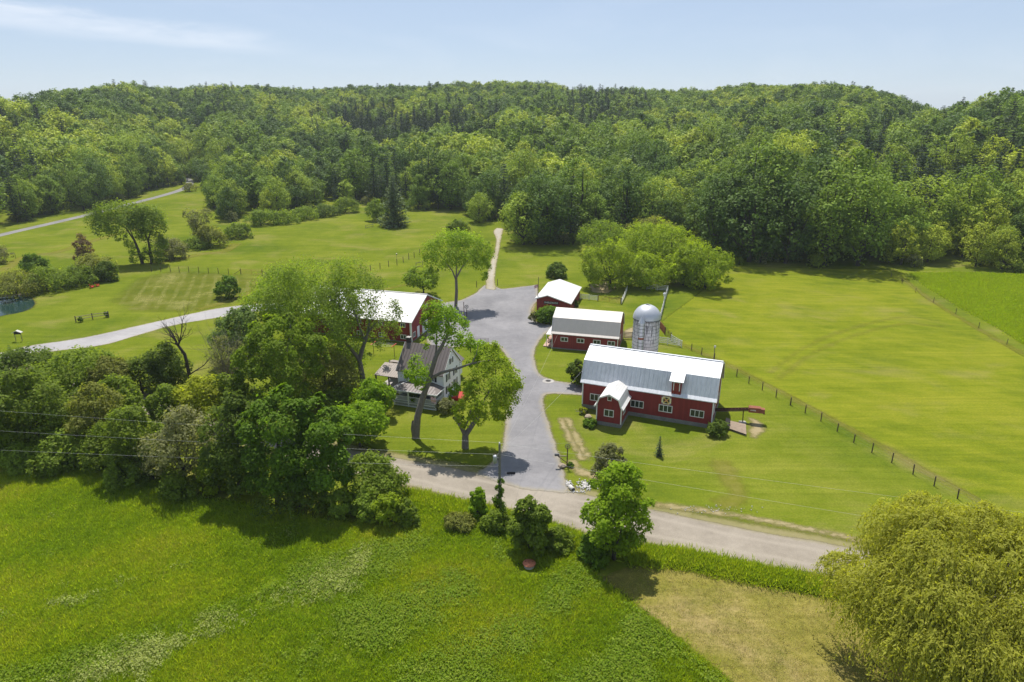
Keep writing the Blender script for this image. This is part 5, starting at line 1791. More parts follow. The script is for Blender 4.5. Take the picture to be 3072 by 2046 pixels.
# ---- hedgerow between meadow and road, from the left edge to the drive mouth
HG = 'trees and shrubs of the hedgerow in front of the road'
hedge = [
    # label, base, top, width, colour, n, leaf, cb, k, shape, bark
    ('dark dense tree at the left edge of the hedgerow', (8, 1046), 842, 150, 'dark', 7000, 0.30, 0.03, 20, 'column'),
    ('dark tree second from the left end of the hedgerow', (112, 1040), 838, 150, 'mid', 7000, 0.28, 0.03, 20, 'column'),
    ('light green low sumac shrubs in front of the hedgerow at the left', (165, 1066), 985, 130, 'fresh', 3600, 0.26, 0.0, 14, 'shrub'),
    ('mid green shrub at the hedgerow foot left of the dark gap', (245, 1072), 975, 120, 'mid', 3600, 0.24, 0.0, 14, 'shrub'),
    ('feathery olive tree in the left third of the hedgerow', (232, 1040), 880, 120, 'olive', 5200, 0.24, 0.04, 18, 'column'),
    ('leafy mid green hedgerow tree standing over pale shrubs', (325, 1085), 925, 120, 'mid', 5400, 0.26, 0.03, 18, 'round'),
    ('dark shrub at the meadow edge below the hedgerow middle', (352, 1100), 1010, 80, 'dark', 3000, 0.24, 0.0, 12, 'shrub'),
    ('grey green twiggy hedgerow tree left of the bright shrub', (425, 1112), 930, 130, 'grey', 5200, 0.24, 0.03, 18, 'round'),
    ('bright leaved young shrub low in the hedgerow', (492, 1128), 1040, 64, 'lime', 2600, 0.28, 0.0, 12, 'shrub'),
    ('deep green hedgerow tree right of the bright shrub', (556, 1135), 905, 130, 'dark', 6500, 0.28, 0.02, 20, 'column'),
    ('dark undergrowth shrub at the foot of the tall maples', (690, 1168), 1085, 130, 'dark', 3200, 0.24, 0.0, 14, 'shrub'),
    ('vine covered round thicket at the right end of the hedgerow', (868, 1150), 1046, 118, 'mid', 6000, 0.22, 0.0, 22, 'shrub'),
    ('low light shrub in front of the vine covered thicket', (795, 1182), 1122, 62, 'fresh', 2200, 0.22, 0.0, 12, 'shrub'),
    ('low mid green shrub second in the row before the thicket', (850, 1196), 1134, 64, 'fresh', 2200, 0.22, 0.0, 12, 'shrub'),
    ('bright low shrub in front of the thicket near the meadow', (893, 1208), 1130, 62, 'lime', 2200, 0.22, 0.0, 12, 'shrub'),
    ('low light shrub at the meadow edge near the left frame side', (45, 1082), 1022, 84, 'fresh', 2400, 0.24, 0.0, 12, 'shrub'),
    ('low shrub at the meadow edge between two pale shrubs', (118, 1088), 1030, 70, 'mid', 2200, 0.24, 0.0, 12, 'shrub'),
    ('lowest pale shrub at the meadow edge left of centre hedgerow', (300, 1112), 1052, 74, 'fresh', 2200, 0.24, 0.0, 12, 'shrub'),
    ('low yellow green shrub at the meadow edge left of the bright shrub', (412, 1138), 1082, 72, 'fresh', 2200, 0.24, 0.0, 12, 'shrub'),
    ('last low shrub at the right end of the hedgerow', (938, 1208), 1152, 46, 'mid', 1600, 0.22, 0.0, 10, 'shrub'),
]
for lab, base, top, wd_, colr, n_, lf, cb_, k_, shp in hedge:
    tree_at('hedgerow_tree' if shp != 'shrub' else 'shrub', lab, 'tree' if shp != 'shrub' else 'shrub', base, top, wd_, colr, n_, lf, cb_, k_, shp, group=HG)

HB = 'trees on the far side of the road behind the hedgerow'
back = [
    ('dark spreading tree at the left frame edge beyond the road', (55, 905), 806, 150, 'dark', 6500, 0.30, 0.05, 20, 'round'),
    ('broad mid green tree beside the grey lane at the far left', (190, 915), 800, 150, 'mid', 6500, 0.29, 0.06, 20, 'round'),
    ('olive yellow tree below the grey lane with a loose crown', (262, 925), 820, 95, 'olive', 4600, 0.26, 0.10, 16, 'round'),
    ('yellow tinged small shrub tree inside the hedgerow gap', (187, 980), 918, 48, 'yellow', 1600, 0.26, 0.12, 10, 'umbrella'),
    ('dense dark bush below the small lawn left of the dead tree', (330, 905), 820, 100, 'dark', 4200, 0.27, 0.02, 16, 'shrub'),
    ('dark cedar like tree around the dead trunk', (395, 900), 785, 80, 'dark', 4600, 0.25, 0.03, 16, 'column'),
    ('yellow green bright tree in the middle of the hedgerow', (470, 985), 866, 120, 'yellow', 5600, 0.28, 0.05, 18, 'round'),
    ('dark bluish tree rising behind the grey thicket', (562, 830), 702, 105, 'bluegreen', 6000, 0.30, 0.06, 18, 'round'),
    ('mid green tree between the yellow tree and the tall bright ash', (545, 975), 858, 100, 'mid', 4800, 0.27, 0.04, 16, 'round'),
    ('olive dense apple tree in the house garden', (748, 925), 795, 140, 'olive', 8500, 0.22, 0.06, 24, 'round'),
    ('fresh green sapling left of the house porch', (868, 960), 868, 74, 'vivid', 3600, 0.27, 0.10, 14, 'round'),
    ('spreading bright small tree at the garden edge above the road', (828, 1028), 932, 108, 'vivid', 5200, 0.27, 0.20, 16, 'umbrella'),
    ('golden ornamental grass mound beside the sapling', (812, 935), 888, 60, 'gold', 2600, 0.24, 0.0, 10, 'shrub'),
    ('mid green tree filling the gap over the road at the left', (290, 985), 862, 86, 'mid', 4200, 0.27, 0.06, 16, 'round'),
    ('fresh green tree beside the road left of the yellow green tree', (395, 985), 880, 80, 'fresh', 3800, 0.26, 0.06, 16, 'round'),
    ('dark low tree over the road at the far left', (110, 985), 868, 90, 'mid', 4200, 0.27, 0.04, 16, 'round'),
    ('pale young shrub behind the golden mound', (782, 945), 872, 66, 'fresh', 2800, 0.26, 0.04, 12, 'round'),
]
for lab, base, top, wd_, colr, n_, lf, cb_, k_, shp in back:
    tree_at('garden_tree', lab, 'tree', base, top, wd_, colr, n_, lf, cb_, k_, shp, group=HB)

for lab, base, top, wd_, colr, n_ in (('bright tree whose crown hides the left end of the white roofed barn', (672, 792), 618, 150, 'bright', 7500), ('bright tree in front of the middle of the white roofed barn', (785, 800), 622, 100, 'fresh', 5200)):
    tree_at('garden_tree', lab, 'tree', base, top, wd_, colr, n_, 0.30, 0.22, 22, 'round', group=HB, spread=0.28)

# dead snag with bare limbs, and a grey thicket
rs = np.random.RandomState(12)
x, y = S(440, 894)
org = np.array([x, y, 0])
q = lambda u, v, dy=0: tuple(np.array(W(u, v, y + dy)) - org)
LM = [([q(440, 896), q(436, 865), q(425, 815), q(405, 788)], 0.36, 0.20)]
for tgt in ((372, 775), (378, 745), (398, 722), (412, 735), (436, 730), (452, 722), (388, 762)):
    st = np.array(q(410, 795)); en = np.array(q(*tgt, rs.uniform(-2, 2)))
    twigs(rs, st, unit(en - st), np.linalg.norm(en - st) * 0.52, 0.10, 3, LM, 0.42)
twigs(rs, q(438, 860), (0.7, 0.2, 0.4), 2.4, 0.12, 2, LM)
dt = thing('dead_tree', 'bare dead tree with a dark forked trunk above the dark bushes', 'tree', (x, y, 0))
link('trunk', limb_mesh('trunk', LM, M['bark_dark']), dt)
x, y = S(525, 885)
LM = []
for i in range(34):
    a = rs.uniform(0, 6.28)
    twigs(rs, (rs.uniform(-.6, .6), rs.uniform(-.6, .6), 0), (0.42 * math.cos(a) * rs.rand(), 0.42 * math.sin(a) * rs.rand(), 1), rs.uniform(3.0, 6.5), 0.05, 2, LM, 0.5)
gt = thing('grey_thicket', 'grey brown half bare thicket behind the yellow green tree', 'shrub', (x, y, 0))
link('trunk', limb_mesh('trunk', LM, M['twig']), gt)
lob = lobes_env(np.random.RandomState(3), 8.6, 6.0, 0.12, 14, 'round')
V, F, t_ = crown_arrays(lob, 2200, 0.22, 33)
c_ = link('crown', np_mesh('crown', V, F, M['leaf'], False, {'tint': t_}), gt)
c_.color = (*CLR['grey'], 1)

# the tall trees of the hedgerow, leaf mass by leaf mass
custom_tree('ash_tree', 'tall bright ash tree with a broad feathery crown in the middle of the left trees', (655, 965),
            [(640, 752, 24, 1), (600, 785, 26, 0), (680, 778, 26, 1), (722, 792, 22, 0), (566, 822, 24, -1), (640, 812, 30, -2), (700, 828, 26, 0), (600, 850, 26, -2), (656, 860, 30, -3), (724, 852, 18, -1), (560, 868, 18, 0), (622, 905, 26, -2), (692, 902, 24, -2), (742, 826, 13, 0), (588, 752, 13, 2), (664, 734, 13, 2), (700, 755, 15, 2), (545, 845, 12, 0), (620, 735, 11, 1)],
            [([(655, 968, 0), (652, 920, 0), (648, 880, 0)], 0.4, 0.28), ([(648, 885, 0), (620, 840, 0), (602, 790, 0)], 0.2, 0.05), ([(648, 880, 0), (660, 820, 0), (668, 745, 1)], 0.22, 0.05), ([(650, 890, 0), (690, 845, 0), (718, 800, 0)], 0.18, 0.05)],
            'bright', 11500, 0.32, seed=81, spread=0.27, clump=22, rk=1.08)
custom_tree('maple_tree', 'tall dense maple with deep green leaves in the hedgerow', (640, 1152),
            [(640, 918, 22, 1), (606, 948, 26, 0), (672, 945, 24, 0), (580, 995, 26, -1), (642, 985, 32, -2), (690, 1000, 24, 0), (596, 1050, 28, -2), (660, 1055, 32, -3), (560, 1060, 20, 0), (632, 1105, 28, -3), (680, 1110, 26, -2), (590, 1105, 22, -1), (655, 895, 13, 2), (570, 960, 14, 1)],
            [([(640, 1155, 0), (640, 1060, 0), (640, 940, 0)], 0.4, 0.08)],
            'deep', 9500, 0.34, seed=83, bark='bark_dark', spread=0.27, clump=22, rk=1.1)
custom_tree('maple_tree', 'right hand deep green maple of the hedgerow, next to the vine covered thicket', (745, 1150),
            [(722, 938, 20, 1), (760, 960, 22, 0), (706, 975, 24, 0), (742, 1000, 28, -2), (785, 1005, 20, 0), (720, 1045, 28, -2), (770, 1050, 26, -2), (745, 1095, 28, -3), (790, 1090, 18, -1), (705, 1100, 22, -2), (735, 915, 11, 2), (800, 970, 11, 0)],
            [([(745, 1153, 0), (744, 1060, 0), (735, 950, 0)], 0.36, 0.08)],
            'deep', 8000, 0.33, seed=85, bark='bark_dark', spread=0.27, clump=22, rk=1.1)

# big trees round the house
custom_tree('maple_tree', 'big forked maple with thick grey limbs left of the farmhouse', (832, 897),
            [(650, 650, 34, 3), (700, 645, 40, 2), (755, 650, 38, 0), (805, 645, 40, 2), (845, 665, 30, 1), (640, 690, 30, 0), (685, 700, 34, -1), (735, 700, 36, -2), (785, 700, 38, 0), (835, 705, 30, -1),
             (895, 720, 22, -1), (878, 745, 24, -2), (900, 760, 16, 0), (760, 745, 36, -3), (800, 760, 36, -1), (835, 765, 24, 1), (775, 800, 30, 0), (815, 815, 26, 2), (850, 790, 24, 0), (730, 735, 30, 2), (870, 780, 18, 3)],
            [([(832, 900, 0), (834, 870, 0), (828, 835, 0), (824, 822, 0)], 0.48, 0.34), ([(824, 824, 0), (805, 800, -1), (780, 772, -2), (758, 745, -3)], 0.32, 0.12),
             ([(826, 828, 0), (836, 795, 0), (846, 765, 0), (850, 735, 0)], 0.36, 0.13), ([(840, 785, 0), (828, 755, 1), (815, 715, 2), (800, 680, 2)], 0.22, 0.06), ([(846, 765, 0), (862, 745, -1), (882, 735, -1)], 0.16, 0.04),
             ([(780, 772, -2), (735, 735, -1), (690, 700, 0)], 0.12, 0.04)],
            'fresh', 15000, 0.26, seed=41, spread=0.34, clump=13)
custom_tree('maple_tree', 'old leaning maple with a thick trunk in front of the house porch', (958, 1006),
            [(1000, 715, 26, 1), (1030, 725, 26, 0), (1050, 750, 26, -1), (1010, 760, 28, 0), (1040, 785, 26, 1), (1065, 780, 20, 2), (1020, 735, 24, 2), (985, 735, 16, -1), (990, 790, 18, 1),
             (962, 835, 20, -1), (950, 858, 20, 0), (972, 865, 20, -2), (985, 850, 16, 1), (970, 885, 14, 0), (1075, 795, 20, 0), (1090, 825, 20, 1), (1105, 800, 18, 2), (1120, 815, 14, 1), (1045, 895, 14, -2), (1070, 890, 14, -2)],
            [([(956, 1010, 0), (960, 960, 0), (972, 915, 0), (983, 885, 0), (992, 855, 0)], 0.50, 0.28), ([(955, 1008, 0), (950, 985, 0.2), (951, 968, 0.3)], 0.40, 0.22), ([(990, 860, 0), (1003, 820, 0), (1022, 785, 0), (1035, 755, 0), (1025, 725, 1)], 0.32, 0.08),
             ([(992, 856, 0), (1002, 822, 0.6), (1004, 790, 1), (1003, 750, 1)], 0.22, 0.05), ([(988, 872, 0), (1015, 857, -0.5), (1050, 848, -1), (1085, 836, -1), (1130, 828, -1), (1170, 830, 0)], 0.24, 0.04), ([(978, 898, 0), (968, 870, -1), (960, 850, -1)], 0.10, 0.04),
             ([(1085, 836, -1), (1095, 815, 0), (1100, 795, 1)], 0.08, 0.03)],
            'vivid', 6000, 0.26, seed=47, spread=0.28, clump=13, rk=1.0)
custom_tree('maple_tree', 'broken topped maple with a V shaped trunk at the corner of drive and lawn', (1070, 1030),
            [(1130, 830, 26, 2), (1155, 850, 26, 1), (1175, 875, 24, 0), (1110, 860, 26, 1), (1140, 890, 28, -1), (1165, 915, 26, -1), (1120, 925, 26, -2), (1090, 895, 22, 0), (1080, 930, 22, -2), (1150, 945, 22, 0), (1185, 890, 16, 0),
             (1060, 945, 18, -3), (1045, 915, 12, -1), (1100, 955, 20, -2), (1130, 805, 18, 3), (1095, 950, 16, 1), (1065, 970, 14, -2), (1105, 835, 20, 3)],
            [([(1070, 1034, 0), (1070, 1005, 0), (1071, 992, 0)], 0.48, 0.36), ([(1069, 998, 0), (1060, 980, -0.4), (1052, 968, -0.6), (1043, 960, -0.8)], 0.32, 0.20), ([(1072, 998, 0), (1088, 975, 0), (1102, 955, 0), (1108, 930, 0)], 0.36, 0.18),
             ([(1108, 930, 0), (1125, 900, 0), (1140, 870, 1), (1140, 840, 2)], 0.16, 0.04), ([(1108, 932, 0), (1140, 920, -1), (1165, 905, -1)], 0.12, 0.03), ([(1068, 985, 0), (1080, 960, 1), (1085, 930, 0)], 0.14, 0.05)],
            'lime', 8000, 0.25, seed=53, spread=0.28, clump=14, rk=1.05)
custom_tree('vase_tree', 'tall vase shaped tree standing at the yard edge by the pale track', (1048, 705),
            [(1000, 575, 20, 0), (1025, 560, 22, 1), (1055, 555, 22, 0), (1085, 565, 22, 1), (1108, 580, 20, 0), (990, 600, 14, 0), (1015, 595, 18, -2), (1045, 590, 20, -2), (1075, 595, 20, -2), (1100, 605, 16, -1), (1118, 615, 10, 0), (1112, 635, 8, 0), (995, 625, 9, 0), (1030, 610, 14, 2), (985, 650, 8, 1)],
            [([(1048, 708, 0), (1050, 670, 0), (1049, 640, 0)], 0.36, 0.27), ([(1049, 645, 0), (1040, 622, 0), (1022, 600, 0), (1008, 580, 0)], 0.18, 0.05), ([(1049, 642, 0), (1050, 612, 0.5), (1050, 580, 0)], 0.18, 0.05), ([(1049, 640, 0), (1062, 615, 0), (1082, 592, 0), (1098, 580, 0)], 0.2, 0.05)],
            'bright', 7000, 0.34, seed=59, bark='bark', spread=0.34)
tree_at('round_tree', 'small dark round tree rising behind the vase shaped tree', 'tree', (1049, 560), 503, 50, 'mid', 2200, 0.4, 0.15, 12, 'round')
tree_at('small_tree', 'small forked tree at the far corner of the white roofed barn', 'tree', (975, 676), 618, 68, 'bright', 2600, 0.32, 0.25, 12, 'umbrella')

# lone plants on the lawns
tree_at('bushy_tree', 'small bushy tree with a leaning dark stem on the left lawn', 'tree', (526, 684), 632, 46, 'deep', 2600, 0.30, 0.02, 12, 'shrub')
tree_at('round_bush', 'round clipped looking bush on the grass behind the garage', 'bush', (1281, 637), 603, 42, 'dark', 2400, 0.34, 0.0, 12, 'shrub')
tree_at('hydrangea_bush', 'full green bush between garage corner and red shed', 'bush', (1256, 742), 704, 52, 'deep', 3200, 0.26, 0.0, 14, 'shrub')
tree_at('flowering_shrub', 'thin pale flowering shrub at the foot of the flagpole', 'shrub', (1228, 742), 716, 20, 'grey', 700, 0.22, 0.05, 8, 'shrub')
tree_at('tall_bush', 'tall dark bush against the left end of the long barn', 'bush', (1331, 884), 826, 40, 'dark', 2800, 0.24, 0.0, 14, 'column')
tree_at('round_bush', 'round grey green bush on the lawn near the dry ditch', 'bush', (1400, 1098), 1022, 66, 'grey', 5200, 0.17, 0.02, 18, 'shrub')
tree_at('foundation_shrub', 'dark fern like shrub at the right front corner of the long barn', 'shrub', (1645, 1000), 968, 40, 'dark', 1800, 0.20, 0.0, 10, 'shrub')
tree_at('hosta_clump', 'low clump of broad leaves at the left corner of the barn vestibule', 'plant', (1358, 980), 964, 30, 'deep', 900, 0.22, 0.0, 8, 'shrub')
tree_at('flower_mound', 'yellow flowers heaped in the old wheelbarrow', 'flowers', (1338, 951), 938, 20, 'yellow', 420, 0.14, 0.45, 6, 'shrub')
tree_at('garden_shrub', 'pale flowering shrub at the right front corner of the house porch', 'shrub', (1030, 945), 915, 40, 'grey', 1500, 0.18, 0.0, 10, 'shrub')
tree_at('small_shrub', 'tiny dark shrub at the foot of the mailbox post', 'shrub', (1311, 1073), 1062, 13, 'deep', 420, 0.14, 0.0, 6, 'shrub')
tree_at('porch_planting', 'leafy plants behind the railing of the farmhouse porch', 'plants', (955, 930), 895, 30, 'deep', 700, 0.18, 0.3, 8, 'shrub')
tree_at('shade_shrub', 'narrow dark shrub along the right wall of the garage', 'shrub', (1323, 705), 690, 14, 'dark', 500, 0.24, 0.0, 7, 'shrub')

sp_t, sp_c = conifer(5, 3.6, 1.9, 16, 0.22, 0.03, -0.15, 0.9, 8, 1.3)
x, y = S(1515, 1048)
plant_it('young_spruce', 'small dark spruce alone on the lawn in front of the long barn', 'tree', (x, y, 0), sp_t, sp_c, CLR['spruce'], 0, (zat(x, y, 1004)) / 3.6)

# pole vines, roadside shrubs, roadside maple, willow
x, y = pole_xy
lob = np.array([(0.02 * i * 0.2 + 0.15 * math.sin(i * 2.1), 0.15 * math.cos(i * 1.7), 0.3 + i * 0.42, (0.46 - i * 0.024) * (1.0 + 0.35 * math.sin(i * 2.7))) for i in range(11)])
V, F, t_ = crown_arrays(lob, 3200, 0.2, 71, clump=14, spread=0.35)
vi = thing('pole_vine', 'green vine climbing the lower half of the utility pole', 'vine', (x, y, 0))
link('stem', limb_mesh('stem', [([(0.2, 0.1, 0), (0.22, 0, 2), (0.2, -0.1, 4.6)], 0.04, 0.02)], M['bark_dark']), vi)
c_ = link('foliage', np_mesh('foliage', V, F, M['leaf'], False, {'tint': t_}), vi)
c_.color = (*CLR['deep'], 1)
RG = 'shrubs along the meadow side of the road'
for lab, base, top, wd_, colr, n_, lf in (
        ('slim bright shrub left of the utility pole', (1098, 1186), 1122, 48, 'vivid', 2600, 0.2),
        ('large light green shrub right of the utility pole', (1217, 1262), 1142, 104, 'fresh', 7500, 0.22),
        ('low tangle of vines at the foot of the utility pole', (1145, 1216), 1176, 72, 'mid', 2800, 0.2),
        ('low pale weeds shrub left of the vine tangle', (1055, 1212), 1186, 74, 'olive', 2200, 0.18),
        ('low dark shrub between light shrub and roadside maple', (1283, 1262), 1212, 70, 'mid', 2600, 0.2),
        ('bushy undergrowth at the foot of the roadside maple', (1370, 1288), 1230, 76, 'deep', 3000, 0.22)):
    tree_at('roadside_shrub', lab, 'shrub', base, top, wd_ * 0.78, colr, n_, lf, 0.0, 14, 'shrub', group=RG)
tree_at('roadside_maple', 'bright green maple with see through crown beside the dirt road', 'tree', (1412, 1285), 1076, 130, (0.108, 0.160, 0.008), 8500, 0.24, 0.10, 30, 'round', lr=(0.20, 0.33), spread=0.32)

# willow: a dome of arching, hanging strands
rs = np.random.RandomState(88)
wx_, wy_ = 33.2, 40.5
WH, WR = 15.6, 9.6
lobes = []
for i in range(46):
    a = i * 2.39996 + rs.uniform(-0.25, 0.25)
    el = math.asin(min(0.98, 0.10 + 0.88 * ((i + 0.5) / 46)))
    rr = WR * 0.80 * math.cos(el) * rs.uniform(0.78, 1.16)
    lobes.append((rr * math.cos(a), rr * math.sin(a), 6.0 + (WH - 8.0) * math.sin(el) * rs.uniform(0.92, 1.06), rs.uniform(1.2, 2.4)))
for i in range(16):
    a = -math.pi / 2 + rs.uniform(-1.25, 1.25)
    el = rs.uniform(0.2, 0.75)
    rr = WR * 0.80 * math.cos(el) * rs.uniform(0.92, 1.1)
    lobes.append((rr * math.cos(a), rr * math.sin(a), 6.0 + (WH - 8.0) * math.sin(el), rs.uniform(1.4, 2.2)))
lobes = np.array(lobes)
nst = 7200
li = rs.randint(0, len(lobes), nst)
d = unit(rs.randn(nst, 3) + np.array([0, 0, 0.55]))
d[:, 2] = np.abs(d[:, 2]) * 1.0
st = lobes[li, :3] + d * lobes[li, 3:4] * rs.uniform(0.75, 1.05, (nst, 1)) * np.array([1, 1, 0.75])
outd = unit(np.stack([st[:, 0], st[:, 1], np.zeros(nst)], 1) * 0.12 + d * np.array([1, 1, 0]) + rs.randn(nst, 3) * np.array([0.5, 0.5, 0]))
ln = rs.uniform(1.8, 4.6, nst)
nl = 21
s = np.linspace(0.03, 1, nl)[None, :, None]
lnb = ln[:, None, None]
path = st[:, None, :] + outd[:, None, :] * lnb * 0.36 * (1 - (1 - s) ** 2) + np.array([0, 0, -1]) * lnb * (1.0 * s ** 2 * 0.85 - 0.06 * s) \
    + rs.randn(nst, 1, 3) * 0.05
tang = outd[:, None, :] * 0.72 * (1 - s) + np.array([0, 0, -1]) * (1.7 * s - 0.06)
P = path.reshape(-1, 3) + rs.randn(nst * nl, 3) * 0.075
T = unit(tang.reshape(-1, 3) + rs.randn(nst * nl, 3) * 0.45)
keep = P[:, 2] > 0.4
P, T = P[keep], T[keep]
N = unit(unit(np.repeat(d, nl, 0)[keep]) * 0.9 + rs.randn(len(P), 3) * 0.36 + np.array([0, 0, 0.45]))
N = unit(N - T * np.sum(N * T, 1, keepdims=True))
V, F = cards(P, N, rs.uniform(0.22, 0.42, len(P)), 0.30, rs, T)
stt = np.repeat(rs.uniform(-0.2, 0.2, nst), nl)[keep]
tint = np.clip(0.45 + stt + rs.uniform(-0.22, 0.22, len(P)), 0, 1)
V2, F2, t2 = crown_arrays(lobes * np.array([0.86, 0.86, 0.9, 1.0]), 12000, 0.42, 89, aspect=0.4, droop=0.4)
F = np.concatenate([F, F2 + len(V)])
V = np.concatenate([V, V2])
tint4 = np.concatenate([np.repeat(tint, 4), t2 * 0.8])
wl = thing('willow_tree', 'huge yellow green weeping willow filling the lower right corner', 'tree', (wx_, wy_, 0))
c_ = link('crown', np_mesh('crown', V, F, M['leaf'], False, {'tint': tint4}), wl)
c_.color = (*CLR['willow'], 1)
LM = [([(0, 0, -0.3), (0.1, 0, 2.4), (0, 0.1, 4.2)], 0.85, 0.6)]
for i in rs.permutation(46)[:26]:
    c = lobes[i, :3]
    LM.append(([(0, 0, 3.2 + rs.rand()), tuple(c * [0.45, 0.45, 0.66]), tuple(c)], 0.30, 0.05))
link('trunk', limb_mesh('trunk', LM, M['bark']), wl)

for lab, (a_, b_), t_ in (('small leafy plant at the left end of the ornamental rail fence', (1425, 862), 770), ('small leafy plant at the right end of the ornamental rail fence', (1890, 770), 660)):
    f_ = lambda a, b: (a * 0.16985 / K, (820 + b * 0.16985) / K)
    tree_at('small_shrub', lab, 'shrub', f_(a_, b_), f_(a_, t_)[1], 9, 'deep', 320, 0.2, 0.1, 7, 'round')

# ---- trees and bushes of the middle distance
MG = 'trees and bushes in the left meadow'
custom_tree('elm_tree', 'left elm of the leaning pair in the left meadow', (327, 606),
            [(222, 505, 18, 0), (245, 492, 20, 1), (272, 487, 20, 0), (300, 490, 20, 1), (235, 520, 18, -1), (262, 515, 20, -1), (290, 512, 20, -2), (275, 540, 12, 0), (262, 535, 12, 0), (310, 515, 16, 0), (308, 575, 10, 0), (312, 592, 10, -1), (295, 560, 9, 0)],
            [([(328, 608, 0), (318, 575, 0), (308, 550, 0)], 0.5, 0.3), ([(308, 552, 0), (290, 525, 0), (262, 510, 0), (245, 500, 0)], 0.25, 0.07), ([(310, 555, 0), (300, 530, 0), (292, 505, 0)], 0.22, 0.06)],
            'fresh', 6000, 0.42, seed=61, bark='bark_dark', group=MG, spread=0.34)
custom_tree('elm_tree', 'right elm of the leaning pair in the left meadow', (348, 606),
            [(330, 495, 20, 0), (350, 500, 20, 1), (318, 510, 18, -1), (345, 520, 20, -1), (365, 525, 14, 0), (360, 550, 14, 0), (335, 540, 14, 0), (372, 560, 10, 0), (355, 575, 12, 1), (362, 590, 12, 0), (335, 590, 10, 0), (340, 575, 9, 1)],
            [([(349, 608, 0), (345, 575, 0), (340, 550, 0)], 0.45, 0.28), ([(340, 552, 0), (328, 525, 0), (322, 505, 0)], 0.22, 0.06), ([(341, 550, 0), (350, 525, 0), (352, 505, 0)], 0.22, 0.06)],
            'fresh', 5600, 0.42, seed=67, bark='bark_dark', group=MG, spread=0.34)
mids = [
    ('grey flowering thorn bush right of the elm pair', (399, 594), 546, 62, 'grey', 2600, 0.34, 0.0, 14, 'shrub'),
    ('bushy dark shrub beside the half bare tree in the meadow', (482, 568), 516, 60, 'olive', 2800, 0.36, 0.0, 14, 'shrub'),
    ('light low shrub at the foot of the half bare tree', (452, 572), 548, 52, 'fresh', 1800, 0.34, 0.0, 10, 'shrub'),
    ('loose half bare tree with thin grey branches', (458, 560), 478, 52, 'grey', 1500, 0.36, 0.25, 12, 'vase'),
    ('lone low round bush at the edge of the big field', (552, 546), 513, 56, 'mid', 2600, 0.36, 0.0, 12, 'shrub'),
    ('vine wrapped dead stump tower above the pond shrubs', (200, 625), 536, 46, 'copper', 1700, 0.32, 0.05, 12, 'column'),
    ('dark round tree left in the pond shrubs', (90, 635), 580, 56, 'deep', 2800, 0.34, 0.0, 14, 'round'),
    ('olive shrub crest in the middle of the pond shrubs', (215, 640), 585, 80, 'olive', 3000, 0.34, 0.0, 14, 'shrub'),
    ('dark shrub at the right end of the pond shrubs', (245, 645), 600, 46, 'dark', 2200, 0.32, 0.0, 12, 'shrub'),
    ('pale leafy shrub in front of the pond shrubs', (175, 655), 612, 76, 'fresh', 2600, 0.3, 0.0, 12, 'shrub'),
    ('wide mid green shrub by the pond next to the dock', (110, 668), 612, 90, 'mid', 3000, 0.3, 0.0, 14, 'shrub'),
    ('olive shrub overhanging the pond water at the left', (40, 680), 622, 90, 'olive', 3000, 0.3, 0.0, 14, 'shrub'),
    ('grey shrub at the left frame edge above the pond', (-5, 605), 562, 50, 'grey', 1500, 0.32, 0.0, 10, 'shrub'),
    ('field bush with flowering top in front of the centre wood', (600, 518), 482, 66, 'fresh', 2400, 0.38, 0.0, 12, 'shrub'),
    ('low hedge bush second from the left along the centre wood', (655, 512), 486, 60, 'mid', 2000, 0.38, 0.0, 12, 'shrub'),
    ('low hedge bush third along the centre wood', (705, 504), 476, 56, 'mid', 2000, 0.38, 0.0, 12, 'shrub'),
    ('low hedge bush fourth along the centre wood', (750, 497), 470, 54, 'dark', 2000, 0.38, 0.0, 12, 'shrub'),
    ('tallest hedge bush at the right end of the row along the centre wood', (795, 488), 452, 50, 'mid', 2200, 0.38, 0.0, 12, 'shrub'),
    ('round deciduous tree leaning on the lone field pine', (868, 508), 458, 44, 'fresh', 2400, 0.38, 0.02, 12, 'round'),
    ('tiny tree on the grass beside the far gravel road', (252, 500), 484, 14, 'dark', 300, 0.3, 0.2, 6, 'round'),
    ('small bush at the bend of the far gravel road', (435, 440), 420, 26, 'olive', 700, 0.4, 0.0, 8, 'shrub'),
]
for lab, base, top, wd_, colr, n_, lf, cb_, k_, shp in mids:
    tree_at('meadow_bush' if shp == 'shrub' else 'meadow_tree', lab, 'bush' if shp == 'shrub' else 'tree', base, top, wd_, colr, n_, lf, cb_, k_, shp, group=MG)
pine_t, pine_c = conifer(15, 17.6, 11.5, 30, 0.95, 0.02, 0.2, 0.62, 11, 1.7, 0.08)
x, y = S(908, 520)
plant_it('field_pine', 'lone broad pine standing in the big field before the centre wood', 'tree', (x, y, 0), pine_t, pine_c, (0.052, 0.070, 0.026), 0, zat(x, y, 411) / 17.0)

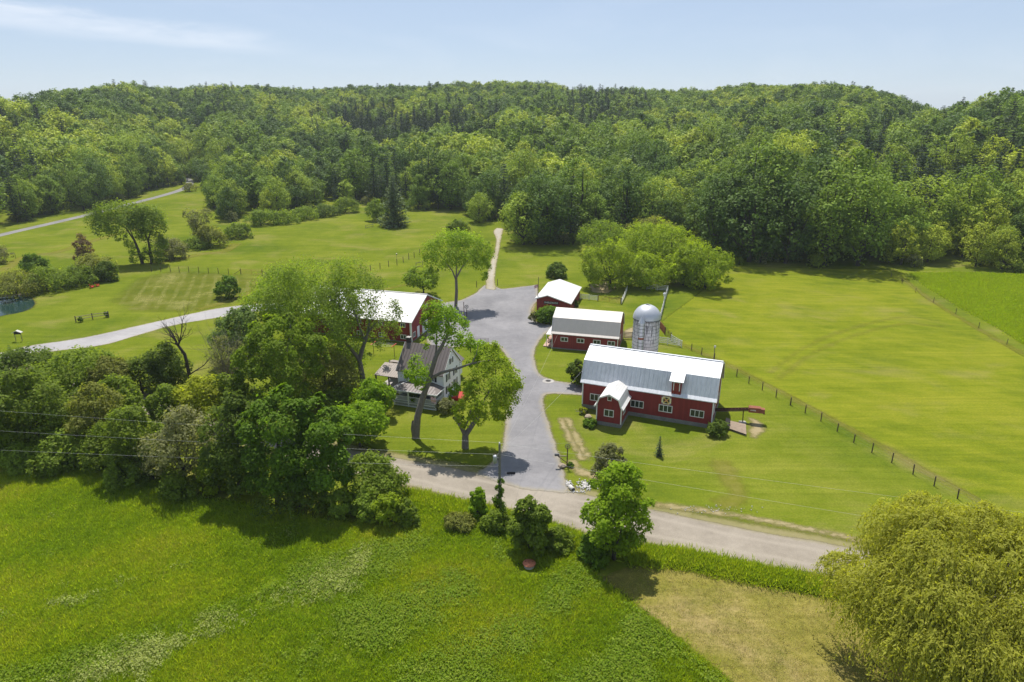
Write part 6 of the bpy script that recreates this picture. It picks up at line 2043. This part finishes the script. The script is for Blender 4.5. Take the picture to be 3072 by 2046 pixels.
BG = 'yellow green bushy trees behind the silo'
bush_trees = [
    ('left yellow green bushy tree behind the silo', (1402, 660), 562, 96, 'lime', 5200),
    ('tall yellow green bushy tree at the back of the silo group', (1470, 618), 518, 110, 'lime', 5600),
    ('broad yellow green bushy tree in the middle of the silo group', (1535, 625), 520, 120, 'lime', 6000),
    ('front bushy tree overhanging the white paddock fence', (1478, 662), 592, 96, 'lime', 4600),
    ('right hand round yellow green tree of the silo group', (1620, 664), 566, 98, 'lime', 5600),
    ('small yellow green tree between the silo group and the round one', (1570, 655), 585, 76, 'lime', 3800),
    ('fresh green tree left behind the yellow silo group', (1400, 590), 512, 96, 'fresh', 4200),
    ('grey green tree in shade behind the yellow silo group', (1490, 578), 500, 90, 'olive', 3600),
]
for lab, base, top, wd_, colr, n_ in bush_trees:
    tree_at('bushy_tree', lab, 'tree', base, top - 6, wd_ * 1.15, colr, int(n_ * 1.3), 0.32, 0.02, 26, 'round', group=BG, lr=(0.22, 0.36), clump=16)

# ------------------------------------------------------------------ the woods
clear_s = [(-800, 2200), (-800, 640), (-300, 596), (0, 528), (100, 505), (200, 483), (300, 460), (408, 431), (422, 411), (441, 410), (452, 425), (468, 452), (478, 478), (500, 507), (545, 512), (600, 500), (700, 486), (790, 476),
           (850, 472), (945, 484), (1000, 490), (1050, 496), (1090, 517), (1130, 523), (1137, 512), (1158, 512), (1164, 578), (1200, 582), (1290, 562), (1360, 562), (1420, 552), (1560, 560), (1660, 606), (1760, 616), (1900, 623), (2040, 629), (2060, 612), (2120, 617), (2250, 624), (2355, 630), (2700, 655), (3200, 800), (3200, 2200)]
CLEAR = [S(u, max(v, 405)) for u, v in clear_s]
rs = np.random.RandomState(2024)
step = 8.3
ys = np.arange(150, 860, step)
pts = []
for yv in ys:
    half = yv * 0.90 + 25
    xs = np.arange(-half, half, step)
    pts.append(np.stack([xs, np.full(len(xs), yv)], 1))
pts = np.concatenate(pts) + 0
pts = pts + rs.uniform(-0.42, 0.42, pts.shape) * step
sdv = sdf(pts[:, 0], pts[:, 1], CLEAR)
u_ = col_of(pts[:, 0], pts[:, 1])
rmax = np.interp(u_, RU, RR) + 45
ok = (sdv < -2.0) & (pts[:, 1] < rmax) & (u_ > -200) & (u_ < 2560)
pts, sdv, u_ = pts[ok], sdv[ok], u_[ok]
pz = terrain(pts[:, 0], pts[:, 1])
pu = np.empty(len(pts)); pv = np.empty(len(pts))
zc = pts[:, 1] * CP - (pz - CAM_H) * SP
upv = pts[:, 1] * SP + (pz - CAM_H) * CP
pu = (1536 + FPX * pts[:, 0] / zc) / K
pv = (1023 - FPX * (upv) / zc) / K     # foot of each tree

# which stand is it in: pines and mixed stands as they lie on the hill (world patches found from the survey)
def in_patch(cu, cv, ru, rv):
    return ((pu - cu) / ru) ** 2 + ((pv - cv) / rv) ** 2
pine_p = np.full(len(pts), 0.025)
for cu, cv, ru, rv, pr in ((900, 305, 190, 52, 0.85), (1060, 310, 90, 60, 0.6), (30, 440, 75, 70, 0.75), (1370, 275, 130, 55, 0.6), (2130, 480, 200, 75, 0.88), (1990, 400, 140, 50, 0.6), (2330, 400, 80, 80, 0.6),
                           (460, 270, 70, 40, 0.35), (880, 420, 60, 70, 0.5), (2250, 320, 120, 60, 0.25), (1980, 330, 120, 30, 0.3), (40, 300, 70, 40, 0.4)):
    e = in_patch(cu, cv + 22, ru, rv)
    pine_p = np.where(e < 1, np.maximum(pine_p, pr * (1 - e * 0.35)), pine_p)
is_pine = rs.rand(len(pts)) < pine_p
sz = 0.66 + 0.80 * rs.beta(1.6, 1.9, len(pts))
edge = sdv > -9
sz = np.where(edge & ~is_pine, sz * 0.78, sz)
farr = pts[:, 1] > 430
sz = np.where(farr, 0.5 * sz + 0.5, sz)
big = in_patch(1825, 600, 225, 46) < 1
sz = np.where(big & ~is_pine, np.clip(sz, 0.95, 1.3) * 1.45, sz)
low = in_patch(2200, 618, 150, 40) < 1
sz = np.where(low, sz * 0.80, sz)
bulge = in_patch(1240, 570, 100, 30) < 1
sz = np.where(bulge, np.clip(sz, 0.9, 1.3) * 1.2, sz)
young = in_patch(640, 430, 170, 70) < 1
sz = np.where(young & ~is_pine, sz * 0.80, sz)
sz = np.where(is_pine, np.clip(sz, 0.7, 1.15) * 0.95, sz)
rotv = rs.uniform(0, 6.28, len(pts))

# colours come in patches: a smooth random field over the ground plus per-tree scatter
fld = 0.5 + 0.28 * np.sin(pts[:, 0] * 0.021 + 1.0) * np.cos(pts[:, 1] * 0.017) + 0.2 * np.sin(pts[:, 0] * 0.06 + pts[:, 1] * 0.045) + rs.randn(len(pts)) * 0.34
light = in_patch(280, 400, 170, 90) < 1
fld = np.where(light, fld + 0.35, fld)
fld = np.where(big, 0.6 * fld - 0.18, fld)
fld = np.where(low, fld + 0.3, fld)
colr_i = np.where(fld < 0.30, 0, np.where(fld < 0.72, 1, np.where(fld < 1.02, 2, 3)))   # dark, mid, fresh, light
TONE = [(0.030, 0.050, 0.008), (0.056, 0.083, 0.009), (0.088, 0.115, 0.011), (0.120, 0.140, 0.013)]
TONEN = ['dark green', 'mid green', 'fresh green', 'pale green']
PTONE = [(0.017, 0.030, 0.013), (0.026, 0.039, 0.017)]

shapes = []
for i, (h, w, cb_, k_, shp, n_) in enumerate(((17, 13.5, 0.12, 22, 'round', 1700), (18, 12.5, 0.10, 22, 'round', 1700), (15.5, 15, 0.10, 24, 'round', 1800), (17, 15, 0.14, 24, 'umbrella', 1800), (16, 11, 0.06, 18, 'round', 1400))):
    shapes.append(broadleaf(900 + i * 31, h, w, cb_, k_, shp, n_, 1.0, M['bark_dark'], lr=(0.26, 0.42), mat=M['wood_leaf'], clump=16, spread=0.28))
near_shapes = []
for i, (h, w, cb_, k_, shp, n_) in enumerate(((17, 13.5, 0.05, 26, 'round', 4200), (18.5, 12.5, 0.04, 26, 'round', 4200), (15.5, 15, 0.05, 28, 'round', 4400), (17.5, 15, 0.06, 28, 'umbrella', 4400), (16, 11, 0.03, 22, 'column', 3400), (17.5, 13, 0.04, 26, 'shrub', 4200))):
    near_shapes.append(broadleaf(1900 + i * 37, h, w, cb_, k_, shp, n_, 0.58, M['bark_dark'], lr=(0.24, 0.40), mat=M['wood_leaf'], clump=22, spread=0.26))
pines = [conifer(700 + i, 20, w, 18, 1.15, 0.18, 0.30, p_, 7, 0.8, ft) for i, (w, p_, ft) in enumerate(((8.5, 0.8, 0.1), (7.5, 0.9, 0.0), (9.5, 0.65, 0.2)))]

# the trees that show largest are things of their own; the rest of the wood is one mass
dist = np.hypot(pts[:, 0], pts[:, 1])
shows = sz / dist * np.where(sdv > -16, 1.6, np.where(sdv > -32, 1.15, 0.9))
inview = (pu > -30) & (pu < 2385)
order = np.argsort(-(shows * inview))
bl = [i for i in order if not is_pine[i]][:235]
pn_ = [i for i in order if is_pine[i]][:40]
single = np.zeros(len(pts), bool)
single[bl] = True; single[pn_] = True

LAND = [(-10, 'at the left frame edge'), (85, 'above the round tree of the pond shrubs'), (200, 'above the far gravel road'), (290, 'above the leaning elm pair'), (400, 'above the bend of the far road'), (480, 'above the half bare meadow tree'),
        (560, 'above the lone round bush'), (660, 'above the low hedge bushes'), (780, 'above the tallest hedge bush'), (905, 'above the lone field pine'), (990, 'left of the vase shaped tree'), (1060, 'above the vase shaped tree'), (1140, 'above the pale track'),
        (1215, 'just right of the pale track'), (1290, 'above the garage'), (1370, 'above the red shed'), (1460, 'above the silo'), (1540, 'above the yellow green bushes'), (1630, 'above the rightmost yellow green bush'), (1730, 'above the end of the long barn'),
        (1850, 'above the mid right pasture'), (1960, 'above the far right pasture'), (2070, 'above the left tip of the hay field'), (2180, 'above the hay field'), (2290, 'above the right part of the hay field'), (2370, 'at the right frame edge')]


def landmark(i):
    return min(LAND, key=lambda q_: abs(q_[0] - pu[i]))[1]


def row(i):
    return 'front row' if sdv[i] > -9 else ('second row' if sdv[i] > -18 else ('third row' if sdv[i] > -27 else ('fourth row' if sdv[i] > -38 else ('lower slope' if sdv[i] > -70 else 'upper slope'))))


def sized(i):
    return 'large' if sz[i] > 1.12 else ('small' if sz[i] < 0.88 else 'medium')


raw = {}
for i in bl:
    raw.setdefault(f'{sized(i)} {row(i)} {TONEN[colr_i[i]]} tree {landmark(i)}', []).append(i)
for i in pn_:
    raw.setdefault(f'{sized(i)} {row(i)} pine {landmark(i)}', []).append(i)
LABEL = {}
for lab, ids in raw.items():
    ids = sorted(ids, key=lambda i: pu[i])
    n = len(ids)
    pos = {1: [''], 2: ['left of two, ', 'right of two, '], 3: ['left of three, ', 'middle of three, ', 'right of three, '], 4: ['leftmost, ', 'second from left, ', 'third from left, ', 'rightmost, ']}.get(n, [''] * n)
    for i, p_ in zip(ids, pos):
        LABEL[i] = p_ + lab
        if len(LABEL[i].split()) > 16:
            LABEL[i] = p_ + lab.split(' ', 1)[1]
for i in bl:
    tm, cm = near_shapes[int(rs.randint(0, 6))]
    plant_it('forest_tree', LABEL[i], 'tree', (pts[i, 0], pts[i, 1], pz[i] - 0.2), tm, cm, TONE[colr_i[i]], rotv[i], float(sz[i]), 'broadleaf trees along the edge of the woods')
for i in pn_:
    tm, cm = pines[int(rs.randint(0, 3))]
    plant_it('pine_tree', LABEL[i], 'tree', (pts[i, 0], pts[i, 1], pz[i] - 0.2), tm, cm, PTONE[int(rs.randint(0, 2))], rotv[i], float(sz[i]), 'dark pines in the woods')


TONED = {}


def scatter(name, P, sc, rot, pick, protos, label):
    """one mass of many: points carry size, turn and kind; geometry nodes set the plants on them"""
    kinds = bpy.data.collections.new(name + '_kinds')
    for j, parts in enumerate(protos):
        me_, tone = parts
        key = (me_.materials[0].name.split('_')[0], tuple(tone))
        if key not in TONED:
            TONED[key] = leaf_mat(key[0] + '_toned', {'leaves': 0.5, 'blades': 0.5, 'woodleaves': 0.27}.get(key[0], 0.25), 0.55, tone, 0.0, {'leaves': (1.45, 3.2), 'blades': (1.7, 3.9), 'woodleaves': (1.9, 4.1)}.get(key[0], (1.1, 2.3)))
        me_ = me_.copy()
        me_.materials[0] = TONED[key]
        o = bpy.data.objects.new('%s_kind_%03d' % (name, j), me_)
        kinds.objects.link(o)
    me = bpy.data.meshes.new(name)
    me.vertices.add(len(P))
    me.vertices.foreach_set('co', np.asarray(P, np.float32).ravel())
    for nm, arr, ty in (('size', sc, 'FLOAT'), ('turn', rot, 'FLOAT'), ('pick', pick, 'INT')):
        a = me.attributes.new(nm, ty, 'POINT')
        a.data.foreach_set('value', np.asarray(arr, np.float32 if ty == 'FLOAT' else np.int32))
    me.update()
    o = link(name, me)
    g = bpy.data.node_groups.new(name + '_nodes', 'GeometryNodeTree')
    g.interface.new_socket('Geometry', in_out='INPUT', socket_type='NodeSocketGeometry')
    g.interface.new_socket('Geometry', in_out='OUTPUT', socket_type='NodeSocketGeometry')
    ni, no = g.nodes.new('NodeGroupInput'), g.nodes.new('NodeGroupOutput')
    iop = g.nodes.new('GeometryNodeInstanceOnPoints')
    ci = g.nodes.new('GeometryNodeCollectionInfo')
    ci.inputs['Collection'].default_value = kinds
    ci.inputs['Separate Children'].default_value = True
    ci.inputs['Reset Children'].default_value = True
    def named(nm, ty):
        nd = g.nodes.new('GeometryNodeInputNamedAttribute')
        nd.data_type = ty
        nd.inputs['Name'].default_value = nm
        return nd.outputs[0]
    cx = g.nodes.new('ShaderNodeCombineXYZ')
    g.links.new(named('turn', 'FLOAT'), cx.inputs[2])
    g.links.new(ni.outputs[0], iop.inputs['Points'])
    g.links.new(ci.outputs[0], iop.inputs['Instance'])
    iop.inputs['Pick Instance'].default_value = True
    g.links.new(named('pick', 'INT'), iop.inputs['Instance Index'])
    g.links.new(cx.outputs[0], iop.inputs['Rotation'])
    g.links.new(named('size', 'FLOAT'), iop.inputs['Scale'])
    g.links.new(iop.outputs[0], no.inputs[0])
    md = o.modifiers.new('plants', 'NODES')
    md.node_group = g
    set_tags(o, label, None, None, 'stuff')
    return o


def joined(tm, cm):
    """trunk and crown as one mesh for the mass of the wood"""
    import bmesh
    bm = bmesh.new()
    bm.from_mesh(cm)
    nf = len(bm.faces)
    bm.from_mesh(tm)
    bm.faces.ensure_lookup_table()
    for f in bm.faces[nf:]:
        f.material_index = 1
    me = bpy.data.meshes.new('tree_kind')
    bm.to_mesh(me); bm.free()
    me.materials.append(cm.materials[0]); me.materials.append(tm.materials[0])
    return me


protos = []
for tone in TONE:
    for tm, cm in shapes:
        protos.append((joined(tm, cm), tone))
for tone in PTONE:
    for tm, cm in pines:
        protos.append((joined(tm, cm), tone))
rest = ~single
pick = np.where(is_pine, 20 + rs.randint(0, 6, len(pts)), colr_i * 5 + rs.randint(0, 5, len(pts)))
P3 = np.stack([pts[:, 0], pts[:, 1], pz - 0.2], 1)
scatter('forest', P3[rest], sz[rest], rotv[rest], pick[rest], protos, 'mixed wood of broadleaf trees and pines covering the hills')

# low bushes along the foot of the woods
epts = pts[(sdv > -7.5)]
if len(epts):
    n = len(epts)
    bsh = [broadleaf(3000 + i, 4.2, 5.2, 0.0, 12, 'shrub', 700, 0.5, M['bark_dark'], clump=9) for i in range(3)]
    bp = [(joined(*b_), t_) for t_ in (TONE[1], TONE[2], (0.088, 0.094, 0.04)) for b_ in bsh]
    E3 = np.repeat(epts, 2, 0) + rs.uniform(-4, 4, (2 * n, 2))
    es = sdf(E3[:, 0], E3[:, 1], CLEAR)
    E3 = E3[(es < 1.5)]
    scatter('undergrowth', np.stack([E3[:, 0], E3[:, 1], terrain(E3[:, 0], E3[:, 1]) - 0.1], 1), rs.uniform(0.5, 1.15, len(E3)), rs.uniform(0, 6.28, len(E3)), rs.randint(0, len(bp), len(E3)), bp, 'low bushes along the foot of the woods')

# ------------------------------------------------------------------ meadow growth
def tuft(seed, nb, hgt, spread, wdt, leafy=False):
    r_ = np.random.RandomState(seed)
    base = r_.randn(nb, 2) * spread
    P = np.concatenate([base, np.zeros((nb, 1))], 1)
    hh = hgt * r_.uniform(0.55, 1.15, nb)
    if not leafy:
        lean = r_.randn(nb, 2) * 0.6
        T = unit(np.concatenate([lean, np.ones((nb, 1))], 1))
        a = r_.uniform(0, 6.28, nb)
        N = np.stack([np.cos(a), np.sin(a), np.full(nb, 1.1)], 1)
        N = unit(N - T * np.sum(N * T, 1, keepdims=True))
        V, F = cards(P + T * (hh * 0.45)[:, None], N, hh, wdt, r_, T)
    else:
        P[:, 2] = hh * r_.uniform(0.3, 1, nb)
        N = unit(np.concatenate([base / max(spread, 1e-3) * 0.4, np.ones((nb, 1)) * 0.9], 1) + r_.randn(nb, 3) * 0.35)
        V, F = cards(P, N, r_.uniform(0.7, 1.3, nb) * wdt, 0.7, r_)
    V[:, 2] = np.maximum(V[:, 2], 0.005)
    return np_mesh('tuft', V, F, M['blade'], False, {'tint': np.repeat(r_.uniform(0.15, 0.85, nb), 4)})


GT = [(0.074, 0.110, 0.005), (0.100, 0.134, 0.007), (0.128, 0.150, 0.010), (0.150, 0.146, 0.028)]
tk = [(tuft(10 + i, 26, 0.55, 0.30, 0.10), c_) for i, c_ in enumerate(GT)] + [(tuft(20 + i, 26, 0.42, 0.34, 0.12), c_) for i, c_ in enumerate(GT)]
mp = np.array(meadow_poly)
def fill(poly, n, seed, inset=0.4):
    r_ = np.random.RandomState(seed)
    poly = np.array(poly)
    lo, hi = poly.min(0), poly.max(0)
    q_ = r_.uniform(lo, hi, (n, 2))
    s = sdf(q_[:, 0], q_[:, 1], [tuple(p) for p in poly])
    return q_[s > inset], s[s > inset], r_
def visible(q_, z=0.3, mar=40):
    zc_ = q_[:, 1] * CP - (z - CAM_H) * SP
    up_ = q_[:, 1] * SP + (z - CAM_H) * CP
    uu = (1536 + FPX * q_[:, 0] / np.maximum(zc_, 1)) / K
    vv_ = (1023 - FPX * up_ / np.maximum(zc_, 1)) / K
    return (zc_ > 5) & (uu > -mar - 120) & (uu < 2355 + mar + 120) & (vv_ < 1568 + mar + 120)
mpoly = [tuple(p) for p in meadow_poly]
mq, ms, r_ = fill(mpoly, 330000, 5, 0.2)
mv_ = visible(mq)
mq = mq[mv_]
def field(x, y, s, ph):
    return np.sin(x * s + ph) * np.cos(y * s * 1.13 + ph * 2) + 0.6 * np.sin((x * 0.8 + y * 0.6) * s * 2.3 + ph * 3) + 0.4 * np.cos((x * 0.5 - y * 0.9) * s * 4.1 + ph)
g1 = field(mq[:, 0], mq[:, 1], 0.16, 1.7) + r_.randn(len(mq)) * 0.6
keep = (g1 + r_.randn(len(mq)) * 0.8) > -0.5
keep &= np.hypot(mq[:, 0] - wx, mq[:, 1] - wy + 0.5) > 1.35
mq, g1 = mq[keep][:42000], g1[keep][:42000]
pk = np.clip(np.digitize(g1, [-0.2, 0.7, 1.7]), 0, 3) + 4 * r_.randint(0, 2, len(mq))
scatter('meadow_tufts', np.concatenate([mq, np.zeros((len(mq), 1))], 1), r_.uniform(0.6, 1.25, len(mq)), r_.uniform(0, 6.28, len(mq)), pk, tk, 'tall grass of the front meadow')
# broad-leaved weeds stand in slanting bands
wq, ws_, r_ = fill(mpoly, 160000, 9, 0.6)
wq = wq[visible(wq)]
da_ = (wq[:, 0] * -0.62 + wq[:, 1] * 0.78)
along_ = (wq[:, 0] * 0.78 + wq[:, 1] * 0.62)
bandv = 0.8 * np.sin(da_ * 0.72 + 1.6 * np.sin(along_ * 0.09) + 0.9 * np.sin(along_ * 0.23 + 1)) + 0.75 * field(wq[:, 0], wq[:, 1], 0.14, 0.4) + 0.5 * field(wq[:, 0], wq[:, 1], 0.55, 1.4) + r_.randn(len(wq)) * 0.55
lowr = np.clip((wq[:, 0] + 25) / 40, -0.6, 0.7) - np.clip((wq[:, 1] - 50) / 12, 0, 2)
kk = (bandv + lowr) > 1.05
kk &= np.hypot(wq[:, 0] - wx, wq[:, 1] - wy + 0.5) > 1.35
wq = wq[kk][:17000]
wk = [(tuft(40 + i, 26, 0.42, 0.26, 0.13, True), c_) for i, c_ in enumerate(((0.060, 0.092, 0.005), (0.074, 0.106, 0.007), (0.096, 0.122, 0.014), (0.122, 0.136, 0.040)))]
pale = (np.sin(da_[kk][:17000] * 0.5 + 1.0) + 0.5 * field(wq[:, 0], wq[:, 1], 0.13, 2.2) + 0.5 * r_.randn(len(wq)) > 0.55) & (wq[:, 0] < -14)
wp_ = np.where(pale, 3, np.clip(r_.randint(0, 3, len(wq)), 0, 2))
scatter('meadow_weeds', np.concatenate([wq, np.full((len(wq), 1), 0.05)], 1), r_.uniform(0.7, 1.45, len(wq)), r_.uniform(0, 6.28, len(wq)), wp_, wk, 'broad leaved weeds growing in bands through the meadow')
# tall verge grass between road and dry field
ver = smooth_line(SS((1440, 1262), (1560, 1272), (1700, 1300), (1885, 1336), (1960, 1352))) + smooth_line(SS((1960, 1378), (1880, 1362), (1700, 1330), (1560, 1302), (1450, 1294)))
vq, vs_, r_ = fill(ver, 9000, 12, 0.05)
vq2, _, _ = fill(smooth_line(SS((930, 1130), (1060, 1156), (1200, 1192), (1340, 1236))) + smooth_line(SS((1330, 1262), (1200, 1225), (1060, 1190), (940, 1165))), 7000, 13, 0.05)
vq = np.concatenate([vq, vq2])
scatter('verge_grass', np.concatenate([vq, np.zeros((len(vq), 1))], 1), r_.uniform(0.8, 1.7, len(vq)), r_.uniform(0, 6.28, len(vq)), r_.randint(0, 3, len(vq)), tk, 'tall grass along the meadow side of the road')
# sparse dry stubble
dq, _, r_ = fill([tuple(p) for p in dry_poly], 60000, 15, 0.3)
dq = dq[visible(dq)][:9000]
sk = [(tuft(60 + i, 12, 0.16, 0.20, 0.16), c_) for i, c_ in enumerate(((0.10, 0.115, 0.03), (0.17, 0.15, 0.06), (0.09, 0.07, 0.045)))]
scatter('dry_stubble', np.concatenate([dq, np.zeros((len(dq), 1))], 1), r_.uniform(0.5, 1.2, len(dq)), r_.uniform(0, 6.28, len(dq)), r_.choice([0, 1, 2], len(dq), p=[0.4, 0.35, 0.25]), sk, 'short dry tufts in the cut corner of the meadow')
# hay field growth
hq, _, r_ = fill([tuple(p) for p in hay_poly], 60000, 17, 0.3)
hq = hq[visible(hq)][:14000]
hk = [(tuft(80 + i, 16, 0.55, 0.55, 0.16), c_) for i, c_ in enumerate(((0.088, 0.122, 0.004), (0.108, 0.140, 0.006), (0.130, 0.154, 0.009)))]
scatter('hay_tufts', np.concatenate([hq, np.zeros((len(hq), 1))], 1), r_.uniform(0.7, 1.2, len(hq)), r_.uniform(0, 6.28, len(hq)), r_.randint(0, 3, len(hq)), hk, 'standing hay grass of the right field')

# ------------------------------------------------------------------ haze
HAZE = 0.00011
if HAZE > 0:
    m = bpy.data.materials.new('haze')
    m.use_nodes = True
    nt = NT(m.node_tree)
    out = nt.n('ShaderNodeOutputMaterial')
    pvn = nt.n('ShaderNodeVolumePrincipled', ins={'Color': (0.78, 0.86, 1.0), 'Density': HAZE, 'Anisotropy': 0.2})
    nt.put(out.inputs['Volume'], pvn)
    top = float(max(90.0, Z.max() + 40))
    hz = MB().box(-1790, -950, -2.0, 1790, 1850, top).build('haze', m)
    set_tags(hz, kind='stuff')
